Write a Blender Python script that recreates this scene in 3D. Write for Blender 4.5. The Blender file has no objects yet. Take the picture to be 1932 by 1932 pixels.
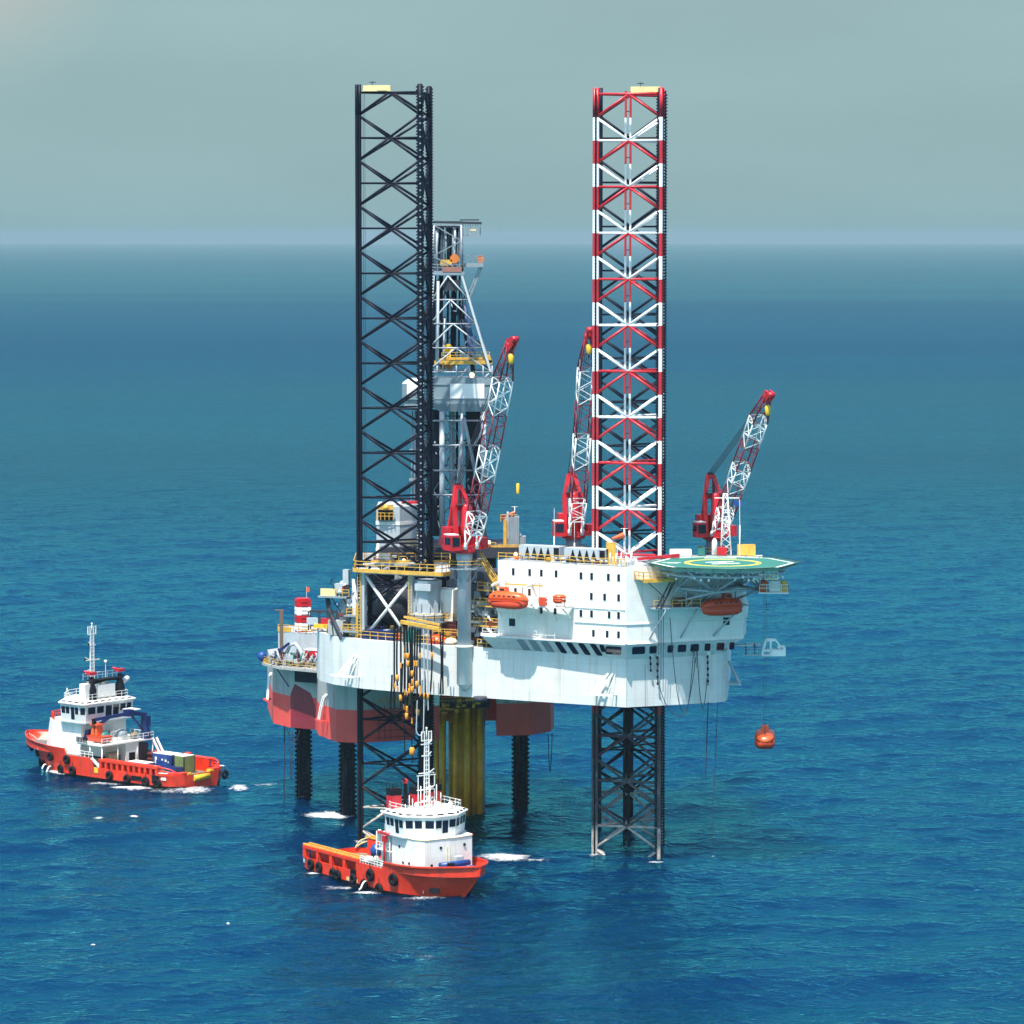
import bpy, math, random
from mathutils import Vector as V, Matrix
R = math.radians
random.seed(7)
scene = bpy.context.scene
COL = scene.collection
H = 90.0
F = 6700.0
PITCH = math.atan((966 - 443) / F)

# ---------------------------------------------------------------- planning helpers
def pt(u, v, Y):
    """world point seen at (u, v) of the photograph (1932 px wide) at the distance Y"""
    x = (u - 966) / F
    y = -(v - 966) / F
    dy = math.cos(PITCH) + y * math.sin(PITCH)
    dz = -math.sin(PITCH) + y * math.cos(PITCH)
    t = Y / dy
    return V((x * t, Y, H + dz * t))

def sea(u, v, z=0.0):
    y = -(v - 966) / F
    dy = math.cos(PITCH) + y * math.sin(PITCH)
    dz = -math.sin(PITCH) + y * math.cos(PITCH)
    return pt(u, v, (z - H) / dz * dy)

# ---------------------------------------------------------------- materials
MATS = {}
def mat(name, col, rough=0.5, metal=0.0, var=0.12, scale=0.6, streak=None, streak_amt=0.5, streak_scale=(1.2, 1.2, 0.12), emit=None, spec=0.5, plates=None):
    if name in MATS:
        return MATS[name]
    m = bpy.data.materials.new(name)
    m.use_nodes = True
    nt = m.node_tree
    b = nt.nodes['Principled BSDF']
    b.inputs['Roughness'].default_value = rough
    b.inputs['Metallic'].default_value = metal
    b.inputs['Specular IOR Level'].default_value = spec
    if emit:
        b.inputs['Emission Color'].default_value = (*emit[0], 1)
        b.inputs['Emission Strength'].default_value = emit[1]
    geo = nt.nodes.new('ShaderNodeNewGeometry')
    n = nt.nodes.new('ShaderNodeTexNoise')
    n.inputs['Scale'].default_value = scale
    n.inputs['Detail'].default_value = 5
    nt.links.new(geo.outputs['Position'], n.inputs['Vector'])
    mr = nt.nodes.new('ShaderNodeMapRange')
    mr.inputs[1].default_value = 0.3
    mr.inputs[2].default_value = 0.7
    mr.inputs[3].default_value = 1 - var
    mr.inputs[4].default_value = 1 + var * 0.6
    nt.links.new(n.outputs['Fac'], mr.inputs[0])
    mul = nt.nodes.new('ShaderNodeVectorMath')
    mul.operation = 'SCALE'
    mul.inputs[0].default_value = col
    nt.links.new(mr.outputs[0], mul.inputs['Scale'])
    out = mul.outputs[0]
    if streak:
        mp = nt.nodes.new('ShaderNodeMapping')
        mp.inputs['Scale'].default_value = streak_scale
        nt.links.new(geo.outputs['Position'], mp.inputs['Vector'])
        n2 = nt.nodes.new('ShaderNodeTexNoise')
        n2.inputs['Scale'].default_value = 1.0
        n2.inputs['Detail'].default_value = 6
        n2.inputs['Roughness'].default_value = 0.65
        nt.links.new(mp.outputs[0], n2.inputs['Vector'])
        mr2 = nt.nodes.new('ShaderNodeMapRange')
        mr2.inputs[1].default_value = 0.53
        mr2.inputs[2].default_value = 0.72
        mr2.inputs[3].default_value = 0
        mr2.inputs[4].default_value = streak_amt
        nt.links.new(n2.outputs['Fac'], mr2.inputs[0])
        mx = nt.nodes.new('ShaderNodeMix')
        mx.data_type = 'RGBA'
        nt.links.new(mr2.outputs[0], mx.inputs['Factor'])
        nt.links.new(out, mx.inputs[6])
        mx.inputs[7].default_value = (*streak, 1)
        out = mx.outputs[2]
    if plates:
        cmb = nt.nodes.new('ShaderNodeCombineXYZ'); sx_ = nt.nodes.new('ShaderNodeSeparateXYZ')
        nt.links.new(geo.outputs['Position'], sx_.inputs[0])
        dt = nt.nodes.new('ShaderNodeVectorMath'); dt.operation = 'DOT_PRODUCT'; dt.inputs[1].default_value = (1.0, -0.35, 0); nt.links.new(geo.outputs['Position'], dt.inputs[0])
        nt.links.new(dt.outputs['Value'], cmb.inputs[0]); nt.links.new(sx_.outputs['Z'], cmb.inputs[1])
        br_ = nt.nodes.new('ShaderNodeTexBrick'); br_.inputs['Scale'].default_value = 1.0
        br_.inputs['Brick Width'].default_value = plates[0]; br_.inputs['Row Height'].default_value = plates[1]; br_.inputs['Mortar Size'].default_value = 0.045; br_.inputs['Mortar Smooth'].default_value = 0.6
        br_.inputs['Color1'].default_value = (1, 1, 1, 1); br_.inputs['Color2'].default_value = (0.96, 0.965, 0.97, 1); br_.inputs['Mortar'].default_value = (0.84, 0.83, 0.81, 1)
        nt.links.new(cmb.outputs[0], br_.inputs['Vector'])
        mm = nt.nodes.new('ShaderNodeVectorMath'); mm.operation = 'MULTIPLY'; nt.links.new(out, mm.inputs[0]); nt.links.new(br_.outputs['Color'], mm.inputs[1]); out = mm.outputs[0]
    nt.links.new(out, b.inputs['Base Color'])
    MATS[name] = m
    return m

WHITE = mat('white_paint', (0.78, 0.77, 0.73), 0.45, var=0.08, plates=(4.4, 2.75), streak=(0.50, 0.38, 0.27), streak_amt=0.35, streak_scale=(1.3, 1.3, 0.1))
HULLW = mat('hull_white_paint', (0.66, 0.67, 0.65), 0.5, var=0.08, scale=0.25, plates=(5.2, 2.43), streak=(0.40, 0.31, 0.22), streak_amt=0.5, streak_scale=(1.1, 1.1, 0.06))
CLEANW = mat('clean_white_paint', (0.85, 0.85, 0.83), 0.45, var=0.05)
LGREY = mat('light_grey_paint', (0.40, 0.45, 0.49), 0.5, streak=(0.25, 0.20, 0.16), streak_amt=0.4)
GREY = mat('grey_paint', (0.24, 0.29, 0.33), 0.5, streak=(0.14, 0.11, 0.09), streak_amt=0.5)
DGREY = mat('dark_grey_steel', (0.035, 0.040, 0.055), 0.6, var=0.3, spec=0.3)
NAVY = mat('navy_black_steel', (0.005, 0.007, 0.020), 0.5, var=0.3, spec=0.2, streak=(0.04, 0.035, 0.035), streak_amt=0.3)
NAVYW = mat('weathered_dark_steel', (0.008, 0.008, 0.016), 0.6, var=0.4, spec=0.2, streak=(0.22, 0.18, 0.17), streak_amt=0.4)
WSTEEL = mat('weathered_grey_steel', (0.075, 0.07, 0.08), 0.65, var=0.4, scale=1.5, streak=(0.30, 0.27, 0.26), streak_amt=0.7, streak_scale=(1.3, 1.3, 0.4))
BONE = mat('bleached_steel', (0.42, 0.37, 0.34), 0.7, var=0.35, scale=2.0, streak=(0.05, 0.04, 0.045), streak_amt=0.9, streak_scale=(1.6, 1.6, 0.5))
PURPLE = mat('faded_red_steel', (0.10, 0.035, 0.055), 0.6, var=0.35, streak=(0.03, 0.025, 0.03), streak_amt=0.7)
RED = mat('red_paint', (0.50, 0.016, 0.028), 0.4, var=0.18, streak=(0.62, 0.14, 0.13), streak_amt=0.35)
CRANER = mat('crane_red_paint', (0.50, 0.012, 0.022), 0.35, var=0.15)
DRED = mat('dull_red_paint_or_shade', (0.20, 0.014, 0.028), 0.5, var=0.2)
ANTIF = mat('red_hull_paint', (0.76, 0.075, 0.06), 0.6, var=0.14, scale=0.25, streak=(0.45, 0.10, 0.08), streak_amt=0.45, streak_scale=(0.8, 0.8, 0.08))
BGREY = mat('weathered_grey_hull_paint', (0.36, 0.37, 0.36), 0.6, var=0.15, scale=0.25, streak=(0.16, 0.12, 0.09), streak_amt=0.75, streak_scale=(0.8, 0.8, 0.07))
ORANGE = mat('orange_hull_paint', (0.72, 0.036, 0.010), 0.4, var=0.16, scale=0.7, streak=(0.26, 0.045, 0.03), streak_amt=0.75, streak_scale=(0.9, 0.9, 0.16))
LBOAT = mat('lifeboat_orange', (0.74, 0.10, 0.02), 0.35, var=0.06)
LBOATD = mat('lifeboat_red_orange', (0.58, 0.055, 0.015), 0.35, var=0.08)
YEL = mat('yellow_paint', (0.62, 0.36, 0.055), 0.5, var=0.25, scale=1.2)
PALEY = mat('pale_yellow_panel', (0.72, 0.58, 0.28), 0.6, var=0.1)
YELP = mat('yellow_pipe_paint', (0.85, 0.36, 0.015), 0.5, var=0.2, streak=(0.17, 0.09, 0.05), streak_amt=0.8, streak_scale=(1.5, 1.5, 0.08))
YBRT = mat('bright_yellow_paint', (0.78, 0.48, 0.03), 0.4, var=0.1)
OFLOAT = mat('orange_float', (0.75, 0.30, 0.03), 0.5, var=0.15)
BLACK = mat('black_rubber', (0.006, 0.006, 0.010), 0.7, var=0.3, spec=0.2)
GLASS = mat('dark_window_glass', (0.010, 0.016, 0.030), 0.08, var=0.3)
GREEN = mat('green_deck_paint', (0.025, 0.17, 0.13), 0.6, var=0.2, scale=0.5, streak=(0.06, 0.20, 0.15), streak_amt=0.5, streak_scale=(0.4, 0.4, 0.4))
LINEW = mat('white_line_paint', (0.80, 0.82, 0.74), 0.6, var=0.1)
LINEY = mat('yellow_line_paint', (0.66, 0.62, 0.09), 0.6, var=0.1)
DECKG = mat('dark_deck_plate', (0.07, 0.08, 0.085), 0.7, var=0.4, scale=0.8, streak=(0.20, 0.13, 0.08), streak_amt=0.5, streak_scale=(0.6, 0.6, 0.6))
BDECK = mat('brown_work_deck', (0.24, 0.18, 0.11), 0.8, var=0.35, scale=0.9)
BLUE = mat('blue_paint', (0.012, 0.055, 0.24), 0.4, var=0.2, streak=(0.10, 0.18, 0.36), streak_amt=0.4)
NBLUE = mat('dark_blue_paint', (0.008, 0.018, 0.10), 0.4, var=0.2)
OLIVE = mat('olive_green_paint', (0.16, 0.22, 0.08), 0.6, var=0.25, streak=(0.14, 0.10, 0.05), streak_amt=0.5)
TEAL = mat('teal_green_paint', (0.02, 0.16, 0.14), 0.5, var=0.25)
RUST = mat('rusty_pipe', (0.16, 0.035, 0.03), 0.6, var=0.35)
SKIN = mat('skin_tone', (0.35, 0.2, 0.14), 0.6)
CLOTH = mat('dark_work_clothes', (0.03, 0.045, 0.09), 0.8)
LAMP = mat('lit_lamp_glass', (1.0, 0.7, 0.4), 0.4, emit=((1.0, 0.62, 0.28), 3.0))

# ---------------------------------------------------------------- mesh builder
class MB:
    DEF = None
    def __init__(s, material=None, M=None):
        s.v = []; s.f = []; s.mi = []; s.sm = []; s.mats = []; s.cur = 0; s.M = M or MB.DEF
        if material: s.use(material)
    def use(s, m):
        if m not in s.mats: s.mats.append(m)
        s.cur = s.mats.index(m)
        return s
    def add(s, vs, fs, smooth=False):
        o = len(s.v)
        for p in vs:
            p = V(p)
            s.v.append(s.M @ p if s.M else p)
        for f in fs:
            s.f.append([i + o for i in f]); s.mi.append(s.cur); s.sm.append(smooth)
        return s
    def box(s, c, d, rz=0.0, taper=1.0):
        c = V(c); x, y, z = d[0] / 2, d[1] / 2, d[2] / 2
        ca, sa = math.cos(rz), math.sin(rz)
        vs = []
        for sz, t in ((-z, 1.0), (z, taper)):
            for sx, sy in ((-x, -y), (x, -y), (x, y), (-x, y)):
                a, b = sx * t, sy * t
                vs.append(c + V((a * ca - b * sa, a * sa + b * ca, sz)))
        return s.add(vs, [(3, 2, 1, 0), (4, 5, 6, 7), (0, 1, 5, 4), (1, 2, 6, 5), (2, 3, 7, 6), (3, 0, 4, 7)])
    def tube(s, p, q, r, n=6, r2=None, smooth=True, cap=True):
        p, q = V(p), V(q)
        a = q - p
        if a.length < 1e-6: return s
        a.normalize()
        up = V((0, 0, 1)) if abs(a.z) < 0.9 else V((1, 0, 0))
        e = a.cross(up).normalized(); g = a.cross(e)
        r2 = r if r2 is None else r2
        vs = []
        for c, rr in ((p, r), (q, r2)):
            for i in range(n):
                t = 2 * math.pi * (i + 0.5) / n
                vs.append(c + e * (rr * math.cos(t)) + g * (rr * math.sin(t)))
        fs = [(i, (i + 1) % n, n + (i + 1) % n, n + i) for i in range(n)]
        o = s.add(vs, fs, smooth and n > 4)
        if cap:
            k = len(s.v) - 2 * n
            s.f.append([k + n - 1 - i for i in range(n)]); s.mi.append(s.cur); s.sm.append(False)
            s.f.append([k + n + i for i in range(n)]); s.mi.append(s.cur); s.sm.append(False)
        return s
    def bar(s, p, q, w, h=None, up=(0, 0, 1)):
        p, q = V(p), V(q); h = w if h is None else h
        a = (q - p).normalized(); up = V(up)
        if abs(a.dot(up)) > 0.95: up = V((1, 0, 0))
        e = a.cross(up).normalized(); g = e.cross(a)
        vs = []
        for c in (p, q):
            for sx, sy in ((-1, -1), (1, -1), (1, 1), (-1, 1)):
                vs.append(c + e * (sx * w / 2) + g * (sy * h / 2))
        return s.add(vs, [(3, 2, 1, 0), (4, 5, 6, 7), (0, 1, 5, 4), (1, 2, 6, 5), (2, 3, 7, 6), (3, 0, 4, 7)])
    def chain(s, pts, r, n=6):
        pts = [V(p) for p in pts]
        rings = []
        for i, p in enumerate(pts):
            a = (pts[min(i + 1, len(pts) - 1)] - pts[max(i - 1, 0)]).normalized()
            up = V((0, 1, 0)) if abs(a.y) < 0.9 else V((1, 0, 0))
            e = a.cross(up).normalized(); g = a.cross(e)
            rings.append([p + e * (r * math.cos(2 * math.pi * k / n)) + g * (r * math.sin(2 * math.pi * k / n)) for k in range(n)])
        vs = [p for ring in rings for p in ring]
        fs = [(i * n + k, i * n + (k + 1) % n, (i + 1) * n + (k + 1) % n, (i + 1) * n + k) for i in range(len(pts) - 1) for k in range(n)]
        return s.add(vs, fs, True)
    def prism(s, poly, z0, z1, top=True, bottom=True, poly1=None):
        poly1 = poly1 or poly
        n = len(poly)
        vs = [(x, y, z0) for x, y in poly] + [(x, y, z1) for x, y in poly1]
        fs = [(i, (i + 1) % n, n + (i + 1) % n, n + i) for i in range(n)]
        if bottom: fs.append(tuple(range(n - 1, -1, -1)))
        if top: fs.append(tuple(range(n, 2 * n)))
        return s.add(vs, fs)
    def lathe(s, c, prof, n=20, smooth=True):
        c = V(c); vs = []
        for r, z in prof:
            for i in range(n):
                t = 2 * math.pi * i / n
                vs.append(c + V((r * math.cos(t), r * math.sin(t), z)))
        k = len(prof)
        fs = [(j * n + i, j * n + (i + 1) % n, (j + 1) * n + (i + 1) % n, (j + 1) * n + i) for j in range(k - 1) for i in range(n)]
        fs.append(tuple(range(n - 1, -1, -1))); fs.append(tuple(range((k - 1) * n, k * n)))
        return s.add(vs, fs, smooth)
    def ball(s, c, r, n=10, sz=1.0):
        return s.lathe(c, [(max(0.02 * r, r * math.cos(t)), r * sz * math.sin(t)) for t in [math.pi * (i / 8 - 0.5) for i in range(9)]], n)
    def rail(s, pts, h=1.1, sp=1.6, r=0.05, mids=(0.55,), closed=False):
        pts = [V(p) for p in pts]
        if closed: pts.append(pts[0])
        for a, b in zip(pts, pts[1:]):
            L = (b - a).length
            n = max(1, int(L / sp + 0.5))
            for i in range(n + 1):
                p = a.lerp(b, i / n)
                s.tube(p, p + V((0, 0, h)), r, 4)
            for k in (1.0,) + tuple(mids):
                d = V((0, 0, h * k)); s.tube(a + d, b + d, r, 4)
        return s
    def panel(s, o, ex, ey, thick, n=None):
        """a thin box on a face: corner o, edges ex, ey, standing thick proud of it"""
        o, ex, ey = V(o), V(ex), V(ey)
        n = (ex.cross(ey).normalized() if n is None else V(n)) * thick
        vs = [o, o + ex, o + ex + ey, o + ey]
        vs += [p + n for p in vs]
        return s.add(vs, [(3, 2, 1, 0), (4, 5, 6, 7), (0, 1, 5, 4), (1, 2, 6, 5), (2, 3, 7, 6), (3, 0, 4, 7)])
    def build(s, name, parent=None, top=None):
        me = bpy.data.meshes.new(name)
        org = V((0, 0, 0))
        if parent is not None: org = ORG.get(parent.name, org)
        elif top is not None: org = V(top)
        me.from_pydata([tuple(p - org) for p in s.v], [], s.f)
        for m in s.mats: me.materials.append(m)
        me.polygons.foreach_set('material_index', s.mi)
        me.polygons.foreach_set('use_smooth', s.sm)
        me.update()
        import bmesh
        bm = bmesh.new(); bm.from_mesh(me)
        bmesh.ops.recalc_face_normals(bm, faces=bm.faces)
        bm.to_mesh(me); bm.free()
        o = bpy.data.objects.new(name, me)
        COL.objects.link(o)
        if parent is not None: o.parent = parent
        else: o.location = org
        ORG[o.name] = org
        return o
ORG = {}

def tag(o, label, cat, group=None, kind=None):
    if kind: o['kind'] = kind
    if label: o['label'] = label
    if cat: o['category'] = cat
    if group: o['group'] = group
    return o

def thing(name, label, cat, loc, rz=0.0, group=None, local=False):
    o = bpy.data.objects.new(name, None)
    COL.objects.link(o)
    o.empty_display_size = 0.5
    o.location = loc
    o.rotation_euler = (0, 0, rz)
    ORG[o.name] = V((0, 0, 0)) if local else V(loc)
    return tag(o, label, cat, group)

def line(a, b, t):
    return V(a).lerp(V(b), t)

def lattice(mb, a0, a1, wid0, wid1, side, nrm, n, rc=0.09, rl=0.05, faces=4):
    """square lattice column from a0 to a1"""
    a0, a1, side, nrm = V(a0), V(a1), V(side), V(nrm)
    rings = []
    for i in range(n + 1):
        t = i / n; c = a0.lerp(a1, t); w = wid0[0] + (wid1[0] - wid0[0]) * t; d = wid0[1] + (wid1[1] - wid0[1]) * t
        rings.append([c + side * (sx * w / 2) + nrm * (sy * d / 2) for sx, sy in ((-1, -1), (1, -1), (1, 1), (-1, 1))])
    for k in range(4):
        mb.tube(rings[0][k], rings[-1][k], rc, 5)
    for i in range(n):
        for k in range(4):
            j = (k + 1) % 4
            if (i + k) % 2: mb.tube(rings[i][k], rings[i + 1][j], rl, 4)
            else: mb.tube(rings[i][j], rings[i + 1][k], rl, 4)
    for i in (0, n):
        for k in range(4): mb.tube(rings[i][k], rings[i][(k + 1) % 4], rl * 1.3, 4)
    return rings
# ================================================================ camera, light, sky, sea, haze
cd = bpy.data.cameras.new('camera')
cam = bpy.data.objects.new('camera', cd)
COL.objects.link(cam)
cam.location = (0, 0, H)
cam.rotation_euler = (R(90) - PITCH, 0, 0)
cd.sensor_width = 36
cd.lens = 36 * F / 1932
cd.clip_start = 1
cd.clip_end = 120000
scene.camera = cam
scene.view_settings.view_transform = 'Standard'
scene.view_settings.look = 'None'
scene.view_settings.gamma = 1
scene.view_settings.exposure = 0.66
SUN_AZ = V((-0.36, -0.93, 0)).normalized()
SUN_EL = R(65)
sd = bpy.data.lights.new('sun', 'SUN')
sd.energy = 5.0
sd.angle = R(0.5)
sd.color = (1.0, 0.94, 0.84)
so = bpy.data.objects.new('sun', sd)
COL.objects.link(so)
to_sun = SUN_AZ * math.cos(SUN_EL) + V((0, 0, math.sin(SUN_EL)))
so.rotation_euler = to_sun.to_track_quat('Z', 'Y').to_euler()
so.location = (-60, 300, 300)

w = bpy.data.worlds.new('World')
scene.world = w
w.use_nodes = True
nt = w.node_tree
bg = nt.nodes['Background']
sky = nt.nodes.new('ShaderNodeTexSky')
sky.sky_type = 'NISHITA'
sky.sun_disc = False
sky.sun_elevation = SUN_EL
sky.sun_rotation = math.atan2(SUN_AZ.x, SUN_AZ.y)
sky.air_density = 1.0
sky.dust_density = 1.2
sky.ozone_density = 3.0
tint = nt.nodes.new('ShaderNodeVectorMath')
tint.operation = 'MULTIPLY'
nt.links.new(sky.outputs[0], tint.inputs[0])
tcz = nt.nodes.new('ShaderNodeTexCoord')
sxyz = nt.nodes.new('ShaderNodeSeparateXYZ')
nt.links.new(tcz.outputs['Generated'], sxyz.inputs[0])
skr = nt.nodes.new('ShaderNodeValToRGB')
el = skr.color_ramp.elements
el[1].position = 1.0; el[1].color = (1.0, 1.0, 0.95, 1)
el[0].position = 0.0; el[0].color = (0.70, 1.0, 1.18, 1)
e_ = el.new(0.012); e_.color = (0.72, 1.01, 1.20, 1)
e_ = el.new(0.022); e_.color = (0.64, 0.89, 1.06, 1)
e_ = el.new(0.036); e_.color = (0.58, 0.78, 0.92, 1)
for ps, cl in ((0.07, (0.59, 0.70, 0.74, 1)), (0.2, (1.0, 1.0, 0.97, 1)), (0.5, (1.0, 1.0, 0.95, 1))):
    e_ = el.new(ps); e_.color = cl
nt.links.new(sxyz.outputs['Z'], skr.inputs[0])
up = nt.nodes.new('ShaderNodeMapRange')
up.inputs[1].default_value = 0.12; up.inputs[2].default_value = 0.75; up.inputs[3].default_value = 1.0; up.inputs[4].default_value = 2.5
nt.links.new(sxyz.outputs['Z'], up.inputs[0])
brt = nt.nodes.new('ShaderNodeVectorMath'); brt.operation = 'SCALE'
nt.links.new(skr.outputs[0], brt.inputs[0]); nt.links.new(up.outputs[0], brt.inputs['Scale'])
nt.links.new(brt.outputs[0], tint.inputs[1])
# thin warm cloud bank drifting in at the upper left of the view
tc = nt.nodes.new('ShaderNodeTexCoord')
mp = nt.nodes.new('ShaderNodeMapping')
mp.inputs['Scale'].default_value = (9, 9, 22)
nt.links.new(tc.outputs['Generated'], mp.inputs['Vector'])
cn = nt.nodes.new('ShaderNodeTexNoise')
cn.inputs['Scale'].default_value = 1.0
cn.inputs['Detail'].default_value = 4
nt.links.new(mp.outputs[0], cn.inputs['Vector'])
dist = nt.nodes.new('ShaderNodeVectorMath')
dist.operation = 'DISTANCE'
nt.links.new(tc.outputs['Generated'], dist.inputs[0])
cdir = V((-0.145, 0.985, 0.078)).normalized()
dist.inputs[1].default_value = cdir
m1 = nt.nodes.new('ShaderNodeMapRange')
m1.interpolation_type = 'SMOOTHSTEP'
m1.inputs[1].default_value = 0.045
m1.inputs[2].default_value = 0.0
nt.links.new(dist.outputs['Value'], m1.inputs[0])
m2 = nt.nodes.new('ShaderNodeMath')
m2.operation = 'MULTIPLY'
nt.links.new(m1.outputs[0], m2.inputs[0])
nt.links.new(cn.outputs['Fac'], m2.inputs[1])
m3 = nt.nodes.new('ShaderNodeMix')
m3.data_type = 'RGBA'
m3.inputs[7].default_value = (4.6, 4.4, 4.1, 1)
nt.links.new(m2.outputs[0], m3.inputs['Factor'])
# hazy air low over the sea: the lowest few degrees of sky
lo = nt.nodes.new('ShaderNodeValToRGB')
le = lo.color_ramp.elements
le[0].position = 0.0; le[0].color = (0.240, 0.410, 0.445, 1)
le[1].position = 0.07; le[1].color = (0.328, 0.485, 0.503, 1)
for ps_, cl_ in ((0.006, (0.285, 0.443, 0.467, 1)), (0.022, (0.303, 0.460, 0.483, 1)), (0.045, (0.318, 0.478, 0.497, 1))):
    e_ = le.new(ps_); e_.color = cl_
nt.links.new(sxyz.outputs['Z'], lo.inputs[0])
los = nt.nodes.new('ShaderNodeVectorMath'); los.operation = 'SCALE'; los.inputs['Scale'].default_value = 7.72
nt.links.new(lo.outputs[0], los.inputs[0])
lf = nt.nodes.new('ShaderNodeMapRange'); lf.interpolation_type = 'SMOOTHSTEP'; lf.inputs[1].default_value = 0.07; lf.inputs[2].default_value = 0.16
nt.links.new(sxyz.outputs['Z'], lf.inputs[0])
lm = nt.nodes.new('ShaderNodeMix'); lm.data_type = 'RGBA'
nt.links.new(lf.outputs[0], lm.inputs['Factor']); nt.links.new(los.outputs[0], lm.inputs[6]); nt.links.new(tint.outputs[0], lm.inputs[7])
nt.links.new(lm.outputs[2], m3.inputs[6])
cv = nt.nodes.new('ShaderNodeMapRange')
cv.inputs[1].default_value = 0.3; cv.inputs[2].default_value = 0.7; cv.inputs[3].default_value = 0.95; cv.inputs[4].default_value = 1.05
mp2 = nt.nodes.new('ShaderNodeMapping'); mp2.inputs['Scale'].default_value = (7, 7, 30); nt.links.new(tc.outputs['Generated'], mp2.inputs['Vector'])
cn2 = nt.nodes.new('ShaderNodeTexNoise'); cn2.inputs['Scale'].default_value = 1.0; cn2.inputs['Detail'].default_value = 5; nt.links.new(mp2.outputs[0], cn2.inputs['Vector'])
nt.links.new(cn2.outputs['Fac'], cv.inputs[0])
cs2 = nt.nodes.new('ShaderNodeVectorMath'); cs2.operation = 'SCALE'; nt.links.new(m3.outputs[2], cs2.inputs[0]); nt.links.new(cv.outputs[0], cs2.inputs['Scale'])
nt.links.new(cs2.outputs[0], bg.inputs['Color'])
bg.inputs['Strength'].default_value = 0.082

# ---- sea
def sea_material():
    m = bpy.data.materials.new('sea_water')
    m.use_nodes = True
    nt = m.node_tree
    nt.nodes.remove(nt.nodes['Principled BSDF'])
    dif = nt.nodes.new('ShaderNodeSubsurfaceScattering')
    dif.falloff = 'BURLEY'
    dif.inputs['Scale'].default_value = 1.0
    dif.inputs['Radius'].default_value = (2.0, 9.0, 14.0)
    glo = nt.nodes.new('ShaderNodeBsdfGlossy')
    fre = nt.nodes.new('ShaderNodeFresnel')
    mix = nt.nodes.new('ShaderNodeMixShader')
    fre.inputs['IOR'].default_value = 1.33
    nt.links.new(dif.outputs[0], mix.inputs[1]); nt.links.new(glo.outputs[0], mix.inputs[2])
    nt.links.new(mix.outputs[0], nt.nodes['Material Output'].inputs['Surface'])
    geo = nt.nodes.new('ShaderNodeNewGeometry')
    def noise(scale, detail, rough=0.55, stretch=(1, 1, 1), dist=0.0):
        mp = nt.nodes.new('ShaderNodeMapping')
        mp.inputs['Scale'].default_value = stretch
        mp.inputs['Rotation'].default_value = (0, 0, R(12))
        nt.links.new(geo.outputs['Position'], mp.inputs['Vector'])
        n = nt.nodes.new('ShaderNodeTexNoise')
        n.inputs['Scale'].default_value = scale
        n.inputs['Detail'].default_value = detail
        n.inputs['Roughness'].default_value = rough
        n.inputs['Distortion'].default_value = dist
        nt.links.new(mp.outputs[0], n.inputs['Vector'])
        return n.outputs['Fac']
    def math_(op, a, bv):
        n = nt.nodes.new('ShaderNodeMath'); n.operation = op
        for k, x in enumerate((a, bv)):
            if isinstance(x, float): n.inputs[k].default_value = x
            else: nt.links.new(x, n.inputs[k])
        return n.outputs[0]
    # waves: swell, chop, ripples (heights in metres)
    hgt = math_('MULTIPLY', noise(0.085, 2, stretch=(0.85, 1.1, 1)), 0.5)
    hgt = math_('ADD', hgt, math_('MULTIPLY', noise(0.30, 3, 0.55, (0.85, 1.1, 1), 1.0), 0.5))
    hgt = math_('ADD', hgt, math_('MULTIPLY', noise(1.2, 3, 0.6, (0.9, 1.1, 1), 0.5), 0.10))
    bump = nt.nodes.new('ShaderNodeBump')
    bump.inputs['Strength'].default_value = 1.0
    bump.inputs['Distance'].default_value = 1.0
    nt.links.new(hgt, bump.inputs['Height'])
    for nd in (dif, glo, fre): nt.links.new(bump.outputs[0], nd.inputs['Normal'])
    fc = math_('MULTIPLY', fre.outputs[0], 1.0)
    nt.links.new(fc, mix.inputs[0])
    # water body colour: broad patches of bluer and greener water
    big = noise(0.0016, 3, 0.5, (0.35, 1.0, 1))
    mid = noise(0.018, 3, 0.6, (0.5, 1.2, 1))
    mixf = math_('ADD', math_('MULTIPLY', big, 0.75), math_('MULTIPLY', mid, 0.25))
    ramp = nt.nodes.new('ShaderNodeValToRGB')
    ramp.color_ramp.elements[0].position = 0.36
    ramp.color_ramp.elements[0].color = (0.0001, 0.012, 0.055, 1)
    ramp.color_ramp.elements[1].position = 0.64
    ramp.color_ramp.elements[1].color = (0.0001, 0.026, 0.064, 1)
    nt.links.new(mixf, ramp.inputs[0])
    nt.links.new(ramp.outputs[0], dif.inputs['Color'])
    rr = nt.nodes.new('ShaderNodeMapRange')
    rr.inputs[1].default_value = 0.3; rr.inputs[2].default_value = 0.7
    rr.inputs[3].default_value = 0.04; rr.inputs[4].default_value = 0.10
    nt.links.new(mid, rr.inputs[0])
    nt.links.new(rr.outputs[0], glo.inputs['Roughness'])
    # distant cloud shadow painted into the gloss colour, edges broken by noise
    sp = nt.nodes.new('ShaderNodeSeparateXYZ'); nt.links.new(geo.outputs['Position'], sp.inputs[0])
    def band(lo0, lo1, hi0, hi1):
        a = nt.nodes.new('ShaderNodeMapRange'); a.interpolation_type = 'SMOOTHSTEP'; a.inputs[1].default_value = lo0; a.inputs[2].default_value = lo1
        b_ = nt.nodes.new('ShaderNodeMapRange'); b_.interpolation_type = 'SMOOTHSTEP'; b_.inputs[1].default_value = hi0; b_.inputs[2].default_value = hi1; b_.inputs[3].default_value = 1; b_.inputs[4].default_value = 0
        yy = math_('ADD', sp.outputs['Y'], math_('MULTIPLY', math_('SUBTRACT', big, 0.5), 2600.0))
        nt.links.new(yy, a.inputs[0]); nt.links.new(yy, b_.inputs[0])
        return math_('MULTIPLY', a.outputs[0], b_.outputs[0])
    cloud_shade = band(1500.0, 2700.0, 3300.0, 6500.0)
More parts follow.
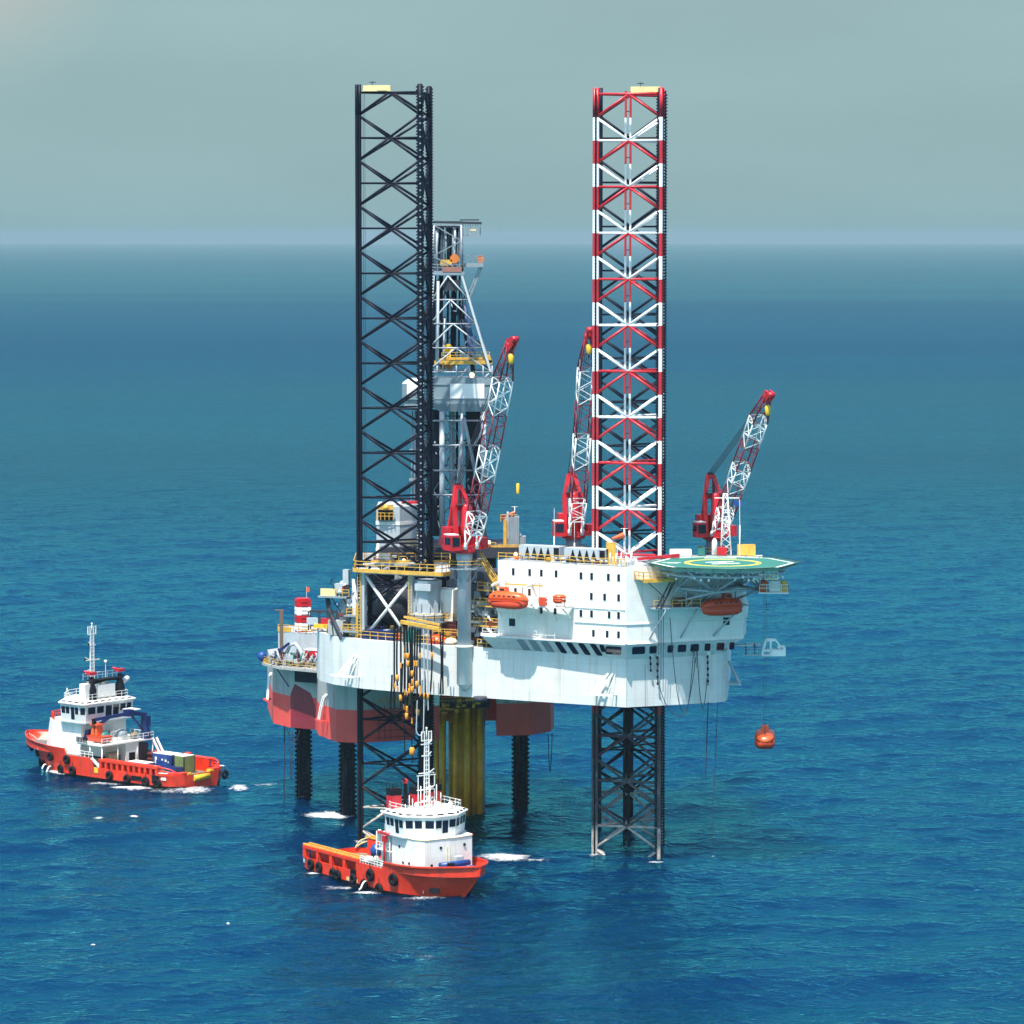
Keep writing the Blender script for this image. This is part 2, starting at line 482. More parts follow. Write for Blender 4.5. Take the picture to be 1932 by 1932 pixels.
    gc = nt.nodes.new('ShaderNodeMix'); gc.data_type = 'RGBA'
    nt.links.new(cloud_shade, gc.inputs['Factor'])
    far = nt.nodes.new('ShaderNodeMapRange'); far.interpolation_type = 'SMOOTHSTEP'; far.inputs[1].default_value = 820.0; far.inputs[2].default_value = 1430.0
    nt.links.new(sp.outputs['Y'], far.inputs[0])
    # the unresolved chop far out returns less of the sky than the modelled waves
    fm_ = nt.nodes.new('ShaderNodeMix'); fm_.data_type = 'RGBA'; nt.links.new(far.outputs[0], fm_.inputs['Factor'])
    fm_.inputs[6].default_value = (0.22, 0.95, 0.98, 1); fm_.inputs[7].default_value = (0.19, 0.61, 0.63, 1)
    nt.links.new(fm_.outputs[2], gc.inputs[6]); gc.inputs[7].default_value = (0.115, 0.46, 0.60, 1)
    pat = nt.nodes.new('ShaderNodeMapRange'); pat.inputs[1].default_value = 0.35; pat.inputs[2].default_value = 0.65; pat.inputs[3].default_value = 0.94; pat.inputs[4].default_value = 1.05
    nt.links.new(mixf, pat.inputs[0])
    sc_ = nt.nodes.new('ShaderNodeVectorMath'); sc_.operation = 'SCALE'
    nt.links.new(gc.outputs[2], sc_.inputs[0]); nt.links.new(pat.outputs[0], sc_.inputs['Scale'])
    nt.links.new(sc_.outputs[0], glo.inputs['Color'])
    return m
SEA_R = 34000
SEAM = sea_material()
SEA_Y1 = 1426.0
def ocean_mesh():
    me = bpy.data.meshes.new('sea'); ob = bpy.data.objects.new('sea', me); COL.objects.link(ob)
    oc = ob.modifiers.new('waves', 'OCEAN')
    oc.geometry_mode = 'GENERATE'
    oc.spatial_size = 262; oc.resolution = 22; oc.viewport_resolution = 22; oc.repeat_x = 2; oc.repeat_y = 4
    oc.size = 1.0; oc.depth = 60; oc.wind_velocity = 7.5; oc.wave_scale = WAVE; oc.choppiness = 1.0
    oc.wave_scale_min = 0.2; oc.wave_alignment = 0.3; oc.wave_direction = R(70); oc.random_seed = 4; oc.damping = 0.4; oc.time = 3.0
    dg = bpy.context.evaluated_depsgraph_get()
    m2 = bpy.data.meshes.new_from_object(ob.evaluated_get(dg))
    bpy.data.objects.remove(ob); m2.name = 'sea'
    xs = [0.0] * (3 * len(m2.vertices)); m2.vertices.foreach_get('co', xs)
    x0, x1 = min(xs[0::3]), max(xs[0::3]); y0 = min(xs[1::3]); z_ = xs[2::3]
    print('ocean', len(m2.vertices), x0, x1, y0, max(xs[1::3]), min(z_), max(z_))
    m2.transform(Matrix.Translation((-(x0 + x1) / 2, 385 - y0, 0)))
    m2.vertices.foreach_get('co', xs)
    ys = xs[1::3]; y1 = max(ys)
    for i, y in enumerate(ys):
        t = (y - 820) / 600
        if t > 0:
            t = min(1.0, t); xs[3 * i + 2] *= 1 - t * t * (3 - 2 * t)
        if y > SEA_Y1: xs[3 * i + 1] = SEA_Y1
    m2.vertices.foreach_set('co', xs); m2.update()
    print('sea end', y1)
    m2.polygons.foreach_set('use_smooth', [True] * len(m2.polygons))
    m2.materials.clear(); m2.materials.append(SEAM)
    return m2
WAVE = 1.0
near_me = ocean_mesh()
near_sea = bpy.data.objects.new('sea', near_me); COL.objects.link(near_sea)
tag(near_sea, 'choppy blue sea surface around the rig and the boats', 'sea', kind='structure')
from mathutils.bvhtree import BVHTree
SEA_BVH = BVHTree.FromPolygons([v.co for v in near_me.vertices], [p.vertices for p in near_me.polygons])
def sea_z(x, y):
    h = SEA_BVH.ray_cast(V((x, y, 20)), V((0, 0, -1)))
    return h[0].z if h[0] is not None else 0.0
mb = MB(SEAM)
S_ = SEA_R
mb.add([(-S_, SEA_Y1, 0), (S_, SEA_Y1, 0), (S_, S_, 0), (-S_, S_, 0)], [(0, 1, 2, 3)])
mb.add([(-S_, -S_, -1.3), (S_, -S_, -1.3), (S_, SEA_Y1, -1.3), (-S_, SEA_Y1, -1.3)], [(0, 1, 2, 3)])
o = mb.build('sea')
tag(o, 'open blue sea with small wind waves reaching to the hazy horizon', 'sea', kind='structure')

hz = bpy.data.materials.new('sea_haze')
hz.use_nodes = True
nt = hz.node_tree
for nd in list(nt.nodes):
    if nd.type == 'BSDF_PRINCIPLED': nt.nodes.remove(nd)
pv = nt.nodes.new('ShaderNodeVolumePrincipled')
pv.inputs['Color'].default_value = (0.33, 0.50, 0.57, 1)
pv.inputs['Density'].default_value = 0.00005
pv.inputs['Anisotropy'].default_value = 0.0
nt.links.new(pv.outputs[0], nt.nodes['Material Output'].inputs['Volume'])
mb = MB(hz)
mb.box((0, 0, (116 - 2.6) / 2), (72000, 72000, 116 + 2.6))
o = mb.build('haze')
tag(o, 'pale sea haze softening the horizon', 'haze', kind='stuff')
# ================================================================ jack-up rig: hull
E1 = V((0.876, -0.482, 0)).normalized()      # along the front left side, towards the corner
N1 = V((-0.482, -0.876, 0)).normalized()
E2 = V((0.928, 0.374, 0)).normalized()       # along the front right side, away from the corner
N2 = V((0.374, -0.928, 0)).normalized()
ZB, ZD = 23.2, 30.5
OUT = [(-29.5, 534.0), (-28.9, 530.2), (-26.6, 525.6), (-22.5, 521.0), (-17.6, 517.6), (-11.5, 513.8), (0.2, 507.8), (7.3, 504.2), (16.2, 499.7),
       (29.3, 505.0), (30.6, 506.2), (31.0, 508.0), (33.5, 540), (27, 556), (2, 562), (-22, 553), (-28.6, 541)]
rig = thing('jack_up_rig', 'white triangular jack-up rig hull raised high above the sea on lattice legs', 'drilling rig', (0, 525, ZB))
mb = MB(HULLW).prism(OUT, ZB, ZD)
mb.build('hull', rig)
ins = [(-27.6, 532.6), (-25.6, 526.2), (-21.8, 522.0), (-17.2, 518.6), (-11.2, 514.8), (0.3, 508.9), (7, 505.6), (16.2, 501.2), (29, 506.6), (32, 540), (26, 554), (2, 560), (-21, 551)]
MB(DECKG).prism(ins, ZD + 0.01, ZD + 0.06).build('deck_plating', rig)
rp = [V((x, y, ZD)) for x, y in [(-29.0, 533.8), (-28.4, 530.4), (-26.1, 526.0), (-22.1, 521.5), (-17.4, 518.1), (-11.3, 514.3), (-8.6, 512.9)]]
MB(YEL).rail(rp, 1.15, 1.5, 0.07).build('railing', rig)
MB(YEL).rail([V((-5.0, 511.0, ZD)), V((0.2, 508.3, ZD))], 1.15, 1.4, 0.07).build('railing', rig)
# rubbing seam and rust-stained weld lines as thin plates
for x, y in OUT[3:9]:
    MB(HULLW).box((x - 0.01, y - 0.02, (ZB + ZD) / 2), (0.12, 0.12, ZD - ZB - 0.1), R(-29)).build('hull_seam', rig)

def fairlead(c, along, out, mat_, drop=3.0, wid=4.4):
    """mooring fairlead frame: an inclined ladder-like arm, a shelf beam and its struts"""
    c, along, out = V(c), V(along), V(out)
    m = MB(mat_)
    top = c + out * 0.15 + V((0, 0, drop)) + along * 0.5
    for k in (-0.45, 0.45):
        m.bar(top + along * (k * 0.8 + 0.7), c + out * 1.7 + along * (k * 1.1 - 0.6), 0.26)
    for t in (0.35, 0.62, 0.9):
        a = line(top + along * (0.7 - 0.36), c + out * 1.7 + along * (-0.5 - 0.6), t)
        b = line(top + along * (0.7 + 0.36), c + out * 1.7 + along * (0.5 - 0.6), t)
        m.bar(a, b, 0.16)
    m.bar(c + out * 1.75 - along * 2.2, c + out * 1.75 + along * 2.4, 0.34, 0.26)
    m.bar(c + out * 1.75 - along * 1.0, c + out * 0.1 - along * 1.0 - V((0, 0, 0.1)), 0.26)
    m.bar(c + out * 1.75 + along * 2.1, c + out * 0.1 + along * 2.1 - V((0, 0, 0.1)), 0.22)
    m.tube(top + along * 1.5, c + out * 1.7 + along * 1.4, 0.05, 4)
    return m
fl = pt(650, 1271, 522.5)
a = V((0.79, -0.62, 0)).normalized(); b = V((-0.62, -0.79, 0)).normalized()
fairlead(V((-24.0, 522.5, 25.0)), a, b, CLEANW).build('fairlead', rig)
cpos = V((16.2, 499.7, 0)) - E1 * 3.6
fairlead(V((cpos.x, cpos.y, 25.0)), E1, N1, CLEANW).build('fairlead', rig)
fairlead(V((31.2, 510.0, 25.4)), V((0.06, 0.99, 0)), V((0.998, -0.06, 0)), LGREY).build('fairlead', rig)
# disc and bottom fittings under the hull
MB(DGREY).tube((-4.6, 509.2, ZB - 0.35), (-4.6, 509.2, ZB + 0.3), 1.0, 14).build('sea_chest', rig)

# ---- leg guide house round the dark leg
zt = 40.9
jh = thing('leg_guide_frame', 'grey leg guide frame with yellow railed top round the black lattice leg', 'jacking frame', (-17, 522, ZD))
PA, PB = V((-22.0, 522.6, ZD)), V((-14.75, 518.9, ZD))
PC, PD = V((-22.3, 534, ZD)), V((-12.0, 533.5, ZD))
UP = V((0, 0, zt - ZD - 0.5))
for p in (PA, PB, PC, PD):
    MB(LGREY).box(p + UP / 2, (0.8, 0.8, zt - ZD - 0.5), R(-27)).build('post', jh)
m = MB(WHITE)
m.tube(PA + V((0.3, -.1, 9.4)), PB + V((-.3, -.1, 0.2)), 0.24, 8); m.tube(PA + V((0.3, -.1, 0.2)), PB + V((-.3, -.1, 8.8)), 0.24, 8)
m.build('cross_brace', jh)
m = MB(NAVY)
m.tube(PC + V((0.3, 0, 9.4)), PD + V((-.3, 0, 0.2)), 0.24, 6); m.tube(PC + V((0.3, 0, 0.2)), PD + V((-.3, 0, 8.8)), 0.24, 6)
m.tube(PB + V((0, 0, 9.4)), PD + V((0, 0, 0.2)), 0.24, 6); m.tube(PA + V((0, 0, 9.4)), PC + V((0, 0, 0.2)), 0.24, 6)
m.tube(PB + V((0, 0, .4)), PD + V((0, 0, 9.2)), 0.24, 6)
m.build('cross_brace', jh)
ring = [(-23.4, 522.5), (-22.6, 521.6), (-14.6, 517.4), (-10.2, 515.3), (-9.0, 517.4), (-9.4, 535), (-23.6, 535)]
inner = [(-21.6, 524.6), (-14.2, 521.5), (-11.6, 522.5), (-11.2, 533.4), (-21.6, 533.4)]
m = MB(YEL)
for i in range(len(ring)):
    p, q = ring[i], ring[(i + 1) % len(ring)]
    m.bar((p[0], p[1], zt - 0.25), (q[0], q[1], zt - 0.25), 0.3, 0.55)
m.rail([V((x, y, zt)) for x, y in ring], 1.1, 1.3, 0.07, closed=True)
m.build('railing', jh)
m = MB(LGREY)
for i in range(len(ring)):
    p, q = V((*ring[i], zt - .3)), V((*ring[(i + 1) % len(ring)], zt - .3))
    c = V((-16.6, 527.5, zt - .3))
    a2, b2 = p.lerp(q, 0.02), p.lerp(q, 0.98)
    m.add([a2, b2, b2.lerp(c, .3), a2.lerp(c, .3)] + [x - V((0, 0, .35)) for x in (a2, b2, b2.lerp(c, .3), a2.lerp(c, .3))],
          [(0, 1, 2, 3), (7, 6, 5, 4), (0, 4, 5, 1), (1, 5, 6, 2), (2, 6, 7, 3), (3, 7, 4, 0)])
m.build('platform', jh)
# jacking case
m = MB(LGREY)
c = V((-12.35, 519.0, 0))
prof = [(2.45, ZD + 1.0), (2.3, ZD + 2.4), (2.75, ZD + 4.0), (2.0, ZD + 4.3), (1.9, ZD + 6.2), (2.05, ZD + 7.8), (2.05, ZD + 9.0)]
m.lathe(c, prof, 8, False)
for k in range(5):
    t = R(200 + k * 35)
    m.box(c + V((2.1 * math.cos(t), 2.1 * math.sin(t), ZD + 4.9)), (0.16, 0.7, 1.5), t)
m.box(c + V((-0.6, -2.0, ZD + 8.1)), (2.6, 0.6, 1.0), R(-27))
m.build('jacking_case', jh)
m = MB(YEL)
pl = [c + V((3.0 * math.cos(R(t)), 3.0 * math.sin(R(t)), ZD + 3.1)) for t in range(170, 380, 30)]
m.rail(pl, 1.1, 1.2, 0.07)
m.build('railing', jh)
MB(GREY).lathe(c, [(3.1, ZD + 2.85), (3.1, ZD + 3.1)], 16, False).build('platform', jh)
for p in (PA + V((-0.6, -0.5, 0)), PB + V((-0.2, -0.7, 0))):
    m = MB(YEL)
    for k in (-0.22, 0.22): m.bar(p + V((k, 0, 0)), p + V((k, 0, 10.2)), 0.1)
    for i in range(20): m.bar(p + V((-0.22, 0, 0.5 + i * 0.5)), p + V((0.22, 0, 0.5 + i * 0.5)), 0.07)
    m.build('ladder', jh)
m = MB(NAVY)
m.box((-17.2, 536.5, ZD + 4.2), (10.0, 3.4, 8.0), R(3))
m.use(DGREY).lathe((-17.2, 533.4, ZD), [(3.9, 0.1), (3.9, 5.2), (3.3, 6.6), (2.0, 7.4), (0.6, 7.7)], 20)
m.build('mud_tank', jh)
# dark machinery between frame and derrick
rr = random.Random(3)
m = MB(DGREY)
for k in range(26):
    x, y = rr.uniform(-21, -5), rr.uniform(536, 548)
    s = (rr.uniform(.6, 3), rr.uniform(.6, 2.5), rr.uniform(.5, 4))
    m.use(rr.choice([DGREY, GREY, NAVY, DGREY, GREY])); m.box((x, y, 36.6 + s[2] / 2), s, rr.uniform(0, 1))
for k in range(150):
    x, y = rr.uniform(-22, -4), rr.uniform(531, 546); z = rr.uniform(36.6, 40.5)
    m.use(rr.choice([DGREY, NAVY, GREY, DGREY, RUST, LGREY]))
    if rr.random() < .5: m.tube((x, y, z), (x + rr.uniform(-3, 3), y + rr.uniform(-1, 1), z + rr.uniform(-.3, 1.2)), rr.uniform(.06, .28), 6)
    else: m.box((x, y, z), (rr.uniform(.2, 1.3), rr.uniform(.2, 1.3), rr.uniform(.2, 1.4)), rr.uniform(0, 1.5))
m.use(DGREY).box((-12, 543, 33.5), (22, 15, 6.0), R(4))
tag(m.build('machinery', jh), None, None, kind='stuff')

# equipment left of the frame: columns, small platforms, sloping pipe chute
eq = thing('deck_equipment', 'grey mud equipment tower with small railed platforms left of the black leg', 'equipment', (-26, 526, ZD))
m = MB(LGREY)
m.lathe((-24.9, 527.0, ZD), [(0.9, 0), (0.9, 3.0), (1.15, 3.5), (0.7, 4.2), (0.7, 7.4), (0.8, 7.5), (0.8, 7.9), (.5, 8.1)], 14)
m.lathe((-23.3, 524.3, ZD), [(0.6, 0), (0.7, 2.2), (0.45, 3.0), (.45, 8.6)], 12)
m.box((-24.6, 525.6, ZD + 8.8), (0.9, 0.8, 2.2), R(-20))
m.build('column', eq)
m = MB(GREY)
m.box((-26.3, 526.4, ZD + 5.8), (4.6, 2.6, 0.25), R(-20)); m.box((-23.2, 523.9, ZD + 3.2), (2.8, 2.2, 0.2), R(-20)); m.box((-23.4, 523.9, ZD + .9), (3.6, 2.6, 0.2), R(-20))
m.build('platform', eq)
MB(LGREY).box((-25.6, 526.0, ZD + 7.0), (1.4, 1.2, 1.5), R(-20)).build('cabinet', eq)
m = MB(PALEY)
m.panel((-28.5, 526.2, ZD + 5.95), (2.2, -0.8, 0), (0, 0, 1.1), 0.05)
m.use(YEL).rail([(-26.2, 525.3, ZD + 5.95), (-24.2, 524.6, ZD + 5.95)], 1.0, 1, .06)
m.rail([(-24.5, 523.3, ZD + 3.3), (-21.9, 522.4, ZD + 3.3), (-21.7, 523.4, ZD + 3.3)], 1.0, 1, .07)
m.rail([(-25.1, 523.2, ZD + 1), (-21.8, 522.2, ZD + 1)], 1.0, .9, .07)
m.bar((-23.0, 522.7, ZD + .3), (-23.0, 522.7, ZD + 5.0), .22)
m.build('railing', eq)
m = MB(DGREY)
m.chain([(-27.5, 526.9, ZD + 5.6), (-27.2, 526.4, ZD + 3.6), (-26.3, 525.4, ZD + 1.8), (-25.2, 524.3, ZD - .4)], 0.38, 8)
m.bar((-27.2, 526, ZD + 5.7), (-26.6, 525.6, ZD + .1), .2); m.bar((-26.9, 526, ZD + 5.7), (-25.4, 525.6, ZD + 3.4), .15)
m.build('pipe_chute', eq)
m = MB(WHITE); m.ball((-24.1, 524.4, ZD + 4.7), 0.42)
m.build('dish', eq)
m = MB(BGREY)
m.prism([(-27.4, 526.2), (-25.1, 524.4), (-24.6, 525.6), (-26.6, 527.4)], ZD + .1, ZD + 2.3)
m.build('bin', eq)
m = MB(GREY); rr = random.Random(17)
for k in range(90):
    x = rr.uniform(-27.2, -21.8); y = 523.6 - (x + 24) * .7 + rr.uniform(0, 4); z = ZD + rr.uniform(0, 7.5)
    m.use(rr.choice([GREY, DGREY, LGREY, NAVY, YEL, RUST, WHITE]))
    if rr.random() < .6: m.tube((x, y, z), (x + rr.uniform(-.9, .9), y + rr.uniform(-.6, .6), z + rr.uniform(-.4, 1.4)), rr.uniform(.04, .14), 5)
    else: m.box((x, y, z), (rr.uniform(.15, .7), rr.uniform(.15, .6), rr.uniform(.15, .8)), rr.uniform(0, 1.5))
tag(m.build('pipework', eq), None, None, kind='stuff')
m = MB(DGREY)
for k in range(110):
    t_ = rr.uniform(0, 1); p = V((-22 + 20 * t_, 522.2 - 10.4 * t_ + rr.uniform(0, 5), ZD + rr.uniform(.1, 1.5)))
    m.use(rr.choice([GREY, DGREY, LGREY, NAVY, YEL, RUST, NBLUE, WHITE, LBOATD]))
    m.box(p, (rr.uniform(.2, .9), rr.uniform(.2, .8), rr.uniform(.3, 1.0)), rr.uniform(0, 1.5))
tag(m.build('deck_gear', rig), None, None, kind='stuff')

# skid truck-like pipe handler on the left edge
t = thing('pipe_rack', 'dark framed pipe rack with red and yellow gear behind the left railing', 'pipe rack', (-27.0, 531, ZD))
m = MB(DGREY)
for x0, x1, y in ((-30.6, -24.9, 531.4), (-30.4, -24.7, 532.9)):
    for z in (1.2, 3.0): m.bar((x0, y, ZD + z), (x1, y - 1.5, ZD + z), .22)
    for k in range(5): 
        p = line((x0, y, ZD + .2), (x1, y - 1.5, ZD + .2), k / 4); m.bar(p, p + V((0, 0, 2.8)), .2)
m.build('frame', t)
MB(YBRT).box((-28.6, 530.6, ZD + .9), (2.2, .9, .6), R(-10)).build('yellow_skid', t)
m = MB(CRANER).box((-28.0, 530.9, ZD + 1.6), (1.4, 1.0, .9)); m.build('red_pump', t)
MB(LGREY).box((-30.0, 531.0, ZD + 1.6), (1.7, .9, 1.0)).build('control_box', t)

# clutter on the open deck
def deck_item(name, label, cat, mat_, c, d, rz=R(-29), shape='box'):
    m = MB(mat_)
    c = V(c)
    if shape == 'box':
        m.box(c + V((0, 0, d[2] / 2)), d, rz)
        m.box(c + V((0, 0, d[2] + .04)), (d[0] * .94, d[1] * .9, .1), rz)
        for k in (-.3, 0, .3):
            m.box(c + V((math.cos(rz) * d[0] * k + math.sin(rz) * d[1] * .5, math.sin(rz) * d[0] * k - math.cos(rz) * d[1] * .5, d[2] / 2)), (.08, .06, d[2] * .92), rz)
    elif shape == 'drum':
        m.lathe(c, [(d[0], 0), (d[0], d[2] * .8), (d[0] * .6, d[2] * .95), (d[0] * .25, d[2])], 14)
    elif shape == 'dome':
        m.lathe(c, [(d[0], 0), (d[0] * .96, d[2] * .45), (d[0] * .7, d[2] * .82), (d[0] * .2, d[2])], 14)
    return tag(m.build(name, top=c), label, cat)
deck_item('cargo_box', 'long blue cargo box on the rig deck behind the yellow rail', 'cargo box', NBLUE, (-19.4, 520.9, ZD), (5.2, 1.6, 1.3))
deck_item('cargo_box', 'green deck container beside the hanging hoses', 'container', TEAL, (-14.6, 517.2, ZD), (2.2, 1.7, 1.7))
deck_item('tank_cover', 'round red tank cover on deck left of the grey crane pedestal', 'tank', LBOATD, (-10.9, 515.8, ZD), (1.4, 1, 1.3), shape='dome')
deck_item('tank_cover', 'low white dome between the red tank cover and the pedestal', 'tank', WHITE, (-8.9, 515.0, ZD), (1.0, 1, .9), shape='dome')
deck_item('deck_house', 'small bright white deck house left of the crane pedestal', 'deck house', WHITE, (-9.3, 519.6, ZD + 3), (3.0, 2.6, 4.6))
m = MB(RUST).box((-9.0, 519.6, ZD + 1.5), (3.6, 3.2, 2.9), R(-29)); tag(m.build('deck_module', top=(-9, 519.6, ZD)), 'rusty dark deck module under the small white deck house', 'deck module')
m = MB(YEL)
m.rail([(-11.4, 518.4, ZD + 3), (-8.6, 516.8, ZD + 3), (-7.2, 518.6, ZD + 3)], 1.1, 1, .07)
m.rail([(-11.6, 516.4, ZD + 1.2), (-8.0, 514.6, ZD + 1.2)], .9, 1, .06)
m.build('railing', rig)
m = MB(LGREY)
rr = random.Random(11)
for k in range(150):
    x = rr.uniform(-5.7, -1.3); y = 513 + rr.uniform(0, 6) - (x + 5) * .5; z = ZD + rr.uniform(0, 9)
    m.use(rr.choice([LGREY, GREY, DGREY, GREY, WHITE, RUST, LGREY]))
    s = (rr.uniform(.2, 1.4), rr.uniform(.2, 1.2), rr.uniform(.2, 1.2))
    if rr.random() < .5: m.box((x, y, z), s, rr.uniform(-.6, .6))
    else: m.tube((x, y, z), (x + rr.uniform(-1.8, 1.8), y + rr.uniform(-1, 1), z + rr.uniform(-.6, 2.2)), rr.uniform(.06, .24), 8)
m.use(DGREY).box((-3.4, 519.6, ZD + 5.2), (5.4, 6, 10.4), R(-29))
m.use(GREY).box((-5.0, 521.6, ZD + 8.2), (5.4, 2, 2.2), R(-29))
tag(m.build('pipework', rig), None, None, kind='stuff')
m = MB(YEL)
for z, x0, x1 in ((3.0, -5.6, -1.9), (5.9, -5.5, -2.0), (8.2, -5.0, -2.2)):
    y0 = 512.6
    m.rail([(x0, y0 + .6, ZD + z), (x1, y0 - 1.3, ZD + z)], 1.05, 1, .07)
    m.bar((x0, y0 + .6, ZD + z - .1), (x1, y0 - 1.3, ZD + z - .1), .5, .16)
m.build('railing', rig)
# stair from crane platform down to the block roof
m = MB(YEL)
s0, s1 = V((-4.6, 511.6, 43.1)), V((-1.7, 508.9, 38.6))
for k in (0, .9):
    d = V((.25 * k, .85 * k, 0))
    m.bar(s0 + d, s1 + d, .14, .3); m.tube(s0 + d + V((0, 0, 1.1)), s1 + d + V((0, 0, 1.1)), .07, 4)
    for i in range(5):
        p = line(s0 + d, s1 + d, i / 4); m.tube(p, p + V((0, 0, 1.1)), .06, 4)
for i in range(14):
    p = line(s0, s1, (i + .5) / 14); m.bar(p, p + V((.22, .78, 0)), .3, .06)
m.build('stair', rig)
# ================================================================ lattice legs
def striped(k):
    return RED if k % 2 == 0 else CLEANW

def make_leg(label, chords, zh0, pitch, ztop, scheme, racks, group):
    """three chords, every bay of braces its own part; scheme 'striped' or 'dark'"""
    cx = sum(c[0] for c in chords) / 3; cy = sum(c[1] for c in chords) / 3
    leg = thing('lattice_leg', label, 'rig leg', (cx, cy, -3), group=group)
    nb = int((zh0 + 1.5) / pitch) + 1
    bounds = [ztop] + [zh0 - pitch / 2 * k for k in range(1, 2 * nb + 2)]
    bounds = [z for z in bounds if z > -3] + [-3.0]
    def m_at(zm, k):
        if scheme == 'dark':
            return NAVY if zm > 22 else NAVYW
        if zm > 22: return striped(k)
        if zm > 12: return PURPLE if k % 2 == 0 else (WSTEEL)
        return WSTEEL if zm > 4 else BONE
    for i, (x, y) in enumerate(chords):
        m = MB()
        kind, ang = racks[i]
        d = V((math.cos(ang), math.sin(ang), 0)); e = V((-d.y, d.x, 0))
        for k in range(len(bounds) - 1):
            z1, z0 = bounds[k], bounds[k + 1]
            m.use(m_at((z0 + z1) / 2, k))
            if kind == 'pair':
                for sgn in (-1, 1):
                    c = V((x, y, 0)) + d * (sgn * .34)
                    m.tube(c + V((0, 0, z0)), c + V((0, 0, z1)), .17, 8, cap=(k == 0))
            else:
                # two half shells either side of the rack plate
                for sgn in (-1, 1):
                    c = V((x, y, 0)) + e * (sgn * .2)
                    m.tube(c + V((0, 0, z0)), c + V((0, 0, z1)), .28, 10, cap=(k == 0))
        c0 = V((x, y, 0))
        if kind != 'pair':
            m.use(NAVY)
            m.panel(c0 - d * .42 - e * .07 + V((0, 0, -3)), d * .84, V((0, 0, ztop + 2.9)), .14, e)
            z = 23.0 if scheme != 'dark' else -2
            z = -2.0
            while z < ztop - .4:
                for sgn in (-1, 1):
                    q = c0 + d * (sgn * .49) + V((0, 0, z))
                    m.box(q, (.2, .2, .24), ang)
                z += .46
            if kind == 'dots':
                m.use(GREY); z = 24  # small plates stand in for light showing through the rack
                while z < ztop - 1:
                    m.box(c0 - e * (.51 if e.y > 0 else -.51) + V((0, 0, z)), (.26, .06, .2), ang); z += .98
        else:
            m.use(NAVY)
            for k in range(nb * 2):
                z = zh0 - pitch / 2 * k - 1.0
                if z > 0: m.bar(c0 - d * .34 + V((0, 0, z)), c0 + d * .34 + V((0, 0, z)), .1)
        m.build('chord', leg)
    for k in range(nb + 1):
        zk = zh0 - pitch * k
        if zk < -2.5: break
        zl = zk - pitch / 2; zn = zk - pitch
        m = MB()
        for i in range(3):
            a, b = V((*chords[i], 0)), V((*chords[(i + 1) % 3], 0))
            mid = (a + b) / 2
            Z = lambda p, z: V((p.x, p.y, z))
            if scheme == 'dark':
                mh = mr = mw = NAVY if zk > 24 else NAVYW
                if zk < 9: mh = mr = mw = BONE
            else:
                mh = striped(k) if zk > 22 else (PURPLE if zk > 15 else (WSTEEL if zk > 6 else BONE))
                mr = RED if zl > 22 else (PURPLE if zl > 12 else WSTEEL if zl > 4 else BONE)
                mw = CLEANW if zl > 24 else (WSTEEL if zl > 6 else BONE)
            rb = .19
            m.use(mh).tube(Z(a, zk), Z(b, zk), rb if scheme != 'dark' else .15, 8)
            lo = max(zl, -2.8)
            m.use(mr).tube(Z(mid, zk), Z(a, lo), rb, 8); m.tube(Z(mid, zk), Z(b, lo), rb, 8)
            if zn > -2.8:
                m.use(mw).tube(Z(a, zl), Z(mid, zn), rb, 8); m.tube(Z(b, zl), Z(mid, zn), rb, 8)
        m.build('brace_panel', leg)
    return leg
GL = 'three lattice legs of the white rig'
L1 = make_leg('black lattice leg at the rounded left end of the white hull', [(-22.7, 527.0), (-13.5, 524.2), (-12.35, 532.8)], 110.9, 6.65, 112.1, 'dark',
              [('plain', R(75)), ('dots', R(2)), ('plain', R(-10))], GL)
L2 = make_leg('red and white striped lattice leg through the right part of the hull', [(12.05, 512.3), (21.3, 510.3), (22.0, 519.2)], 110.1, 6.62, 111.0, 'striped',
              [('plain', R(82)), ('plain', R(4)), ('plain', R(-8))], GL)
L3 = make_leg('dark lattice leg standing right behind the red and white leg', [(13.2, 537.0), (22.2, 535.4), (22.8, 544.0)], 111.1, 6.62, 112.0, 'dark',
              [('plain', R(60)), ('plain', R(4)), ('plain', R(120))], GL)

m = MB()
for k in range(33):
    z1 = 110.6 if k == 0 else 110.1 - 3.31 * k; z0 = 110.1 - 3.31 * (k + 1)
    if z0 < -2: break
    for x_ in (16.35, 17.05):
        m.use(striped(k) if z0 > 22 else NAVYW).tube((x_, 513.6, z0), (x_, 513.6, z1), .17, 8, cap=False)
    m.use(NAVY).bar((16.2, 513.6, z0 + .9), (17.2, 513.6, z0 + .9), .12)
m.build('riser_pipe', L2)
MB(NAVYW).tube((17.9, 540.5, -3), (17.9, 540.5, 27), .75, 12).build('riser_pipe', L3)

def leg_top(leg, c, along, z, tint):
    """small walkway with a screen and a wind vane on top of a leg"""
    c, along = V(c), V(along)
    m = MB(tint)
    m.panel(c + V((0, 0, z)), along * 4.2, V((0, 0, .75)), .06)
    m.panel(c + V((0, 0.9, z)), along * 4.2, V((0, 0, .75)), .06)
    m.box(c + along * 2.1 + V((0, .5, z - .08)), (4.2, 1.1, .12))
    m.build('walkway', leg)
    m = MB(DGREY)
    p = c + along * 1.4 + V((0, .45, z))
    m.tube(p, p + V((0, 0, 1.2)), .05, 4); m.tube(p + V((-.5, 0, 1.2)), p + V((.5, 0, 1.2)), .05, 4); m.lathe(p + V((0, 0, 1.15)), [(.55, 0), (.3, .12), (.05, .18)], 10)
    m.build('wind_vane', leg)
leg_top(L1, (-21.9, 526.4, 0), V((1, -.3, 0)).normalized(), 111.2, PALEY)
leg_top(L2, (17.0, 511.3, 0), V((1, -.08, 0)).normalized(), 110.4, PALEY)
m = MB(NAVY)
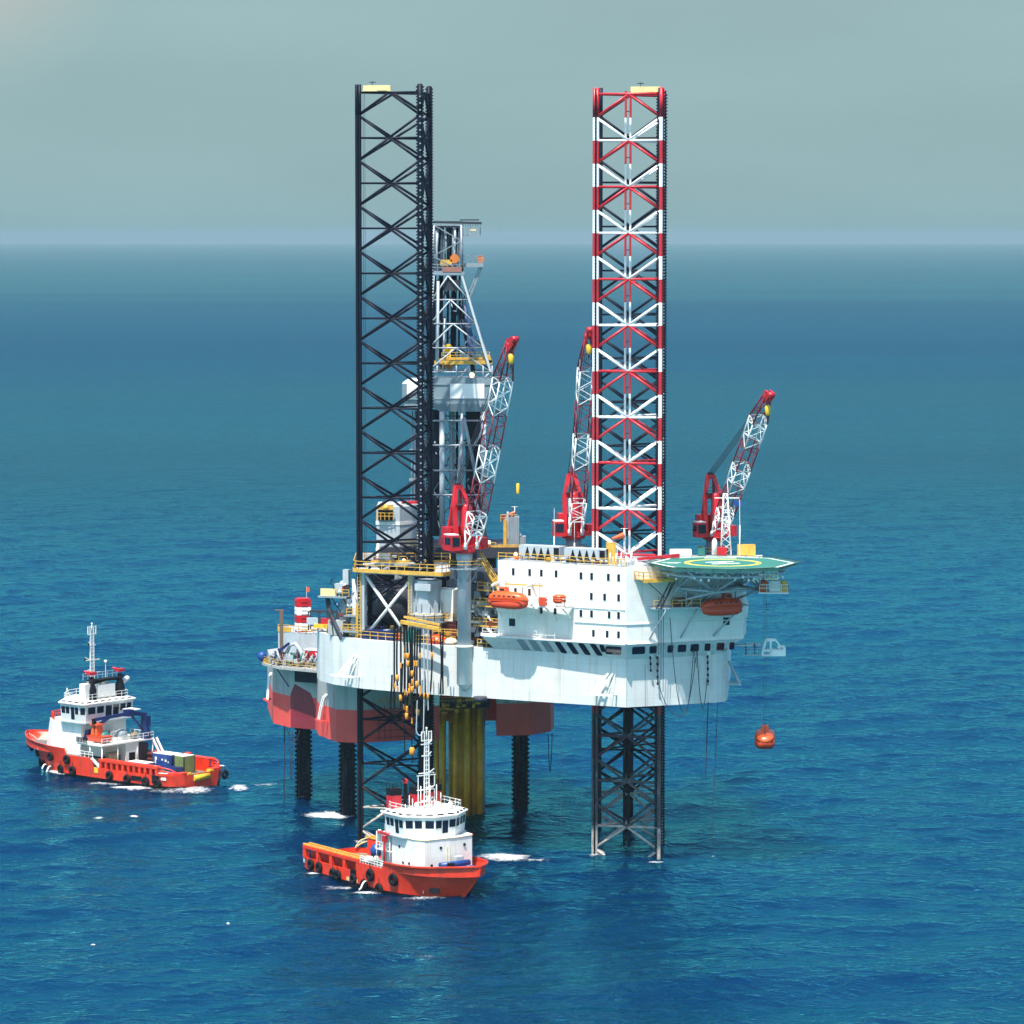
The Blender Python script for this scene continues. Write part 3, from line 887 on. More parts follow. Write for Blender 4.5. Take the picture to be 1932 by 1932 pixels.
for t_ in (0, .25): m.tube((-21.95 + t_, 526.4, 24), (-21.95 + t_, 526.4, 111), .035, 4)
m.build('riser_pipe', L1)

# ---- square rack legs of the red barge
GB = 'square rack legs of the red barge'
def box_leg(label, u, v, Y, ztop, rz=R(20), cap=False):
    p = sea(u, v); p = pt(u, v, p.y); p.z = 0
    L = thing('rack_leg', label, 'barge leg', p, group=GB)
    m = MB(NAVYW)
    m.box(p + V((0, 0, (min(ztop, 26) - 3) / 2)), (1.9, 1.9, min(ztop, 26) + 3), rz)
    m.build('column', L)
    for a in (0, math.pi / 2, math.pi, -math.pi / 2):
        m = MB(NAVY); d = V((math.cos(rz + a), math.sin(rz + a), 0)); q = p + d * 1.02
        zc = min(ztop, 26); m.box(q + V((0, 0, (zc - 3) / 2 - .1)), (.16, .6, zc + 2.6), rz + a)
        z = -1.5
        while z < zc - .3:
            m.box(q + d * .2 + V((0, 0, z)), (.34, .5, .36), rz + a); z += .72
        m.build('rack', L)
    if cap:
        m = MB()
        for k in range(5):
            z0 = 25.9 + k * 1.27
            m.use(CLEANW if k % 2 else CRANER)
            m.box(p + V((0, 0, z0 + .635)), (2.2, 2.2, 1.27), rz)
            for a in (0, math.pi / 2, math.pi, -math.pi / 2):
                d = V((math.cos(rz + a), math.sin(rz + a), 0))
                for j in range(2): m.box(p + d * 1.16 + V((0, 0, z0 + .35 + .6 * j)), (.2, 1.0, .3), rz + a)
        m.use(CRANER).box(p + V((0, 0, 32.28)), (1.9, 1.9, .12), rz)
        m.build('leg_top', L)
        m = MB(WHITE); m.tube(p + V((.6, 0, 32.3)), p + V((.6, 0, 34.2)), .04, 4); m.use(LBOAT).panel(p + V((.6, 0, 33.3)), (.5, -.3, .1), (0, 0, .75), .03); m.build('flag', L)
    return L
box_leg('dark rack leg with a red and white striped top at far left', 573, 1508, 561, 32.3, R(14), True)
box_leg('square dark rack leg under the front corner of the red barge, foam at its foot', 656, 1537, 547, 25, R(14))
box_leg('square dark rack leg under the right end of the red barge', 982, 1523, 554, 21.5, R(14))
box_leg('square dark rack leg hidden behind the yellow conductor pipes', 893, 1490, 570, 21.5, R(14))
# ================================================================ accommodation block
BZ0, BZ1 = 32.4, 43.3
BC = V((16.1, 498.0, 0))
def fl_(t, out=0.0, z=0.0):      # point on the left face, t metres left of the corner
    p = BC - E1 * t + N1 * out; return V((p.x, p.y, z))
def fr_(s, out=0.0, z=0.0):      # point on the right face
    p = BC + E2 * s + N2 * out; return V((p.x, p.y, z))
acc = thing('accommodation_block', 'big white four storey accommodation block with small dark windows', 'accommodation block', (16, 505, BZ0))
LT, RT = 21.2, 18.3
bl = fl_(LT); br = fr_(RT)
back = [(br.x + 1.0, br.y + 9), (bl.x + 6, bl.y + 12)]
m = MB(WHITE)
c1, c2, bl = fl_(8.2), fl_(9.8, -.9), fl_(LT, -.9)
m.prism([(bl.x, bl.y), (c2.x, c2.y), (c1.x, c1.y), (BC.x, BC.y), (br.x, br.y)] + back, BZ0, BZ1)
m.build('wall', acc)
m = MB(LGREY)
m.prism([(bl.x + .3, bl.y + .3), (BC.x, BC.y + .5), (br.x - .4, br.y + .4), (br.x, br.y + 8), (bl.x + 6, bl.y + 11)], BZ1 + .03, BZ1 + .1)
m.build('roof', acc)
# windows
def win(parent, c, ex, hgt, w_, n, name='window', frame=True):
    c, ex, n = V(c), V(ex), V(n)
    if frame:
        m = MB(WHITE)
        m.panel(c - ex * (w_ / 2 + .08) + V((0, 0, -.08)), ex * (w_ + .16), V((0, 0, hgt + .16)), .04, n)
        fo = m.build('window_frame', parent)
        m = MB(GLASS); m.panel(c - ex * (w_ / 2) + n * .045, ex * w_, V((0, 0, hgt)), .02, n)
        m.build('pane', fo)
    else:
        m = MB(GLASS); m.panel(c - ex * (w_ / 2), ex * w_, V((0, 0, hgt)), .03, n)
        m.build(name, parent)
def ucol(u):                     # photo column -> t on the left face
    best = min((abs((lambda p: 966 + p.x * F / (p.y * math.cos(PITCH) + (H - 38) * math.sin(PITCH)))(fl_(t / 50)) - u), t / 50) for t in range(0, 1150))
    return best[1]
for v_z, us, pr in ((41.4, (963, 994, 1016, 1044), -.9), (41.4, (1096.5, 1116.5, 1148, 1167.5), 0),
                    (38.55, (993.5, 967), -.9), (38.55, (1116, 1141, 1167.5), 0),
                    (36.05, (1016, 1042), -.9), (36.05, (1096.5, 1116.5, 1149.5, 1167.5), 0), (33.3, (1120, 1146, 1167.5), 0)):
    for u in us:
        win(acc, fl_(ucol(u), pr, v_z - .1), E1, .98, .42, N1)
win(acc, fl_(ucol(961), -.9, 33.9), E1, 1.1, 1.0, N1)
win(acc, fr_(15.6, 0, 34.5), E2, 1.1, 1.0, N2)
for z, s in ((41.6, 1.0), (38.7, 1.2)):
    pass
# ledges between storeys
m = MB(WHITE)
m.bar(fl_(8.2, .06, 35.2), fl_(0, .06, 35.2), .2, .14); m.bar(fl_(0, .06, 35.2), fr_(RT, .06, 35.2), .2, .14)
m.bar(fl_(LT + 1.4, -.05, BZ0 + .05), fl_(-.2, -.05, BZ0 + .05), 1.7, .2)
m.build('ledge', acc)
# sloping skirt with bridge windows and painted dark gaps, between block and hull
TOPL = [fl_(LT + 2.2, .3, BZ0), fl_(0, .3, BZ0) + V((.1, -.1, 0)), fr_(RT - .2, .3, BZ0)]
hc = V((16.2, 499.7, 0))
BOTL = [V((*(hc - E1 * 21 + N1 * .06).xy, 30.1)), V((hc.x, hc.y - .08, 30.1)), V((*(hc + E2 * 13.6 + N2 * .06).xy, 30.1))]
m = MB(HULLW)
m.add([TOPL[0], TOPL[1], BOTL[1], BOTL[0]], [(0, 1, 2, 3)])
m.add([TOPL[1], TOPL[2], BOTL[2], BOTL[1]], [(0, 1, 2, 3)])
inb = [p + V((0, 6, 0)) for p in TOPL] 
m.add([TOPL[0], TOPL[1], TOPL[2], inb[2], inb[1], inb[0]], [(0, 1, 4, 5), (1, 2, 3, 4)])
m.add([BOTL[0], BOTL[1], BOTL[2], BOTL[2] + V((0, 6, 0)), BOTL[1] + V((0, 6, 0)), BOTL[0] + V((0, 6, 0))], [(0, 1, 4, 5), (1, 2, 3, 4)])
m.add([TOPL[2], BOTL[2], BOTL[2] + V((0, 6, 0)), inb[2]], [(0, 1, 2, 3)])
m.add([TOPL[0], BOTL[0], BOTL[0] + V((0, 6, 0)), inb[0]], [(0, 1, 2, 3)])
m.build('sloping_skirt', acc)
def skirt_quad(side, a, b, t0, t1, slant=0.0, mat_=GLASS, name='window_or_gap_shade', proud=.05):
    """window or painted dark gap on the sloping skirt: a..b metres from the corner, t0..t1 down the slope"""
    P0, P1 = (TOPL[1], TOPL[0]) if side == 'L' else (TOPL[1], TOPL[2])
    Q0, Q1 = (BOTL[1], BOTL[0]) if side == 'L' else (BOTL[1], BOTL[2])
    LL = (P1 - P0).length
    dP, dQ = (P1 - P0).normalized(), (Q1 - Q0).normalized()
    f = lambda s, t: line(P0 + dP * s, Q0 + dQ * s, t)
    cs = [f(a + slant * t0, t0), f(b + slant * t0, t0), f(b + slant * t1, t1), f(a + slant * t1, t1)]
    n = (cs[1] - cs[0]).cross(cs[3] - cs[0]).normalized()
    if n.y > 0: n = -n
    m = MB(mat_)
    # rounded corners
    poly = []
    for i in range(4):
        p, pa, pb = cs[i], cs[i - 1], cs[(i + 1) % 4]
        ra = min(.22, (pa - p).length * .25)
        poly += [p + (pa - p).normalized() * ra, p + ((pa - p).normalized() + (pb - p).normalized()) * ra * .3, p + (pb - p).normalized() * ra]
    k = len(poly)
    m.add([p + n * proud for p in poly] + [p - n * .02 for p in poly], [tuple(range(k))] + [(i, (i + 1) % k, k + (i + 1) % k, k + i) for i in range(k)])
    m.build(name, acc)
skirt_quad('L', .7, 3.2, .18, .72, .2); skirt_quad('L', 3.6, 4.3, .12, .6, -.6)
for i, a in enumerate((5.0, 6.9, 8.8, 10.7, 12.7, 14.7, 16.6)):  # slanted panels put the shade of the open bays between ribs into colour
    skirt_quad('L', a, a + (.95 if i < 4 else 1.2), .1, .86, -1.5, GLASS if i < 4 else GREY, 'window_or_gap_shade' if i < 4 else 'recess_shade')
for a, wd in ((1.0, 2.0), (3.7, 1.1), (6.5, .9), (8.1, 1.3), (10.1, 1.3), (12.3, .9), (14.2, 1.2), (16.2, .8)):
    skirt_quad('R', a, a + wd, .18, .68, -.2)
# lifeboat gallery on the left face
LZ = 37.5
m = MB(WHITE)
a0, a1 = fl_(LT + .2, -.85, LZ), fl_(8.4, -.1, LZ)
m.add([a0, a1, fl_(8.4, 2.6, LZ), fl_(13.6, 2.6, LZ), fl_(13.6, 1.3, LZ), fl_(LT + .2, 1.3, LZ)] , [(0, 1, 2, 3, 4, 5)])
m.add([p - V((0, 0, .25)) for p in (a0, a1, fl_(8.4, 2.6, LZ), fl_(13.6, 2.6, LZ), fl_(13.6, 1.3, LZ), fl_(LT + .2, 1.3, LZ))], [(5, 4, 3, 2, 1, 0)])
ol = [a0, a1, fl_(8.4, 2.6, LZ), fl_(13.6, 2.6, LZ), fl_(13.6, 1.3, LZ), fl_(LT + .2, 1.3, LZ)]
for i in range(6):
    p, q = ol[i], ol[(i + 1) % 6]
    m.add([p, q, q - V((0, 0, .25)), p - V((0, 0, .25))], [(0, 1, 2, 3)])
for t in (20.6, 17.6, 14.4, 11.6, 8.9):
    m.bar(fl_(t, 1.2 if t > 13.6 else 2.5, LZ - .2), fl_(t, -.85, LZ - 2.4), .16)
m.build('lifeboat_gallery', acc)
m = MB(WHITE)
m.rail([fl_(13.4, 2.55, LZ), fl_(8.5, 2.55, LZ), fl_(8.5, .9, LZ)], 1.1, 1.2, .06)
m.rail([fl_(8.4, .15, LZ - .3), fl_(.2, .15, LZ - .3)], .2, 1.4, .05, ())
m.rail([fl_(LT + 1.6, .8, BZ0 + .15), fl_(11, .8, BZ0 + .15)], 1.05, 1.4, .05)
m.build('railing', acc)
m = MB(YEL)
m.rail([fl_(LT, -1.05, BZ1), fl_(9.8, -1.05, BZ1), fl_(8.1, -.15, BZ1), fl_(0.3, -.15, BZ1)], 1.1, 1.3, .07)
m.bar(fl_(18.8, 1.4, 40.2), fl_(12.6, 1.4, 40.2), .3, .2)
m.build('railing', acc)
for k, (t0, t1) in enumerate(((20.4, 18.4), (14.9, 13.0))):     # davit arms over the left lifeboat
    m = MB(WHITE)
    m.bar(fl_(t0 - .6, -.8, LZ), fl_(t0 - .6, 1.6, LZ + 2.9), .3); m.bar(fl_(t0 - .6, 1.5, LZ + 2.85), fl_(t0 - .6, 3.3, LZ + 2.6), .3)
    m.bar(fl_(t0 - .6, -.85, LZ + 2.9), fl_(t0 - .6, 1.6, LZ + 2.9), .2)
    m.tube(fl_(t0 - .6, 3.0, LZ + 2.6), fl_(t0 - .6, 3.0, LZ + .8), .05, 4)
    m.build('davit', acc)
# right gallery under the helideck
RZ = 37.6
m = MB(LGREY)
rg = [fr_(3.2, .05, RZ), fr_(17.9, .05, RZ), fr_(17.9, 2.6, RZ), fr_(10.3, 3.0, RZ), fr_(3.4, 2.0, RZ)]
k = len(rg)
m.add(rg + [p - V((0, 0, .22)) for p in rg], [tuple(range(k)), tuple(range(2 * k - 1, k - 1, -1))] + [(i, (i + 1) % k, k + (i + 1) % k, k + i) for i in range(k)])
for s in (5.2, 10.0, 17.0):
    m.tube(fr_(s, 2.2, RZ - .2), fr_(s - (1.6 if s < 12 else 3.5), .05, RZ - 4.6), .13, 6)
m.build('gallery', acc)
m = MB(YEL)
m.rail([fr_(3.4, 1.9, RZ), fr_(10.2, 2.9, RZ)], 1.05, 1.3, .06)
m.build('railing', acc)
m = MB(DGREY)
for k in (0, .7): m.bar(fr_(3.6 + k, 2.3, RZ - .1), fr_(6.0 + k, 2.0, RZ + 3.8), .1, .2)
for i in range(12): m.bar(line(fr_(3.6, 2.3, RZ), fr_(6.0, 2.0, RZ + 3.8), (i + .5) / 12), line(fr_(4.3, 2.3, RZ), fr_(6.7, 2.0, RZ + 3.8), (i + .5) / 12), .16, .05)
m.build('stair', acc)
m = MB(RUST)
for s in (7.6, 9.0): m.box(fr_(s, .8, RZ + .6), (1.2, .9, 1.1), R(22))
m.build('locker', acc)
m = MB(YEL)   # railed access platform at the helideck's left end
m.add([fr_(1.2, .0, 41.6), fr_(6.4, .0, 41.6), fr_(6.4, 2.3, 41.6), fr_(1.6, 2.3, 41.6)], [(0, 1, 2, 3)])
m.bar(fr_(1.6, 2.3, 41.5), fr_(6.4, 2.3, 41.5), .3, .5)
m.rail([fr_(1.2, .1, 41.6), fr_(1.6, 2.3, 41.6), fr_(6.4, 2.3, 41.6)], 1.1, 1.0, .07)
m.use(DGREY)
m.bar(fr_(2.2, 2.2, 41.4), fr_(5.6, 1.2, RZ + 1.2), .1); m.bar(fr_(6.2, 2.2, 41.4), fr_(5.6, 1.2, RZ + 1.2), .1)
m.build('access_platform', acc)
# right end: balcony, white drum
m = MB(WHITE)
m.lathe(fr_(18.6, -1.5, 35), [(.5, 0), (1.0, .4), (1.1, 2.2), (.9, 2.8), (.3, 3.1)], 12)
m.build('raft_canister', acc)
m = MB(LGREY)
m.box(fr_(19.4, -1.2, 31.35), (4.0, 1.6, .2), R(8))
m.build('side_balcony', acc)

# roof air handlers
def air_handler(c, ex, L_, label):
    t = thing('air_handler', label, 'air conditioner', c, group='air handlers on the block roof')
    c, ex = V(c), V(ex); n = V((ex.y, -ex.x, 0))
    rz = math.atan2(ex.y, ex.x)
    m = MB(LGREY); m.box(c + V((0, 0, 1.35)), (L_, 2.2, 1.5), rz); m.build('casing', t)
    for i in range(4):
        p = c + ex * ((i - 1.7) * L_ * .17) + n * 1.12 + V((0, 0, .62))
        m = MB(BLACK); m.add([p - ex * .42, p + ex * .42, p + ex * .06 + V((0, 0, 1.25)), p - ex * .06 + V((0, 0, 1.25))] + [q + n * .03 for q in (p - ex * .42, p + ex * .42, p + ex * .06 + V((0, 0, 1.25)), p - ex * .06 + V((0, 0, 1.25)))], [(4, 5, 6, 7), (0, 1, 5, 4), (1, 2, 6, 5), (2, 3, 7, 6), (3, 0, 4, 7)])
        m.build('vent', t)
    p = c + ex * (L_ * .36) + n * 1.1 + V((0, 0, .75))
    m = MB(BLACK); m.panel(p, ex * (L_ * .13), V((0, 0, 1.2)), .04, n); m.build('grille', t)
    m = MB(DGREY)
    for i in range(6): m.box(c + ex * ((i - 2.5) * L_ * .18) + n * .9 + V((0, 0, .3)), (.25, .25, .6), rz)
    m.build('feet', t)
pA = fl_(15.2, -3.4, BZ1 + .1); pB = fl_(7.4, -2.6, BZ1 + .1)
air_handler(pA, E1, 6.6, 'left grey air handler with black triangular vents on the white block roof')
air_handler(pB, E1, 6.6, 'right grey air handler with black triangular vents, nearer the helideck')
rr = random.Random(5)
for i in range(14):
    p = fl_(rr.uniform(1, 20), rr.uniform(-4, -1.6), BZ1 + .1)
    MB(rr.choice([YEL, WHITE, DGREY, LBOAT, WHITE])).box(p + V((0, 0, .3)), (rr.uniform(.3, 1.0), rr.uniform(.3, .8), rr.uniform(.4, .9)), R(-29)).build('roof_box', acc)
for i in range(10):
    p = fl_(rr.uniform(0, 3.5), rr.uniform(-3, -.6), BZ1 + .1); MB(WHITE).tube(p, p + V((0, 0, rr.uniform(1, 2.6))), rr.uniform(.06, .16), 5).build('vent_pipe', acc)
m = MB(YEL); m.box(fl_(3.5, -2.4, BZ1 + 1.2), (1.1, 1.0, 2.2)); m.box(fl_(3.6, -2.3, BZ1 + 2.75), (1.4, .9, .9)); m.build('yellow_cabin', acc)
m = MB(RED); m.bar((18, 505.5, BZ1 + .5), (24, 507.4, BZ1 + .9), .5, .4); m.bar((18, 506.5, BZ1 + .4), (24, 508.6, BZ1 + .5), .5, .3); m.build('red_beam', acc)
for nm, lab, t, dz in (('whip_antenna', 'tall thin white whip antenna behind the left air handler', 14.2, 7.4), ('whip_antenna', 'short thin whip antenna between the two air handlers', 10.9, 5.6)):
    m = MB(WHITE); p = fl_(t, -5.0, BZ1 + .1)
    m.tube(p, p + V((0, 0, dz * .45)), .09, 6); m.tube(p + V((0, 0, dz * .45)), p + V((0, 0, dz)), .045, 5, r2=.02)
    tag(m.build(nm, top=p), lab, 'antenna', 'antennas on the block roof')
def windsock(c, hgt, dirv, label, sz=1.0):
    t = thing('windsock', label, 'windsock', c)
    c = V(c); m = MB(WHITE); m.tube(c, c + V((0, 0, hgt)), .06, 5); m.tube(c + V((-.5, 0, hgt)), c + V((.5, 0, hgt)), .05, 4); m.build('pole', t)
    m = MB(LBOAT); p = c + V((0, 0, hgt - .9)); d = V(dirv)
    m.tube(p, p + d * (1.9 * sz), .42 * sz, 10, r2=.16 * sz, cap=False); m.build('sock', t)
windsock(fl_(1.9, -3.0, BZ1 + .1), 5.1, (-.9, -.1, -.28), 'orange windsock on a white pole left of the helideck')

# ================================================================ helideck
HC = V((29.8, 500.2, 43.75)); HR = 10.5
hd = thing('helideck', 'green octagonal helideck with a yellow ring and white letter H on a steel truss', 'helideck', HC)
octa = lambda r, z, off=0: [HC + V((r * math.cos(R(45 * k + off)), r * math.sin(R(45 * k + off)), z)) for k in range(8)]
def ngon_slab(m, ps, th):
    k = len(ps); qs = [p - V((0, 0, th)) for p in ps]
    return m.add(list(ps) + qs, [tuple(range(k)), tuple(range(2 * k - 1, k - 1, -1))] + [(i, (i + 1) % k, k + (i + 1) % k, k + i) for i in range(k)])
def flat_ring(m, r0, r1, z, n=48, off=0.0):
    vs = []
    for r in (r0, r1):
        vs += [HC + V((r * math.cos(2 * math.pi * i / n + off), r * math.sin(2 * math.pi * i / n + off), z)) for i in range(n)]
    return m.add(vs, [(i, (i + 1) % n, n + (i + 1) % n, n + i) for i in range(n)])
ngon_slab(MB(GREEN), octa(HR, 0), .3).build('deck_plate', hd)
flat_ring(MB(LINEW), 9.72, 10.12, .006, 8).build('border_line', hd)
flat_ring(MB(LINEY), 4.75, 5.5, .006).build('landing_circle', hd)
m = MB(LINEW)
ha = R(17); ax = V((math.cos(ha), math.sin(ha), 0)); ay = V((-ax.y, ax.x, 0))
def flatbox(m, a, b, wd, z=.01):
    a, b = HC + a + V((0, 0, z)), HC + b + V((0, 0, z)); d = (b - a).normalized(); e = V((-d.y, d.x, 0)) * wd / 2
    m.add([a - e, a + e, b + e, b - e], [(0, 1, 2, 3)])
flatbox(m, ax * -2.1 + ay * 1.25, ax * 2.1 + ay * 1.25, .8); flatbox(m, ax * -2.1 - ay * 1.25, ax * 2.1 - ay * 1.25, .8); flatbox(m, ay * -.86, ay * .86, .8, .006)
m.build('letter_h', hd)
m = MB(LINEW)
flatbox(m, V((-8.6, .6, 0)), V((-5.9, .2, 0)), .5); flatbox(m, V((-7.9, -.6, 0)), V((-6.4, -.8, 0)), .4); flatbox(m, V((-2.2, 7.4, 0)), V((2.4, 7.4, 0)), .8)
m.build('deck_marks', hd)
# sloping perimeter net
net = bpy.data.materials.new('safety_net'); net.use_nodes = True; nt = net.node_tree
bs = nt.nodes['Principled BSDF']; bs.inputs['Base Color'].default_value = (.03, .12, .10, 1); bs.inputs['Alpha'].default_value = .55
m = MB(net)
pi_, po = octa(HR + .02, -.12), octa(HR + .85, .12)
for i in range(8): m.add([pi_[i], pi_[(i + 1) % 8], po[(i + 1) % 8], po[i]], [(0, 1, 2, 3)])
m.use(DGREY)
for i in range(8):
    m.tube(po[i], po[(i + 1) % 8], .05, 4)
    for k in range(4): m.tube(line(pi_[i], pi_[(i + 1) % 8], k / 4), line(po[i], po[(i + 1) % 8], k / 4), .04, 4)
m.build('safety_net', hd)
m = MB(LGREY)
low = octa(9.6, -.32); low2 = octa(8.9, -1.3)
for i in range(8):
    m.bar(low[i] , low[(i + 1) % 8], .3, .5); m.bar(low2[i], low2[(i + 1) % 8], .2, .25)
for k in range(-4, 5):
    y = k * 2.1; x = math.sqrt(max(0, 9.4 ** 2 - y * y))
    m.bar(HC + V((-x, y, -.5)), HC + V((x, y, -.5)), .22, .36); m.bar(HC + V((y, -x, -.5)), HC + V((y, x, -.5)), .2, .3)
m.build('deck_beam', hd)
m = MB(LGREY)
hubs = [HC + V((-1.2, -4.6, -3.7)), HC + V((5.4, -1.4, -3.6)), HC + V((-6.5, -1.8, -3.4)), HC + V((2.5, 3, -3.6))]
for j, h in enumerate(hubs):
    for k in range(10):
        t = R(36 * k + 8 * j); r = 5.2
        q = h + V((r * math.cos(t), r * math.sin(t), 0)); q.z = HC.z - .5
        if (q - HC).xy.length < 9.4: m.tube(h, q, .12, 6)
for a_, b_ in ((0, 1), (0, 2), (1, 3), (2, 3), (0, 3)): m.tube(hubs[a_], hubs[b_], .2, 6)
for s, o_ in ((7.0, 0), (11.5, 0), (16.5, 0)):
    w_ = fr_(s, .1, RZ + .4)
    for h in hubs[:3]:
        if (h - w_).length < 9: m.tube(h, w_, .17, 6)
m.build('truss', hd)
m = MB(WHITE)
rr = random.Random(9)
for k in range(22):
    t = R(200 + k * 6.6); r = rr.uniform(7.8, 9.0)
    m.box(HC + V((r * math.cos(t), r * math.sin(t), -1.5 + rr.uniform(-.3, .5))), (.3, .3, .35))
m.build('deck_light', hd)
m = MB(LGREY)
for s in (8.2, 10.4, 12.6): m.tube(fr_(s, 2.4, RZ), fr_(s, 2.4, 43.2), .12, 6)
m.tube(fr_(8.4, 2.4, RZ), fr_(12.4, 2.4, 42.9), .14, 6); m.tube(fr_(12.6, 2.4, RZ + .2), fr_(9.4, 2.4, 42.9), .1, 6)
m.build('support_post', hd)
m = MB(WHITE)   # end platform with red and yellow gear at the right edge
g0 = HC + V((7.0, -2.0, -4.0))
m.box(g0, (4.2, 2.2, .2)); m.rail([g0 + V((-2, -1.1, .1)), g0 + V((2.1, -1.1, .1)), g0 + V((2.1, 1.1, .1))], 1.1, 1, .06)
m.box(g0 + V((.2, 0, .9)), (1.6, 1.2, 1.5)); m.use(YEL).box(g0 + V((1.5, -.2, .9)), (.8, 1.1, 1.6)); m.use(LBOAT).lathe(g0 + V((-1.4, -.4, .1)), [(.65, 0), (.65, 1.5), (.3, 1.7)], 12)
m.build('end_platform', hd)
m = MB(PALEY); g1 = HC + V((6.4, -6.6, -1.6)); m.box(g1, (1.8, .9, .15)); m.rail([g1 + V((-.9, -.45, 0)), g1 + V((.9, -.45, 0))], 1.0, .6, .07); m.build('stair_landing', hd)

# white lattice mast and gear behind the helideck
mp_ = pt(1369.5, 1047, 513.0); mp_.z = BZ1 + .1
t = thing('radio_mast', 'white lattice radio mast with a cross yard behind the helideck', 'mast', mp_)
m = MB(WHITE)
lattice(m, mp_, mp_ + V((-.1, 0, 9.2)), (1.5, 1.5), (.55, .55), (1, 0, 0), (0, 1, 0), 9, .09, .06)
m.build('lattice', t)
m = MB(WHITE); m.bar(mp_ + V((-1.7, 0, 8.6)), mp_ + V((1.9, 0, 8.6)), .14); m.tube(mp_ + V((1.2, .2, 6.6)), mp_ + V((1.2, .2, 8.6)), .05, 4); m.build('yard', t)
m = MB(BLUE); m.panel(mp_ + V((1.0, -.1, 7.6)), (1.3, .2, -.35), (.1, 0, .75), .04); m.build('flag', t)
gb = V((mp_.x, mp_.y + 1.5, BZ1))
m = MB(WHITE); m.prism([(24, 508), (36, 509.5), (36.4, 514), (24, 514)], 40.0, 43.6); tag(m.build('rear_deck_house', top=(30, 511, 40)), 'low white deck house behind the helideck carrying the radio mast', 'deck house')
for nm, lab, mt, c, d, sh in (('fire_box', 'red fire box at the foot of the white radio mast', CRANER, (mp_.x - .9, mp_.y - .6, 43.6), (1.9, 1, 1.2), 'box'),
                              ('foam_drum', 'white upright drum left of the radio mast', WHITE, (mp_.x - 1.7, mp_.y - .9, 43.6), (.4, 1, 2.6), 'drum'),
                              ('yellow_cabinet', 'yellow railed cabinet right of the radio mast', YEL, (mp_.x + 3.0, mp_.y + .6, 43.6), (2.6, 1.2, 1.5), 'box'),
                              ('green_locker', 'green locker left of the red fire box', TEAL, (mp_.x - 3.6, mp_.y - .4, 43.6), (1.0, .8, 1.0), 'box'),
                              ('white_locker', 'long low white locker at the far left rear of the helideck', WHITE, (mp_.x - 6.6, mp_.y - .4, 43.6), (3.2, 1, .9), 'box')):
    deck_item(nm, lab, nm.replace('_', ' '), mt, c, d, 0.0, sh)
m = MB(WHITE); p = V((mp_.x + 2.0, mp_.y, 43.6)); m.tube(p, p + V((0, 0, 4.4)), .1, 5); m.tube(p + V((0, 0, 4.4)), p + V((-.05, 0, 8.2)), .05, 4); tag(m.build('whip_antenna', top=p), 'white whip antenna just right of the lattice mast', 'antenna', 'antennas on the block roof')

# ================================================================ lifeboats
def lifeboat(c, ax, label, L_=6.1, wd=2.4, hu=LBOATD, ca=LBOAT, nm='lifeboat'):
    c = V(c); ax = V(ax).normalized(); sd_ = V((-ax.y, ax.x, 0))
    t = thing(nm, label, 'lifeboat', c, group='enclosed lifeboats of the rig')
    def loft(prof, mat_, name):
        m = MB(mat_); n = 16; k = len(prof); vs = []
        for x, w_, z0, z1, ex in prof:
            for i in range(n):
                a = 2 * math.pi * i / n
                cy = math.copysign(abs(math.cos(a)) ** ex, math.cos(a)); cz = math.copysign(abs(math.sin(a)) ** ex, math.sin(a))
                vs.append(c + ax * (x * L_) + sd_ * (cy * w_ * wd / 2) + V((0, 0, (z0 + z1) / 2 + cz * (z1 - z0) / 2)))
        fs = [(j * n + i, j * n + (i + 1) % n, (j + 1) * n + (i + 1) % n, (j + 1) * n + i) for j in range(k - 1) for i in range(n)]
        fs += [tuple(range(n - 1, -1, -1)), tuple(range((k - 1) * n, k * n))]
        m.add(vs, fs, True); return m.build(name, t)
    loft([(-.5, .3, .85, 1.4, .8), (-.47, .7, .35, 1.5, .7), (-.35, .95, .08, 1.55, .7), (0, 1, 0, 1.5, .7), (.3, .9, .06, 1.5, .75), (.44, .55, .3, 1.5, .8), (.5, .12, .8, 1.4, .9)], hu, 'lower_hull')
    loft([(-.495, .5, 1.15, 1.5, .8), (-.46, .8, 1.0, 2.15, .8), (-.36, .93, 1.0, 2.5, .8), (0, .95, 1.0, 2.55, .8), (.3, .88, 1.0, 2.4, .8), (.44, .6, 1.05, 2.0, .8), (.505, .2, 1.2, 1.5, .9)], ca, 'canopy')
    m = MB(LBOATD); m.bar(c - ax * (L_ * .47) + V((0, 0, 1.28)) - sd_ * (wd * .495), c + ax * (L_ * .42) + V((0, 0, 1.28)) - sd_ * (wd * .42), .12, .16)
    m.bar(c - ax * (L_ * .47) + V((0, 0, 1.28)) + sd_ * (wd * .495), c + ax * (L_ * .42) + V((0, 0, 1.28)) + sd_ * (wd * .42), .12, .16); m.build('rubbing_strake', t)
    m = MB(ca); m.box(c - ax * (L_ * .14) + V((0, 0, 2.75)), (1.3, 1.2, .8), math.atan2(ax.y, ax.x), .8); cp = m.build('steering_cupola', t)
    m = MB(GLASS)
    for s_ in (-1, 1): m.box(c - ax * (L_ * .14) + sd_ * (s_ * .56) + V((0, 0, 2.8)), (.7, .04, .3), math.atan2(ax.y, ax.x))
    m.build('pane', cp)
    m = MB(DGREY)
    for k in (-.36, .36): m.tube(c + ax * (L_ * k) + V((0, 0, 2.3)), c + ax * (L_ * k) + V((0, 0, 3.3)), .06, 5)
    m.build('lifting_hook', t)
    m = MB(GLASS)
    for k in range(5):
        for s_ in (-1, 1): m.box(c + ax * (L_ * (-.3 + .13 * k)) + sd_ * (s_ * wd * .455) + V((0, 0, 1.95)), (.34, .1, .2), math.atan2(ax.y, ax.x))
    m.build('porthole', t)
    return t
lc = fl_(17.2, 3.0, 0); lc.z = 36.8
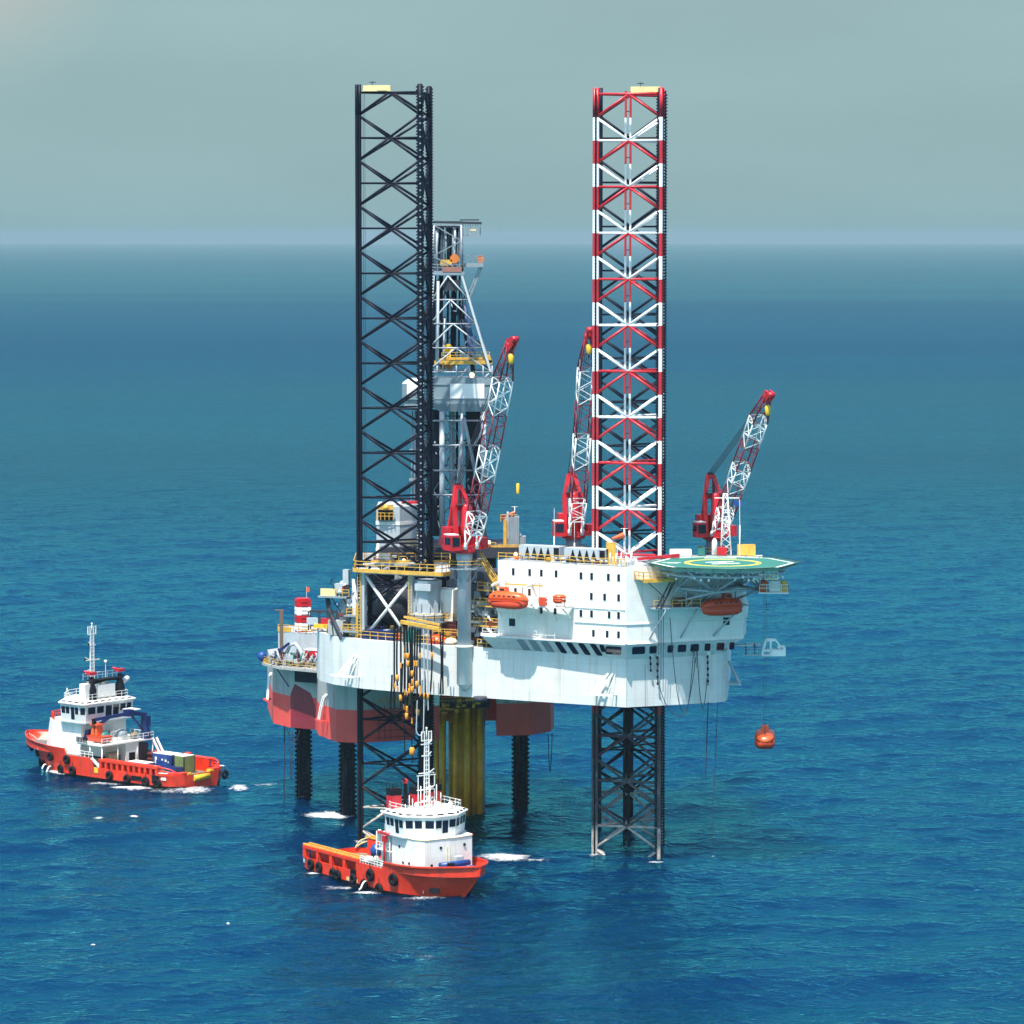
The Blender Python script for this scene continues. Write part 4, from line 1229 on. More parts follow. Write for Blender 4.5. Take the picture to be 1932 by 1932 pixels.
lifeboat(lc, E1, 'bright orange enclosed lifeboat hanging on the left face of the white block')
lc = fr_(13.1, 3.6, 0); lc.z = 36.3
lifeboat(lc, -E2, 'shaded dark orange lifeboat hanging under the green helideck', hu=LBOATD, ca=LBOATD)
rb = fl_(9.6, 2.0, 0); rb.z = LZ
t = thing('rescue_raft', 'small orange rescue boat on the gallery right of the left lifeboat', 'rescue boat', rb)
m = MB(LBOAT)
m.lathe(rb + V((0, 0, .45)), [(.75, 0), (.95, .25), (.95, .9), (.7, 1.2)], 14); m.build('body', t)
m = MB(LBOATD)
for z in (.75, 1.05, 1.35): m.lathe(rb + V((0, 0, z)), [(.98, 0), (1.0, .05), (.98, .1)], 14)
m.build('fender_band', t)
m = MB(LBOATD); m.box(rb + V((-2.3, .8, .6)), (1.0, .8, 1.2), R(-29)); tag(m.build('red_winch', top=rb + V((-2.3, .8, 0))), 'small red winch between the left lifeboat and the rescue boat', 'winch')
# the lowered lifeboat seen end-on
hb = pt(1443, 1411, 503.0)
lifeboat(hb, (-.07, -1, 0), 'orange lifeboat lowered on long wires far above the water, seen end-on', 6.1, 3.0)
m = MB(DGREY)
for k in (-2.2, 2.2):
    for e in (-.22, .1): 
        b0 = V(hb) + V((-.07 * k + e, -k, 3.2)); m.tube(b0, (b0.x, b0.y, 39.6), .028, 4)
tag(m.build('lifeboat_wire', top=hb + V((0, 0, 3))), 'long thin falls holding the lowered lifeboat', 'cable')
# white frame basket at the end of the gangway
gw = pt(1404, 1236, 506); ge = pt(1440, 1236, 505)
t = thing('rescue_gangway', 'white framed landing basket at the end of a thin walkway right of the block', 'gangway', gw)
m = MB(LGREY); m.bar(gw, ge, .7, .14); m.rail([gw + V((0, -.35, 0)), ge + V((0, -.35, 0))], 1.0, 1.1, .035); m.build('walkway', t)
m = MB(CLEANW)
b0 = pt(1438, 1236, 505); b1 = pt(1480, 1236, 505)
m.bar(b0, b1, 1.8, .12); 
for y in (-.85, .85):
    d = V((0, y, 0))
    m.bar(b0 + d, b0 + d + V((.3, 0, 1.5)), .2); m.bar(b0 + d + V((.3, 0, 1.5)), b0 + d + V((.6, 0, 2.2)), .2); m.bar(b0 + d + V((.6, 0, 2.2)), b0 + d + V((1.9, 0, 2.2)), .2)
    m.bar(b0 + d + V((1.9, 0, 2.2)), b0 + d + V((2.7, 0, 1.15)), .2); m.bar(b0 + d + V((2.2, 0, 1.15)), b1 + d + V((0, 0, 1.25)), .2); m.bar(b1 + d, b1 + d + V((0, 0, 1.3)), .2); m.bar(b0 + d + V((1.2, 0, 0)), b0 + d + V((1.2, 0, 2.2)), .16)
    m.bar(b0 + d + V((1.3, 0, .7)), b1 + d + V((0, 0, .7)), .16); m.bar(b0 + d + V((0.2, 0, .7)), b0 + d + V((1.3, 0, .7)), .16)
m.panel(b0 + V((1.3, -.9, .05)), (b1 - b0) * .58, (0, 0, .6), .04)
m.build('basket', t)
def person(c, face, label, top_m, leg_m, reach=.2):
    """a small standing figure grown from one skin skeleton"""
    c = V(c); f = V(face).normalized(); s = V((-f.y, f.x, 0))
    P_ = lambda a, b, z: c + f * a + s * b + V((0, 0, z))
    pts = [P_(0, 0, .95), P_(0, 0, 1.2), P_(0, 0, 1.42), P_(0, 0, 1.52), P_(.02, 0, 1.66), P_(.02, 0, 1.76),
           P_(0, .1, .9), P_(.03, .11, .5), P_(0, .12, .06), P_(.16, .12, .03), P_(0, -.1, .9), P_(.03, -.11, .5), P_(-.02, -.12, .06), P_(.14, -.12, .03),
           P_(0, .2, 1.4), P_(.02, .27, 1.13), P_(.05 + reach, .26, .95), P_(0, -.2, 1.4), P_(.02, -.27, 1.13), P_(.05 + reach, -.26, .95)]
    ed = [(0, 1), (1, 2), (2, 3), (3, 4), (4, 5), (0, 6), (6, 7), (7, 8), (8, 9), (0, 10), (10, 11), (11, 12), (12, 13), (2, 14), (14, 15), (15, 16), (2, 17), (17, 18), (18, 19)]
    ra = [.15, .15, .16, .06, .10, .07, .09, .07, .05, .04, .09, .07, .05, .04, .07, .055, .04, .07, .055, .04]
    me = bpy.data.meshes.new('person'); me.from_pydata([tuple(p - c) for p in pts], ed, [])
    o = bpy.data.objects.new('person', me); COL.objects.link(o); o.location = c
    sk = o.modifiers.new('skin', 'SKIN'); 
    for i, r_ in enumerate(ra): me.skin_vertices[0].data[i].radius = (r_, r_)
    me.skin_vertices[0].data[0].use_root = True
    o.modifiers.new('sub', 'SUBSURF').levels = 1
    me.materials.append(top_m); ORG[o.name] = c
    m = MB(YBRT); m.lathe(c + V((0, 0, 1.7)) + f * .02, [(.13, 0), (.125, .06), (.08, .13), (.02, .15)], 10); m.build('hard_hat', o)
    return tag(o, label, 'person')
person(gw + V((.2, .05, .07)), (1, -.3, 0), 'worker in dark clothes and yellow hard hat standing at the block end of the gangway', CLOTH, CLOTH, .1)
person(line(gw, ge, .55) + V((0, 0, .07)), (1, .1, 0), 'worker in dark clothes leaning forward on the gangway nearer the white basket', CLOTH, CLOTH, .25)
# ================================================================ pedestal cranes
def crane(base, z_ped0, foot_off, az, el, L_, label, ped_r=1.0, ped_mat=LGREY, hook_drop=.7, extra_ring=True, slew=None):
    """lattice boom crane; base = centre of the turntable, az = heading of the boom"""
    base = V(base); d = V((math.cos(az), math.sin(az), 0)); s = V((d.y, -d.x, 0)); zz = V((0, 0, 1))
    t = thing('pedestal_crane', label, 'crane', (base.x, base.y, z_ped0), group='red and white lattice boom cranes')
    rz = math.atan2(d.y, d.x)
    m = MB(ped_mat)
    m.lathe((base.x, base.y, 0), [(ped_r, z_ped0), (ped_r, base.z - 1.4), (ped_r * 1.18, base.z - .9), (ped_r * 1.18, base.z)], 24)
    m.build('pedestal', t)
    m = MB(GREY); m.lathe((base.x, base.y, base.z - 2.3), [(2.35, 0), (2.35, .18)], 14, False)
    for k in range(6):
        a = R(60 * k); q = V((math.cos(a), math.sin(a), 0)); m.tube(base + q * 2.2 + zz * -2.2, base + q * ped_r + zz * -4.2, .09, 4)
    m.build('pedestal_platform', t)
    m = MB(YEL); m.rail([base + V((2.3 * math.cos(R(a)), 2.3 * math.sin(R(a)), -2.1)) for a in range(0, 360, 30)], 1.05, 1.3, .06, closed=True); m.build('railing', t)
    # rotating house
    m = MB(CRANER)
    m.lathe(base, [(1.3, 0), (1.75, .15), (1.75, .5), (1.5, .6)], 20)
    B = lambda a, b, c: base + d * a + s * b + zz * c
    m.use(CRANER)
    m.box(B(-.4, 0, .85), (4.0, 4.6, .6), rz)
    m.build('turntable', t)
    m = MB(CRANER); m.box(B(-1.9, .2, 2.4), (2.2, 3.6, 2.6), rz); m.use(DRED).box(B(-2.9, 0, 1.6), (1.2, 4.4, 1.2), rz); m.build('machinery_house', t)
    m = MB(CRANER)
    m.box(B(.6, 2.4, 1.6), (2.2, 1.6, 2.2), rz); m.use(WHITE).box(B(.4, 2.4, 2.8), (1.9, 1.4, .16), rz); cb = m.build('cab', t)
    m = MB(GLASS); m.box(B(1.72, 2.4, 1.8), (.05, 1.2, 1.3), rz); m.box(B(.7, 3.21, 1.9), (1.5, .05, 1.0), rz); m.box(B(.7, 1.59, 1.9), (1.5, .05, 1.0), rz); m.build('cab_window', cb)
    m = MB(CRANER); m.box(B(.4, -2.5, 1.4), (2.4, 1.2, 1.6), rz); m.build('winch_box', t)
    # A-frame mast
    m = MB(CRANER)
    top = B(-2.0, 0, 9.6)
    for q in (-1.25, 1.25):
        m.bar(B(.0, q, 1.1), B(-.6, q, 6.6), .62, .5, up=d); m.bar(B(-.6, q, 6.4), B(-1.7, q * .35, 9.5), .55, .5, up=d); m.bar(B(-3.0, q, 1.1), B(-1.8, q * .35, 9.4), .34, .34, up=d)
    m.bar(B(-.6, -1.4, 6.5), B(-.6, 1.4, 6.5), .4, .7); m.box(B(-1.75, 0, 9.4), (.8, 1.1, .7), rz)
    m.build('a_frame', t)
    m = MB(CRANER); m.lathe(B(.3, -.1, 1.1), [(.75, 0), (.75, 3.0), (.62, 3.4), (.62, 5.6), (.4, 6.0)], 14); m.build('winch_column', t)
    m = MB(DGREY); m.box(B(-.4, 0, 6.95), (1.6, 2.2, .12), rz); m.rail([B(.4, -1.2, 7.0), B(.4, 1.2, 7.0)], .9, .8, .05); m.lathe(B(-1.9, 0, 9.75), [(.5, 0), (.5, .25), (.2, .4)], 10); m.build('mast_platform', t)
    # boom
    a = d * math.cos(el) + zz * math.sin(el); nrm = s.cross(a).normalized()
    if nrm.z < 0: nrm = -nrm
    f0 = B(foot_off, 0, 1.0)
    cuts = [0, .165, .328, .492, .655, .822, 1.0]
    W = [(1.0, .5), (2.2, 1.9), (2.2, 2.0), (2.2, 2.0), (2.2, 2.0), (2.2, 1.9), (.85, .5)]
    for i in range(6):
        mt = (CLEANW, DRED, CLEANW, DRED, CLEANW, DRED)[i]
        m = MB(mt)
        p0, p1 = f0 + a * (L_ * cuts[i]), f0 + a * (L_ * cuts[i + 1])
        if i == 0:
            pm = line(p0, p1, .42)
            lattice(m, pm, p1, (2.0, 1.75), W[1], s, nrm, 3, .11, .07)
            for q in (-.95, .95):
                for r_ in (-.87, .87): m.tube(f0 + s * q, pm + s * q + nrm * r_, .14, 5)
                m.tube(f0 + s * q - a * .3, f0 + s * q + a * .6, .28, 6)
        else:
            lattice(m, p0, p1, W[i], W[i + 1], s, nrm, 4 if i < 5 else 4, .11 if i < 5 else .13, .06)
        m.build('boom_section', t)
    tip = f0 + a * L_
    m = MB(CRANER)
    m.prism([(0, 0)], 0, 0, False, False) if False else None
    e = -nrm
    for q in (-.35, .35):
        c0 = tip + s * q
        poly = [c0 - a * 1.1 + nrm * .5, c0 - a * 1.6 - nrm * .5, c0 - a * .2 - nrm * 1.1, c0 + a * .9 - nrm * 1.3, c0 + a * 1.1 - nrm * .8, c0 + a * .2 + nrm * .5]
        k = 6; n_ = s * .12
        m.add([p + n_ for p in poly] + [p - n_ for p in poly], [tuple(range(k)), tuple(range(2 * k - 1, k - 1, -1))] + [(j, (j + 1) % k, k + (j + 1) % k, k + j) for j in range(k)])
    m.tube(tip + a * .8 - nrm * 1.0 - s * .5, tip + a * .8 - nrm * 1.0 + s * .5, .42, 12); m.tube(tip - a * .5 - nrm * .1 - s * .6, tip - a * .5 - nrm * .1 + s * .6, .4, 10)
    m.build('boom_head', t)
    hk = tip - nrm * .5 - a * .6
    m = MB(YBRT)
    m.lathe((hk.x, hk.y, hk.z - hook_drop - 1.7), [(.2, 0), (.38, .25), (.42, 1.2), (.25, 1.5)], 12); m.build('hook_block', t)
    m = MB(DGREY)
    for q in (-.2, .2): m.tube(hk + s * q, hk + s * q - zz * (hook_drop + .2), .05, 4)
    m.tube((hk.x, hk.y, hk.z - hook_drop - 1.7), (hk.x, hk.y, hk.z - hook_drop - 2.2), .12, 5)
    m.build('hoist_line', t)
    m = MB(DGREY)
    for q in (-.45, -.15, .15, .45): m.tube(B(-1.9, q, 9.7), tip - a * 3.5 + nrm * .8 + s * q, .05, 4)
    m.build('luffing_line', t)
    return t, tip
c1, tip1 = crane((-6.9, 510.9, 44.2), 25.0, 1.9, R(-58), R(70.4), 31.6, 'red crane with steep striped boom on the grey pedestal at the white hull front')
m = MB(HULLW); m.lathe((-6.9, 510.9, 0), [(.2, 24.1), (1.12, 25.2), (1.12, 30.4), (1.35, 30.55), (1.35, 30.75), (1.02, 30.85)], 24); m.build('pedestal_sponson', c1)
crane((9.2, 530, 44.6), ZD, 1.9, R(-80), R(72.5), 31.6, 'red crane with a nearly upright boom just left of the red and white leg', ped_mat=GREY)
crane((30.4, 533, 44.2), ZD, 1.9, R(-75), R(44.4), 31.6, 'red crane with a boom leaning far out right, behind the helideck', ped_mat=GREY)
# crane load hanging beside the derrick
p0 = pt(977, 932, 523); 
m = MB(YBRT); m.lathe(p0, [(.2, 0), (.24, .1), (.24, 1.5), (.1, 1.6)], 10); o = m.build('hanging_weight', top=p0); tag(o, 'small yellow weight hanging on a thin wire in open air right of the derrick', 'weight')
m = MB(DGREY); m.tube(p0 + V((0, 0, 1.6)), pt(977, 655, 523), .02, 4); m.tube(p0, p0 - V((0, 0, 8)), .02, 4); m.build('wire', o)

# ================================================================ derrick and drill floor
DY = 552.0
def dp(u, v, y=0.0):
    p = pt(u, v, DY); return V((p.x, DY + y, p.z))
der = thing('derrick', 'tall grey drilling derrick with yellow racking gear rising behind the black leg', 'derrick', dp(862, 1030))
STEEL = mat('galvanised_steel', (0.30, 0.33, 0.37), .45, .3, var=.3, scale=1.5)
m = MB(STEEL)   # upper tower
a0, a1 = dp(844, 512), dp(845, 425)
lattice(m, a0, a1, (4.6, 4.2), (4.2, 4.0), (1, 0, 0), (0, 1, 0), 3, .2, .1)
rr = random.Random(21)
for k in range(30):
    x = rr.uniform(-2.2, 1.9); y = rr.uniform(-1.8, 1.8); mt = rr.choice([STEEL, LGREY, DGREY, STEEL, NAVY])
    m.use(mt).tube(a0 + V((x, y, 0)), a1 + V((x + rr.uniform(-.5, .5), y, rr.uniform(-.4, 0))), rr.uniform(.06, .2), 5)
m.build('upper_tower', der)
m = MB(DGREY)
t0, t1 = dp(817, 419), dp(909, 421)
m.bar(t0, t1, .5, .36); m.bar(t0 + V((0, 3, 0)), t0 + V((4.5, 3, 0)), .4, .3); m.bar(t0 + V((0, -1, -.5)), t0 + V((4.6, -1, -.5)), .2, .2)
m.box(dp(843, 428, 0), (4.6, 4, .25)); m.bar(dp(868, 415), dp(904, 415), .2, .2)
m.build('crown_beam', der)
m = MB(STEEL)
c0, c1_ = dp(874, 445), dp(906, 443)
m.box(c0.lerp(c1_, .5), (2.7, 1.6, .2))
for k in range(8): p = c0.lerp(c1_, k / 7); m.tube(p, p + V((0, 0, 1.9)), .07, 4)
m.rail([c0 + V((0, -.8, 0)), c1_ + V((0, -.8, 0)), c1_ + V((0, .8, 0))], 1.1, .6, .06); m.use(PALEY).box(dp(893, 434, -.8), (.9, .1, .25))
m.build('crown_basket', der)
m = MB(GREY)   # middle platform
m.box(dp(845, 515), (5.2, 4.6, .5)); m.use(STEEL).rail([dp(817, 512, -2.3), dp(873, 512, -2.3), dp(873, 512, 2.3)], 1.1, .8, .07)
m.use(mat('rust_red_sheet', (.30, .13, .10), .7)).panel(dp(836, 513, -2.32), V((2.9, 0, 0)), V((0, 0, .8)), .05)
m.build('middle_platform', der)
m = MB(GREY); m.box(dp(892, 500), (3.3, 1.8, .6)); m.use(STEEL).rail([dp(874, 496, -.9), dp(911, 496, -.9)], 1.1, .8, .06); m.bar(dp(909, 503), dp(884, 566), .35, .3); m.bar(dp(905, 503), dp(880, 562), .25, .2); m.build('side_arm', der)
OR2 = mat('orange_motor', (.60, .17, .03), .5)
m = MB(OR2); q = dp(907, 497); m.tube(q + V((0, -.9, .7)), q + V((0, .5, .7)), .62, 8); m.build('winch_motor', der)
m = MB(OR2); q = dp(858, 499, -1.6); m.tube(q + V((0, -.5, .9)), q + V((0, .5, .9)), .75, 8); m.use(YEL).box(q + V((-1.3, 0, .3)), (1.8, 1, .9)); m.build('winch_motor', der)
# main tower, splayed
legs_top = [dp(819, 520, -2.2), dp(872, 520, -2.2), dp(872, 520, 2.2), dp(819, 520, 2.2)]
legs_bot = [dp(806, 700, -4.2), dp(926, 700, -4.2), dp(926, 700, 4.2), dp(806, 700, 4.2)]
m = MB(LGREY)
for k in range(4): m.bar(legs_top[k], legs_bot[k], .34)
m.build('tower_leg', der)
m = MB(STEEL)
for i in range(4):
    for k in range(4):
        A, B_ = legs_top[k], legs_top[(k + 1) % 4]; C, D_ = legs_bot[k], legs_bot[(k + 1) % 4]
        t_0, t_1 = i / 4, (i + 1) / 4
        m.tube(line(A, C, t_1), line(B_, D_, t_1), .13, 5)
        mid = line(line(A, C, t_0), line(B_, D_, t_0), .5)
        m.use(LGREY if k == 0 else NAVY if k == 2 else STEEL)
        m.tube(mid, line(A, C, t_1), .12, 5); m.tube(mid, line(B_, D_, t_1), .12, 5)
m.build('tower_brace', der)
m = MB(NAVY)
for x, w_, y in ((-12.2, .5, -1), (-11.2, .7, .5), (-10.1, .35, 1.5), (-9.2, .9, 2), (-8.3, .3, 0)):
    m.tube((x, DY + y, dp(800, 690).z), (x + .2, DY + y * .6, dp(800, 520).z), w_ * .5, 6)
m.use(LGREY); m.tube((-11.5, DY - 3.6, dp(800, 700).z), (-11.4, DY - 2.6, dp(800, 530).z), .22, 8); m.tube((-10.7, DY - 3, dp(800, 700).z), (-10.4, DY - 2.6, dp(800, 600).z), .12, 6)
m.use(DGREY).box(dp(852, 538, -1), (2.6, 2, 1.6)); m.use(mat('blue_grey_gear', (.06, .10, .22), .5)).box(dp(890, 652), (1.4, 1.2, 3.0)); m.tube(dp(874, 575), dp(890, 650), .5, 7); m.use(NAVY).tube(dp(868, 580), dp(893, 700), .35, 6)
m.build('drill_pipe', der)
m = MB(YBRT)
q = dp(846, 664, -1.8); m.tube(q + V((0, -.3, .6)), q + V((0, .3, .6)), .72, 14); m.box(q + V((.1, 0, -.7)), (.7, .6, 1.8), 0, .8); m.build('travelling_block', der)
m = MB(YEL)
m.bar(dp(820, 683, -3), dp(929, 682, -3), .5, .6); m.bar(dp(834, 676, -2), dp(920, 675, -2), .4, .4); m.bar(dp(921, 668, -3), dp(927, 683, -3), .5); m.bar(dp(832, 675, -3), dp(834, 684, -3), .7, .9)
m.rail([dp(834, 676, -3), dp(924, 675, -3)], 1.0, 1, .06)
m.build('racking_board', der)
m = MB(mat('orange_rig_gear', (.42, .13, .02), .6, var=.4, scale=2.5))
q = dp(846, 700, -2)
for k in range(12): m.box(q + V((rr.uniform(-1, 1), rr.uniform(-.6, .4), rr.uniform(0, 1.4))), (rr.uniform(.3, .9), .5, rr.uniform(.3, .8)))
m.build('top_drive', der)
m = MB(LAMP); m.ball(dp(890.5, 706, -3.4), .4, 8); m.build('floodlight', der)
for u in (826, 862, 886, 912, 929): MB(LGREY).tube(dp(u, 712, -4.3), dp(u, 688, -4.3), .1, 5).build('board_post', der)
MB(LGREY).tube(dp(868, 712, -4.3), dp(884, 690, -4), .14, 5).build('board_strut', der); MB(LGREY).tube(dp(915, 712, -4.3), dp(927, 697, -4), .2, 5).build('board_strut', der)
# wind wall boxes
WG = mat('blue_grey_sheet', (0.17, 0.23, 0.27), .5, var=.1, streak=(.10, .09, .08), streak_amt=.4)
wx0, wx1 = dp(812, 740).x, dp(931, 740).x
z0, z1 = dp(800, 774).z, dp(800, 711).z
m = MB(WG)
m.prism([(wx0, DY - 4.6), (wx1, DY - 4.6), (wx1, DY + 4.6), (wx0, DY + 4.6)], z0 + 1.2, z1, poly1=[(wx0 + .4, DY - 4.4), (wx1 - .1, DY - 4.4), (wx1 - .1, DY + 4.4), (wx0 + .4, DY + 4.4)])
m.prism([(wx0 + 1.5, DY - 4.3), (wx1 - .9, DY - 4.3), (wx1 - .9, DY + 4.3), (wx0 + 1.5, DY + 4.3)], z0, z0 + 1.2, poly1=[(wx0, DY - 4.6), (wx1, DY - 4.6), (wx1, DY + 4.6), (wx0, DY + 4.6)])
ww = m.build('wind_wall', der)
p = dp(850, 749, -4.62); m = MB(CLEANW); m.panel((p.x, DY - 4.62, p.z), V((5.3, 0, 0)), V((0, 0, 2.25)), .06, V((0, -1, 0))); m.build('sign_panel', ww)
m = MB(GREY)
for z in (dp(0, 722).z, dp(0, 750).z): m.bar((wx0 + .2, DY - 4.6, z), (wx1 - .1, DY - 4.6, z), .1, .12)
for u in (845, 886, 907): q = dp(u, 758, -4.75); m.box(q, (.5, .3, .5)); m.box(q - V((0, 0, .45)), (.3, .3, .3))
m.build('wall_fitting', ww)
m = MB(WG)
lx0, lx1 = dp(760, 740).x, dp(800, 740).x
m.prism([(lx0, DY - 3.5), (lx1, DY - 3.5), (lx1, DY + 3), (lx0, DY + 3)], dp(0, 752).z, dp(0, 722).z)
m.use(WHITE).prism([(lx0, DY - 3.5), (lx1, DY - 3.5), (lx1, DY + 3), (lx0, DY + 3)], dp(0, 722).z, dp(0, 714).z, poly1=[(lx0 + 1, DY - 2.5), (lx1, DY - 2.5), (lx1, DY + 2), (lx0 + 1, DY + 2)])
m.use(GREY).prism([(lx0 + .3, DY - 3.2), (lx1, DY - 3.2), (lx1, DY + 3), (lx0 + .3, DY + 3)], dp(0, 768).z, dp(0, 752).z)
cb = m.build('operator_cabin', der)
p = dp(769, 750, -3.53); m = MB(CLEANW); m.panel((p.x, DY - 3.53, p.z + .6), V((2.6, 0, 0)), V((0, 0, 2.2)), .05, V((0, -1, 0))); m.build('sign_panel', cb)
# lower frame
m = MB(LGREY)
zl, zu = dp(0, 1012).z, z0
for u in (835, 872, 912): m.tube((dp(u, 800).x, DY - 4, zl), (dp(u, 800).x, DY - 4, zu), .42 if u != 872 else .2, 10)
m.use(GREY); m.tube(dp(875, 786, -5), dp(858, 1000, -5), .3, 8); m.tube(dp(876, 786, -5), dp(900, 900, -5), .3, 8); m.tube(dp(897, 938, -5), dp(918, 1010, -5), .3, 8)
m.use(LGREY); m.tube(dp(917, 798, -5), dp(895, 838, -5), .2, 6)
m.build('lower_leg', der)
m = MB(STEEL)
for v in (791, 837, 884, 930):
    m.tube(dp(812, v, -4.4), dp(920, v, -4.4), .14, 6); m.tube(dp(812, v - 4, 3), dp(920, v - 4, 3), .12, 6)
for k in range(4):
    v0 = 780 + k * 47
    m.tube(dp(834, v0, 0), dp(866, v0 + 42, 0), .1, 5); m.tube(dp(838, v0 + 47, -2), dp(868, v0 + 5, -2), .1, 5)
for u, w_ in ((856, .25), (862, .4), (870, .2), (848, .18), (852, .5)): m.use(rr.choice([NAVY, LGREY, NAVY])).tube(dp(u, 1000, 1), dp(u, 775, 1), w_ * .5, 6)
m.build('lower_brace', der)
m = MB(NAVY)
for k in range(60):
    u = rr.uniform(818, 918); v0 = rr.uniform(780, 990); m.use(rr.choice([NAVY, STEEL, DGREY, LGREY])).tube(dp(u, v0, rr.uniform(-3, 3)), dp(u + rr.uniform(-14, 14), v0 + rr.uniform(-30, 30), rr.uniform(-3, 3)), rr.uniform(.05, .13), 5)
for k in range(50):
    u = rr.uniform(822, 885); v0 = rr.uniform(525, 665); m.use(rr.choice([NAVY, STEEL, DGREY, NAVY])).tube(dp(u, v0, rr.uniform(-2, 2)), dp(u + rr.uniform(-10, 10), v0 + rr.uniform(-34, 34), rr.uniform(-2, 2)), rr.uniform(.05, .12), 5)
tag(m.build('guy_pipe', der), None, None, kind='stuff')
m = MB(NAVY); m.box((dp(896, 800).x, DY + 1.5, (zl + zu) / 2 + .3), (2.9, 3.2, zu - zl - .8)); m.box((dp(826, 800).x, DY + 1.5, (zl + zu) / 2), (1.6, 2, zu - zl)); m.build('dark_column', der)
m = MB(STEEL)   # left side pipe bundle
for u, r_ in ((776, .12), (782, .16), (788, .1), (794, .18), (800, .14)): m.tube(dp(u, 968, 0), dp(u + 2, 775, 0), r_, 6)
for v in (800, 850, 905): m.box(dp(788, v), (2.6, 1.6, .3))
m.use(NAVY).tube(dp(786, 968), dp(788, 775), .3, 6); m.use(PALEY).tube(dp(790, 850, -.4), dp(794, 780, -.4), .16, 6)
m.build('stand_pipe', der)

# drill floor deck with houses
fz = dp(0, 1024).z
df = thing('drill_floor', 'dark drill floor deck with yellow railings and grey houses under the derrick', 'drill floor', (-8, 550, fz))
m = MB(DGREY); m.box((-9.5, 551, fz - .8), (21.5, 15, 1.6)); m.box((-9, 552, fz - 3.4), (13, 13, 4)); m.build('deck', df)
m = MB(NAVY); 
for u in (720, 745, 770, 925, 950, 975): m.bar((dp(u, 1050).x, 546, fz - 1), (dp(u, 1050).x, 546, 36), .35)
m.build('stool', df)
m = MB(YEL)
for u0, u1, v in ((915, 936, 1030), (940, 1010, 1034)):
    q0, q1 = dp(u0, v, -8), dp(u1, v, -8); m.rail([q0, q1], 1.2, 1.0, .08); m.bar(q0 - V((0, 0, .1)), q1 - V((0, 0, .1)), .5, .3)
m.panel(dp(940, 1033, -8.1), V((3.2, 0, 0)), V((0, 0, 1.0)), .05, V((0, -1, 0))); m.panel(dp(912, 1030, -8.1), V((2.2, 0, 0)), V((0, 0, .8)), .05, V((0, -1, 0)))
m.rail([dp(765, 1026, -8), dp(815, 1026, -8)], 1.1, 1.2, .08)
m.build('railing', df)
m = MB(LGREY)
hx0, hx1, hx2 = dp(713, 1000).x, dp(757, 1000).x, dp(800, 1000).x
m.prism([(hx0, 546), (hx1, 545), (hx2, 549), (hx2, 556), (hx0, 556)], fz - .2, dp(0, 950, -7).z)
m.use(WHITE).prism([(hx0 - .1, 545.9), (hx1, 544.9), (hx2, 548.9), (hx2, 556), (hx0 - .1, 556)], dp(0, 984, -7).z, dp(0, 978, -7).z); m.prism([(hx0 - .1, 545.9), (hx1, 544.9), (hx2, 548.9), (hx2, 556), (hx0 - .1, 556)], fz - .9, fz - .3)
hs = m.build('mud_house', df)
m = MB(BLACK); q = dp(716, 974, -7.2); m.box(q + V((1.2, .9, .7)), (2.3, 1.4, 1.6)); m.use(YEL).rail([q + V((-.2, 0, 0)), q + V((2.4, -.4, 0))], 1.1, .6, .07); m.lathe(q + V((1.3, -.1, 1.5)), [(.4, 0), (.6, .4), (.3, .9)], 10); m.panel(q + V((-.2, -.1, 1.6)), V((2.6, -.4, 0)), V((0, 0, .7)), .05); m.build('balcony', hs)
m = MB(CRANER); m.box(dp(778, 945, -3), (3.2, 1, .4)); m.use(WHITE).box(dp(745, 947, -3), (5, 1, .3)); m.build('roof_gear', hs)
m = MB(WHITE)
for u in (716, 746): m.lathe(dp(u, 1060, -6), [(.35, 0), (.3, 1.5), (.18, 3.4)], 8)
m.build('vent_pipe', df)
m = MB(GREY); m.box(dp(966, 1000, -5), (2.2, 3, 5.0)); m.use(LGREY).box(dp(958, 986, -5), (.3, 3.1, 4)); m.use(YEL).box(dp(953, 1000, -6.7), (.5, .2, 4.4)); m.rail([dp(945, 978, -6.4), dp(976, 978, -6.4)], 1.1, .8, .07); m.use(DRED).box(dp(958, 972, -5), (2, 1, .7)); m.use(GREY).box(dp(982, 1016, -5), (1.6, 2.4, 1.6)); m.use(LGREY).box(dp(975, 1003, -5), (1.4, 2.4, .3)); m.build('driller_house', df)
windsock(dp(971, 977, -6), 2.2, (-.9, -.2, -.2), 'small red windsock on the house right of the derrick', .6)
m = MB(LAMP)
for u, v in ((923, 1014), (765, 1048), (973, 1036)): m.ball(dp(u, v, -8.6), .28, 8)
m.build('floodlight', df)
m = MB(DGREY)
rr = random.Random(4)
for k in range(26):
    q = dp(rr.uniform(690, 830), rr.uniform(1040, 1060), -10 + rr.uniform(-5, 5)); m.use(rr.choice([GREY, DGREY, LGREY, NAVY])).box(q, (rr.uniform(.4, 2), 1, rr.uniform(.4, 1.6)))
m.use(LGREY).tube(dp(700, 1054, -12), dp(760, 1054, -12), .2, 6); m.use(WHITE).tube(dp(690, 1060, -14), dp(725, 1058, -14), .25, 6)
tag(m.build('piping', df), None, None, kind='stuff')
m = MB(PALEY); q = dp(799, 1000, -20); m.lathe(q, [(.1, -2.0), (.5, -1), (.5, 1), (.1, 2)], 10); m.build('buoy', df)

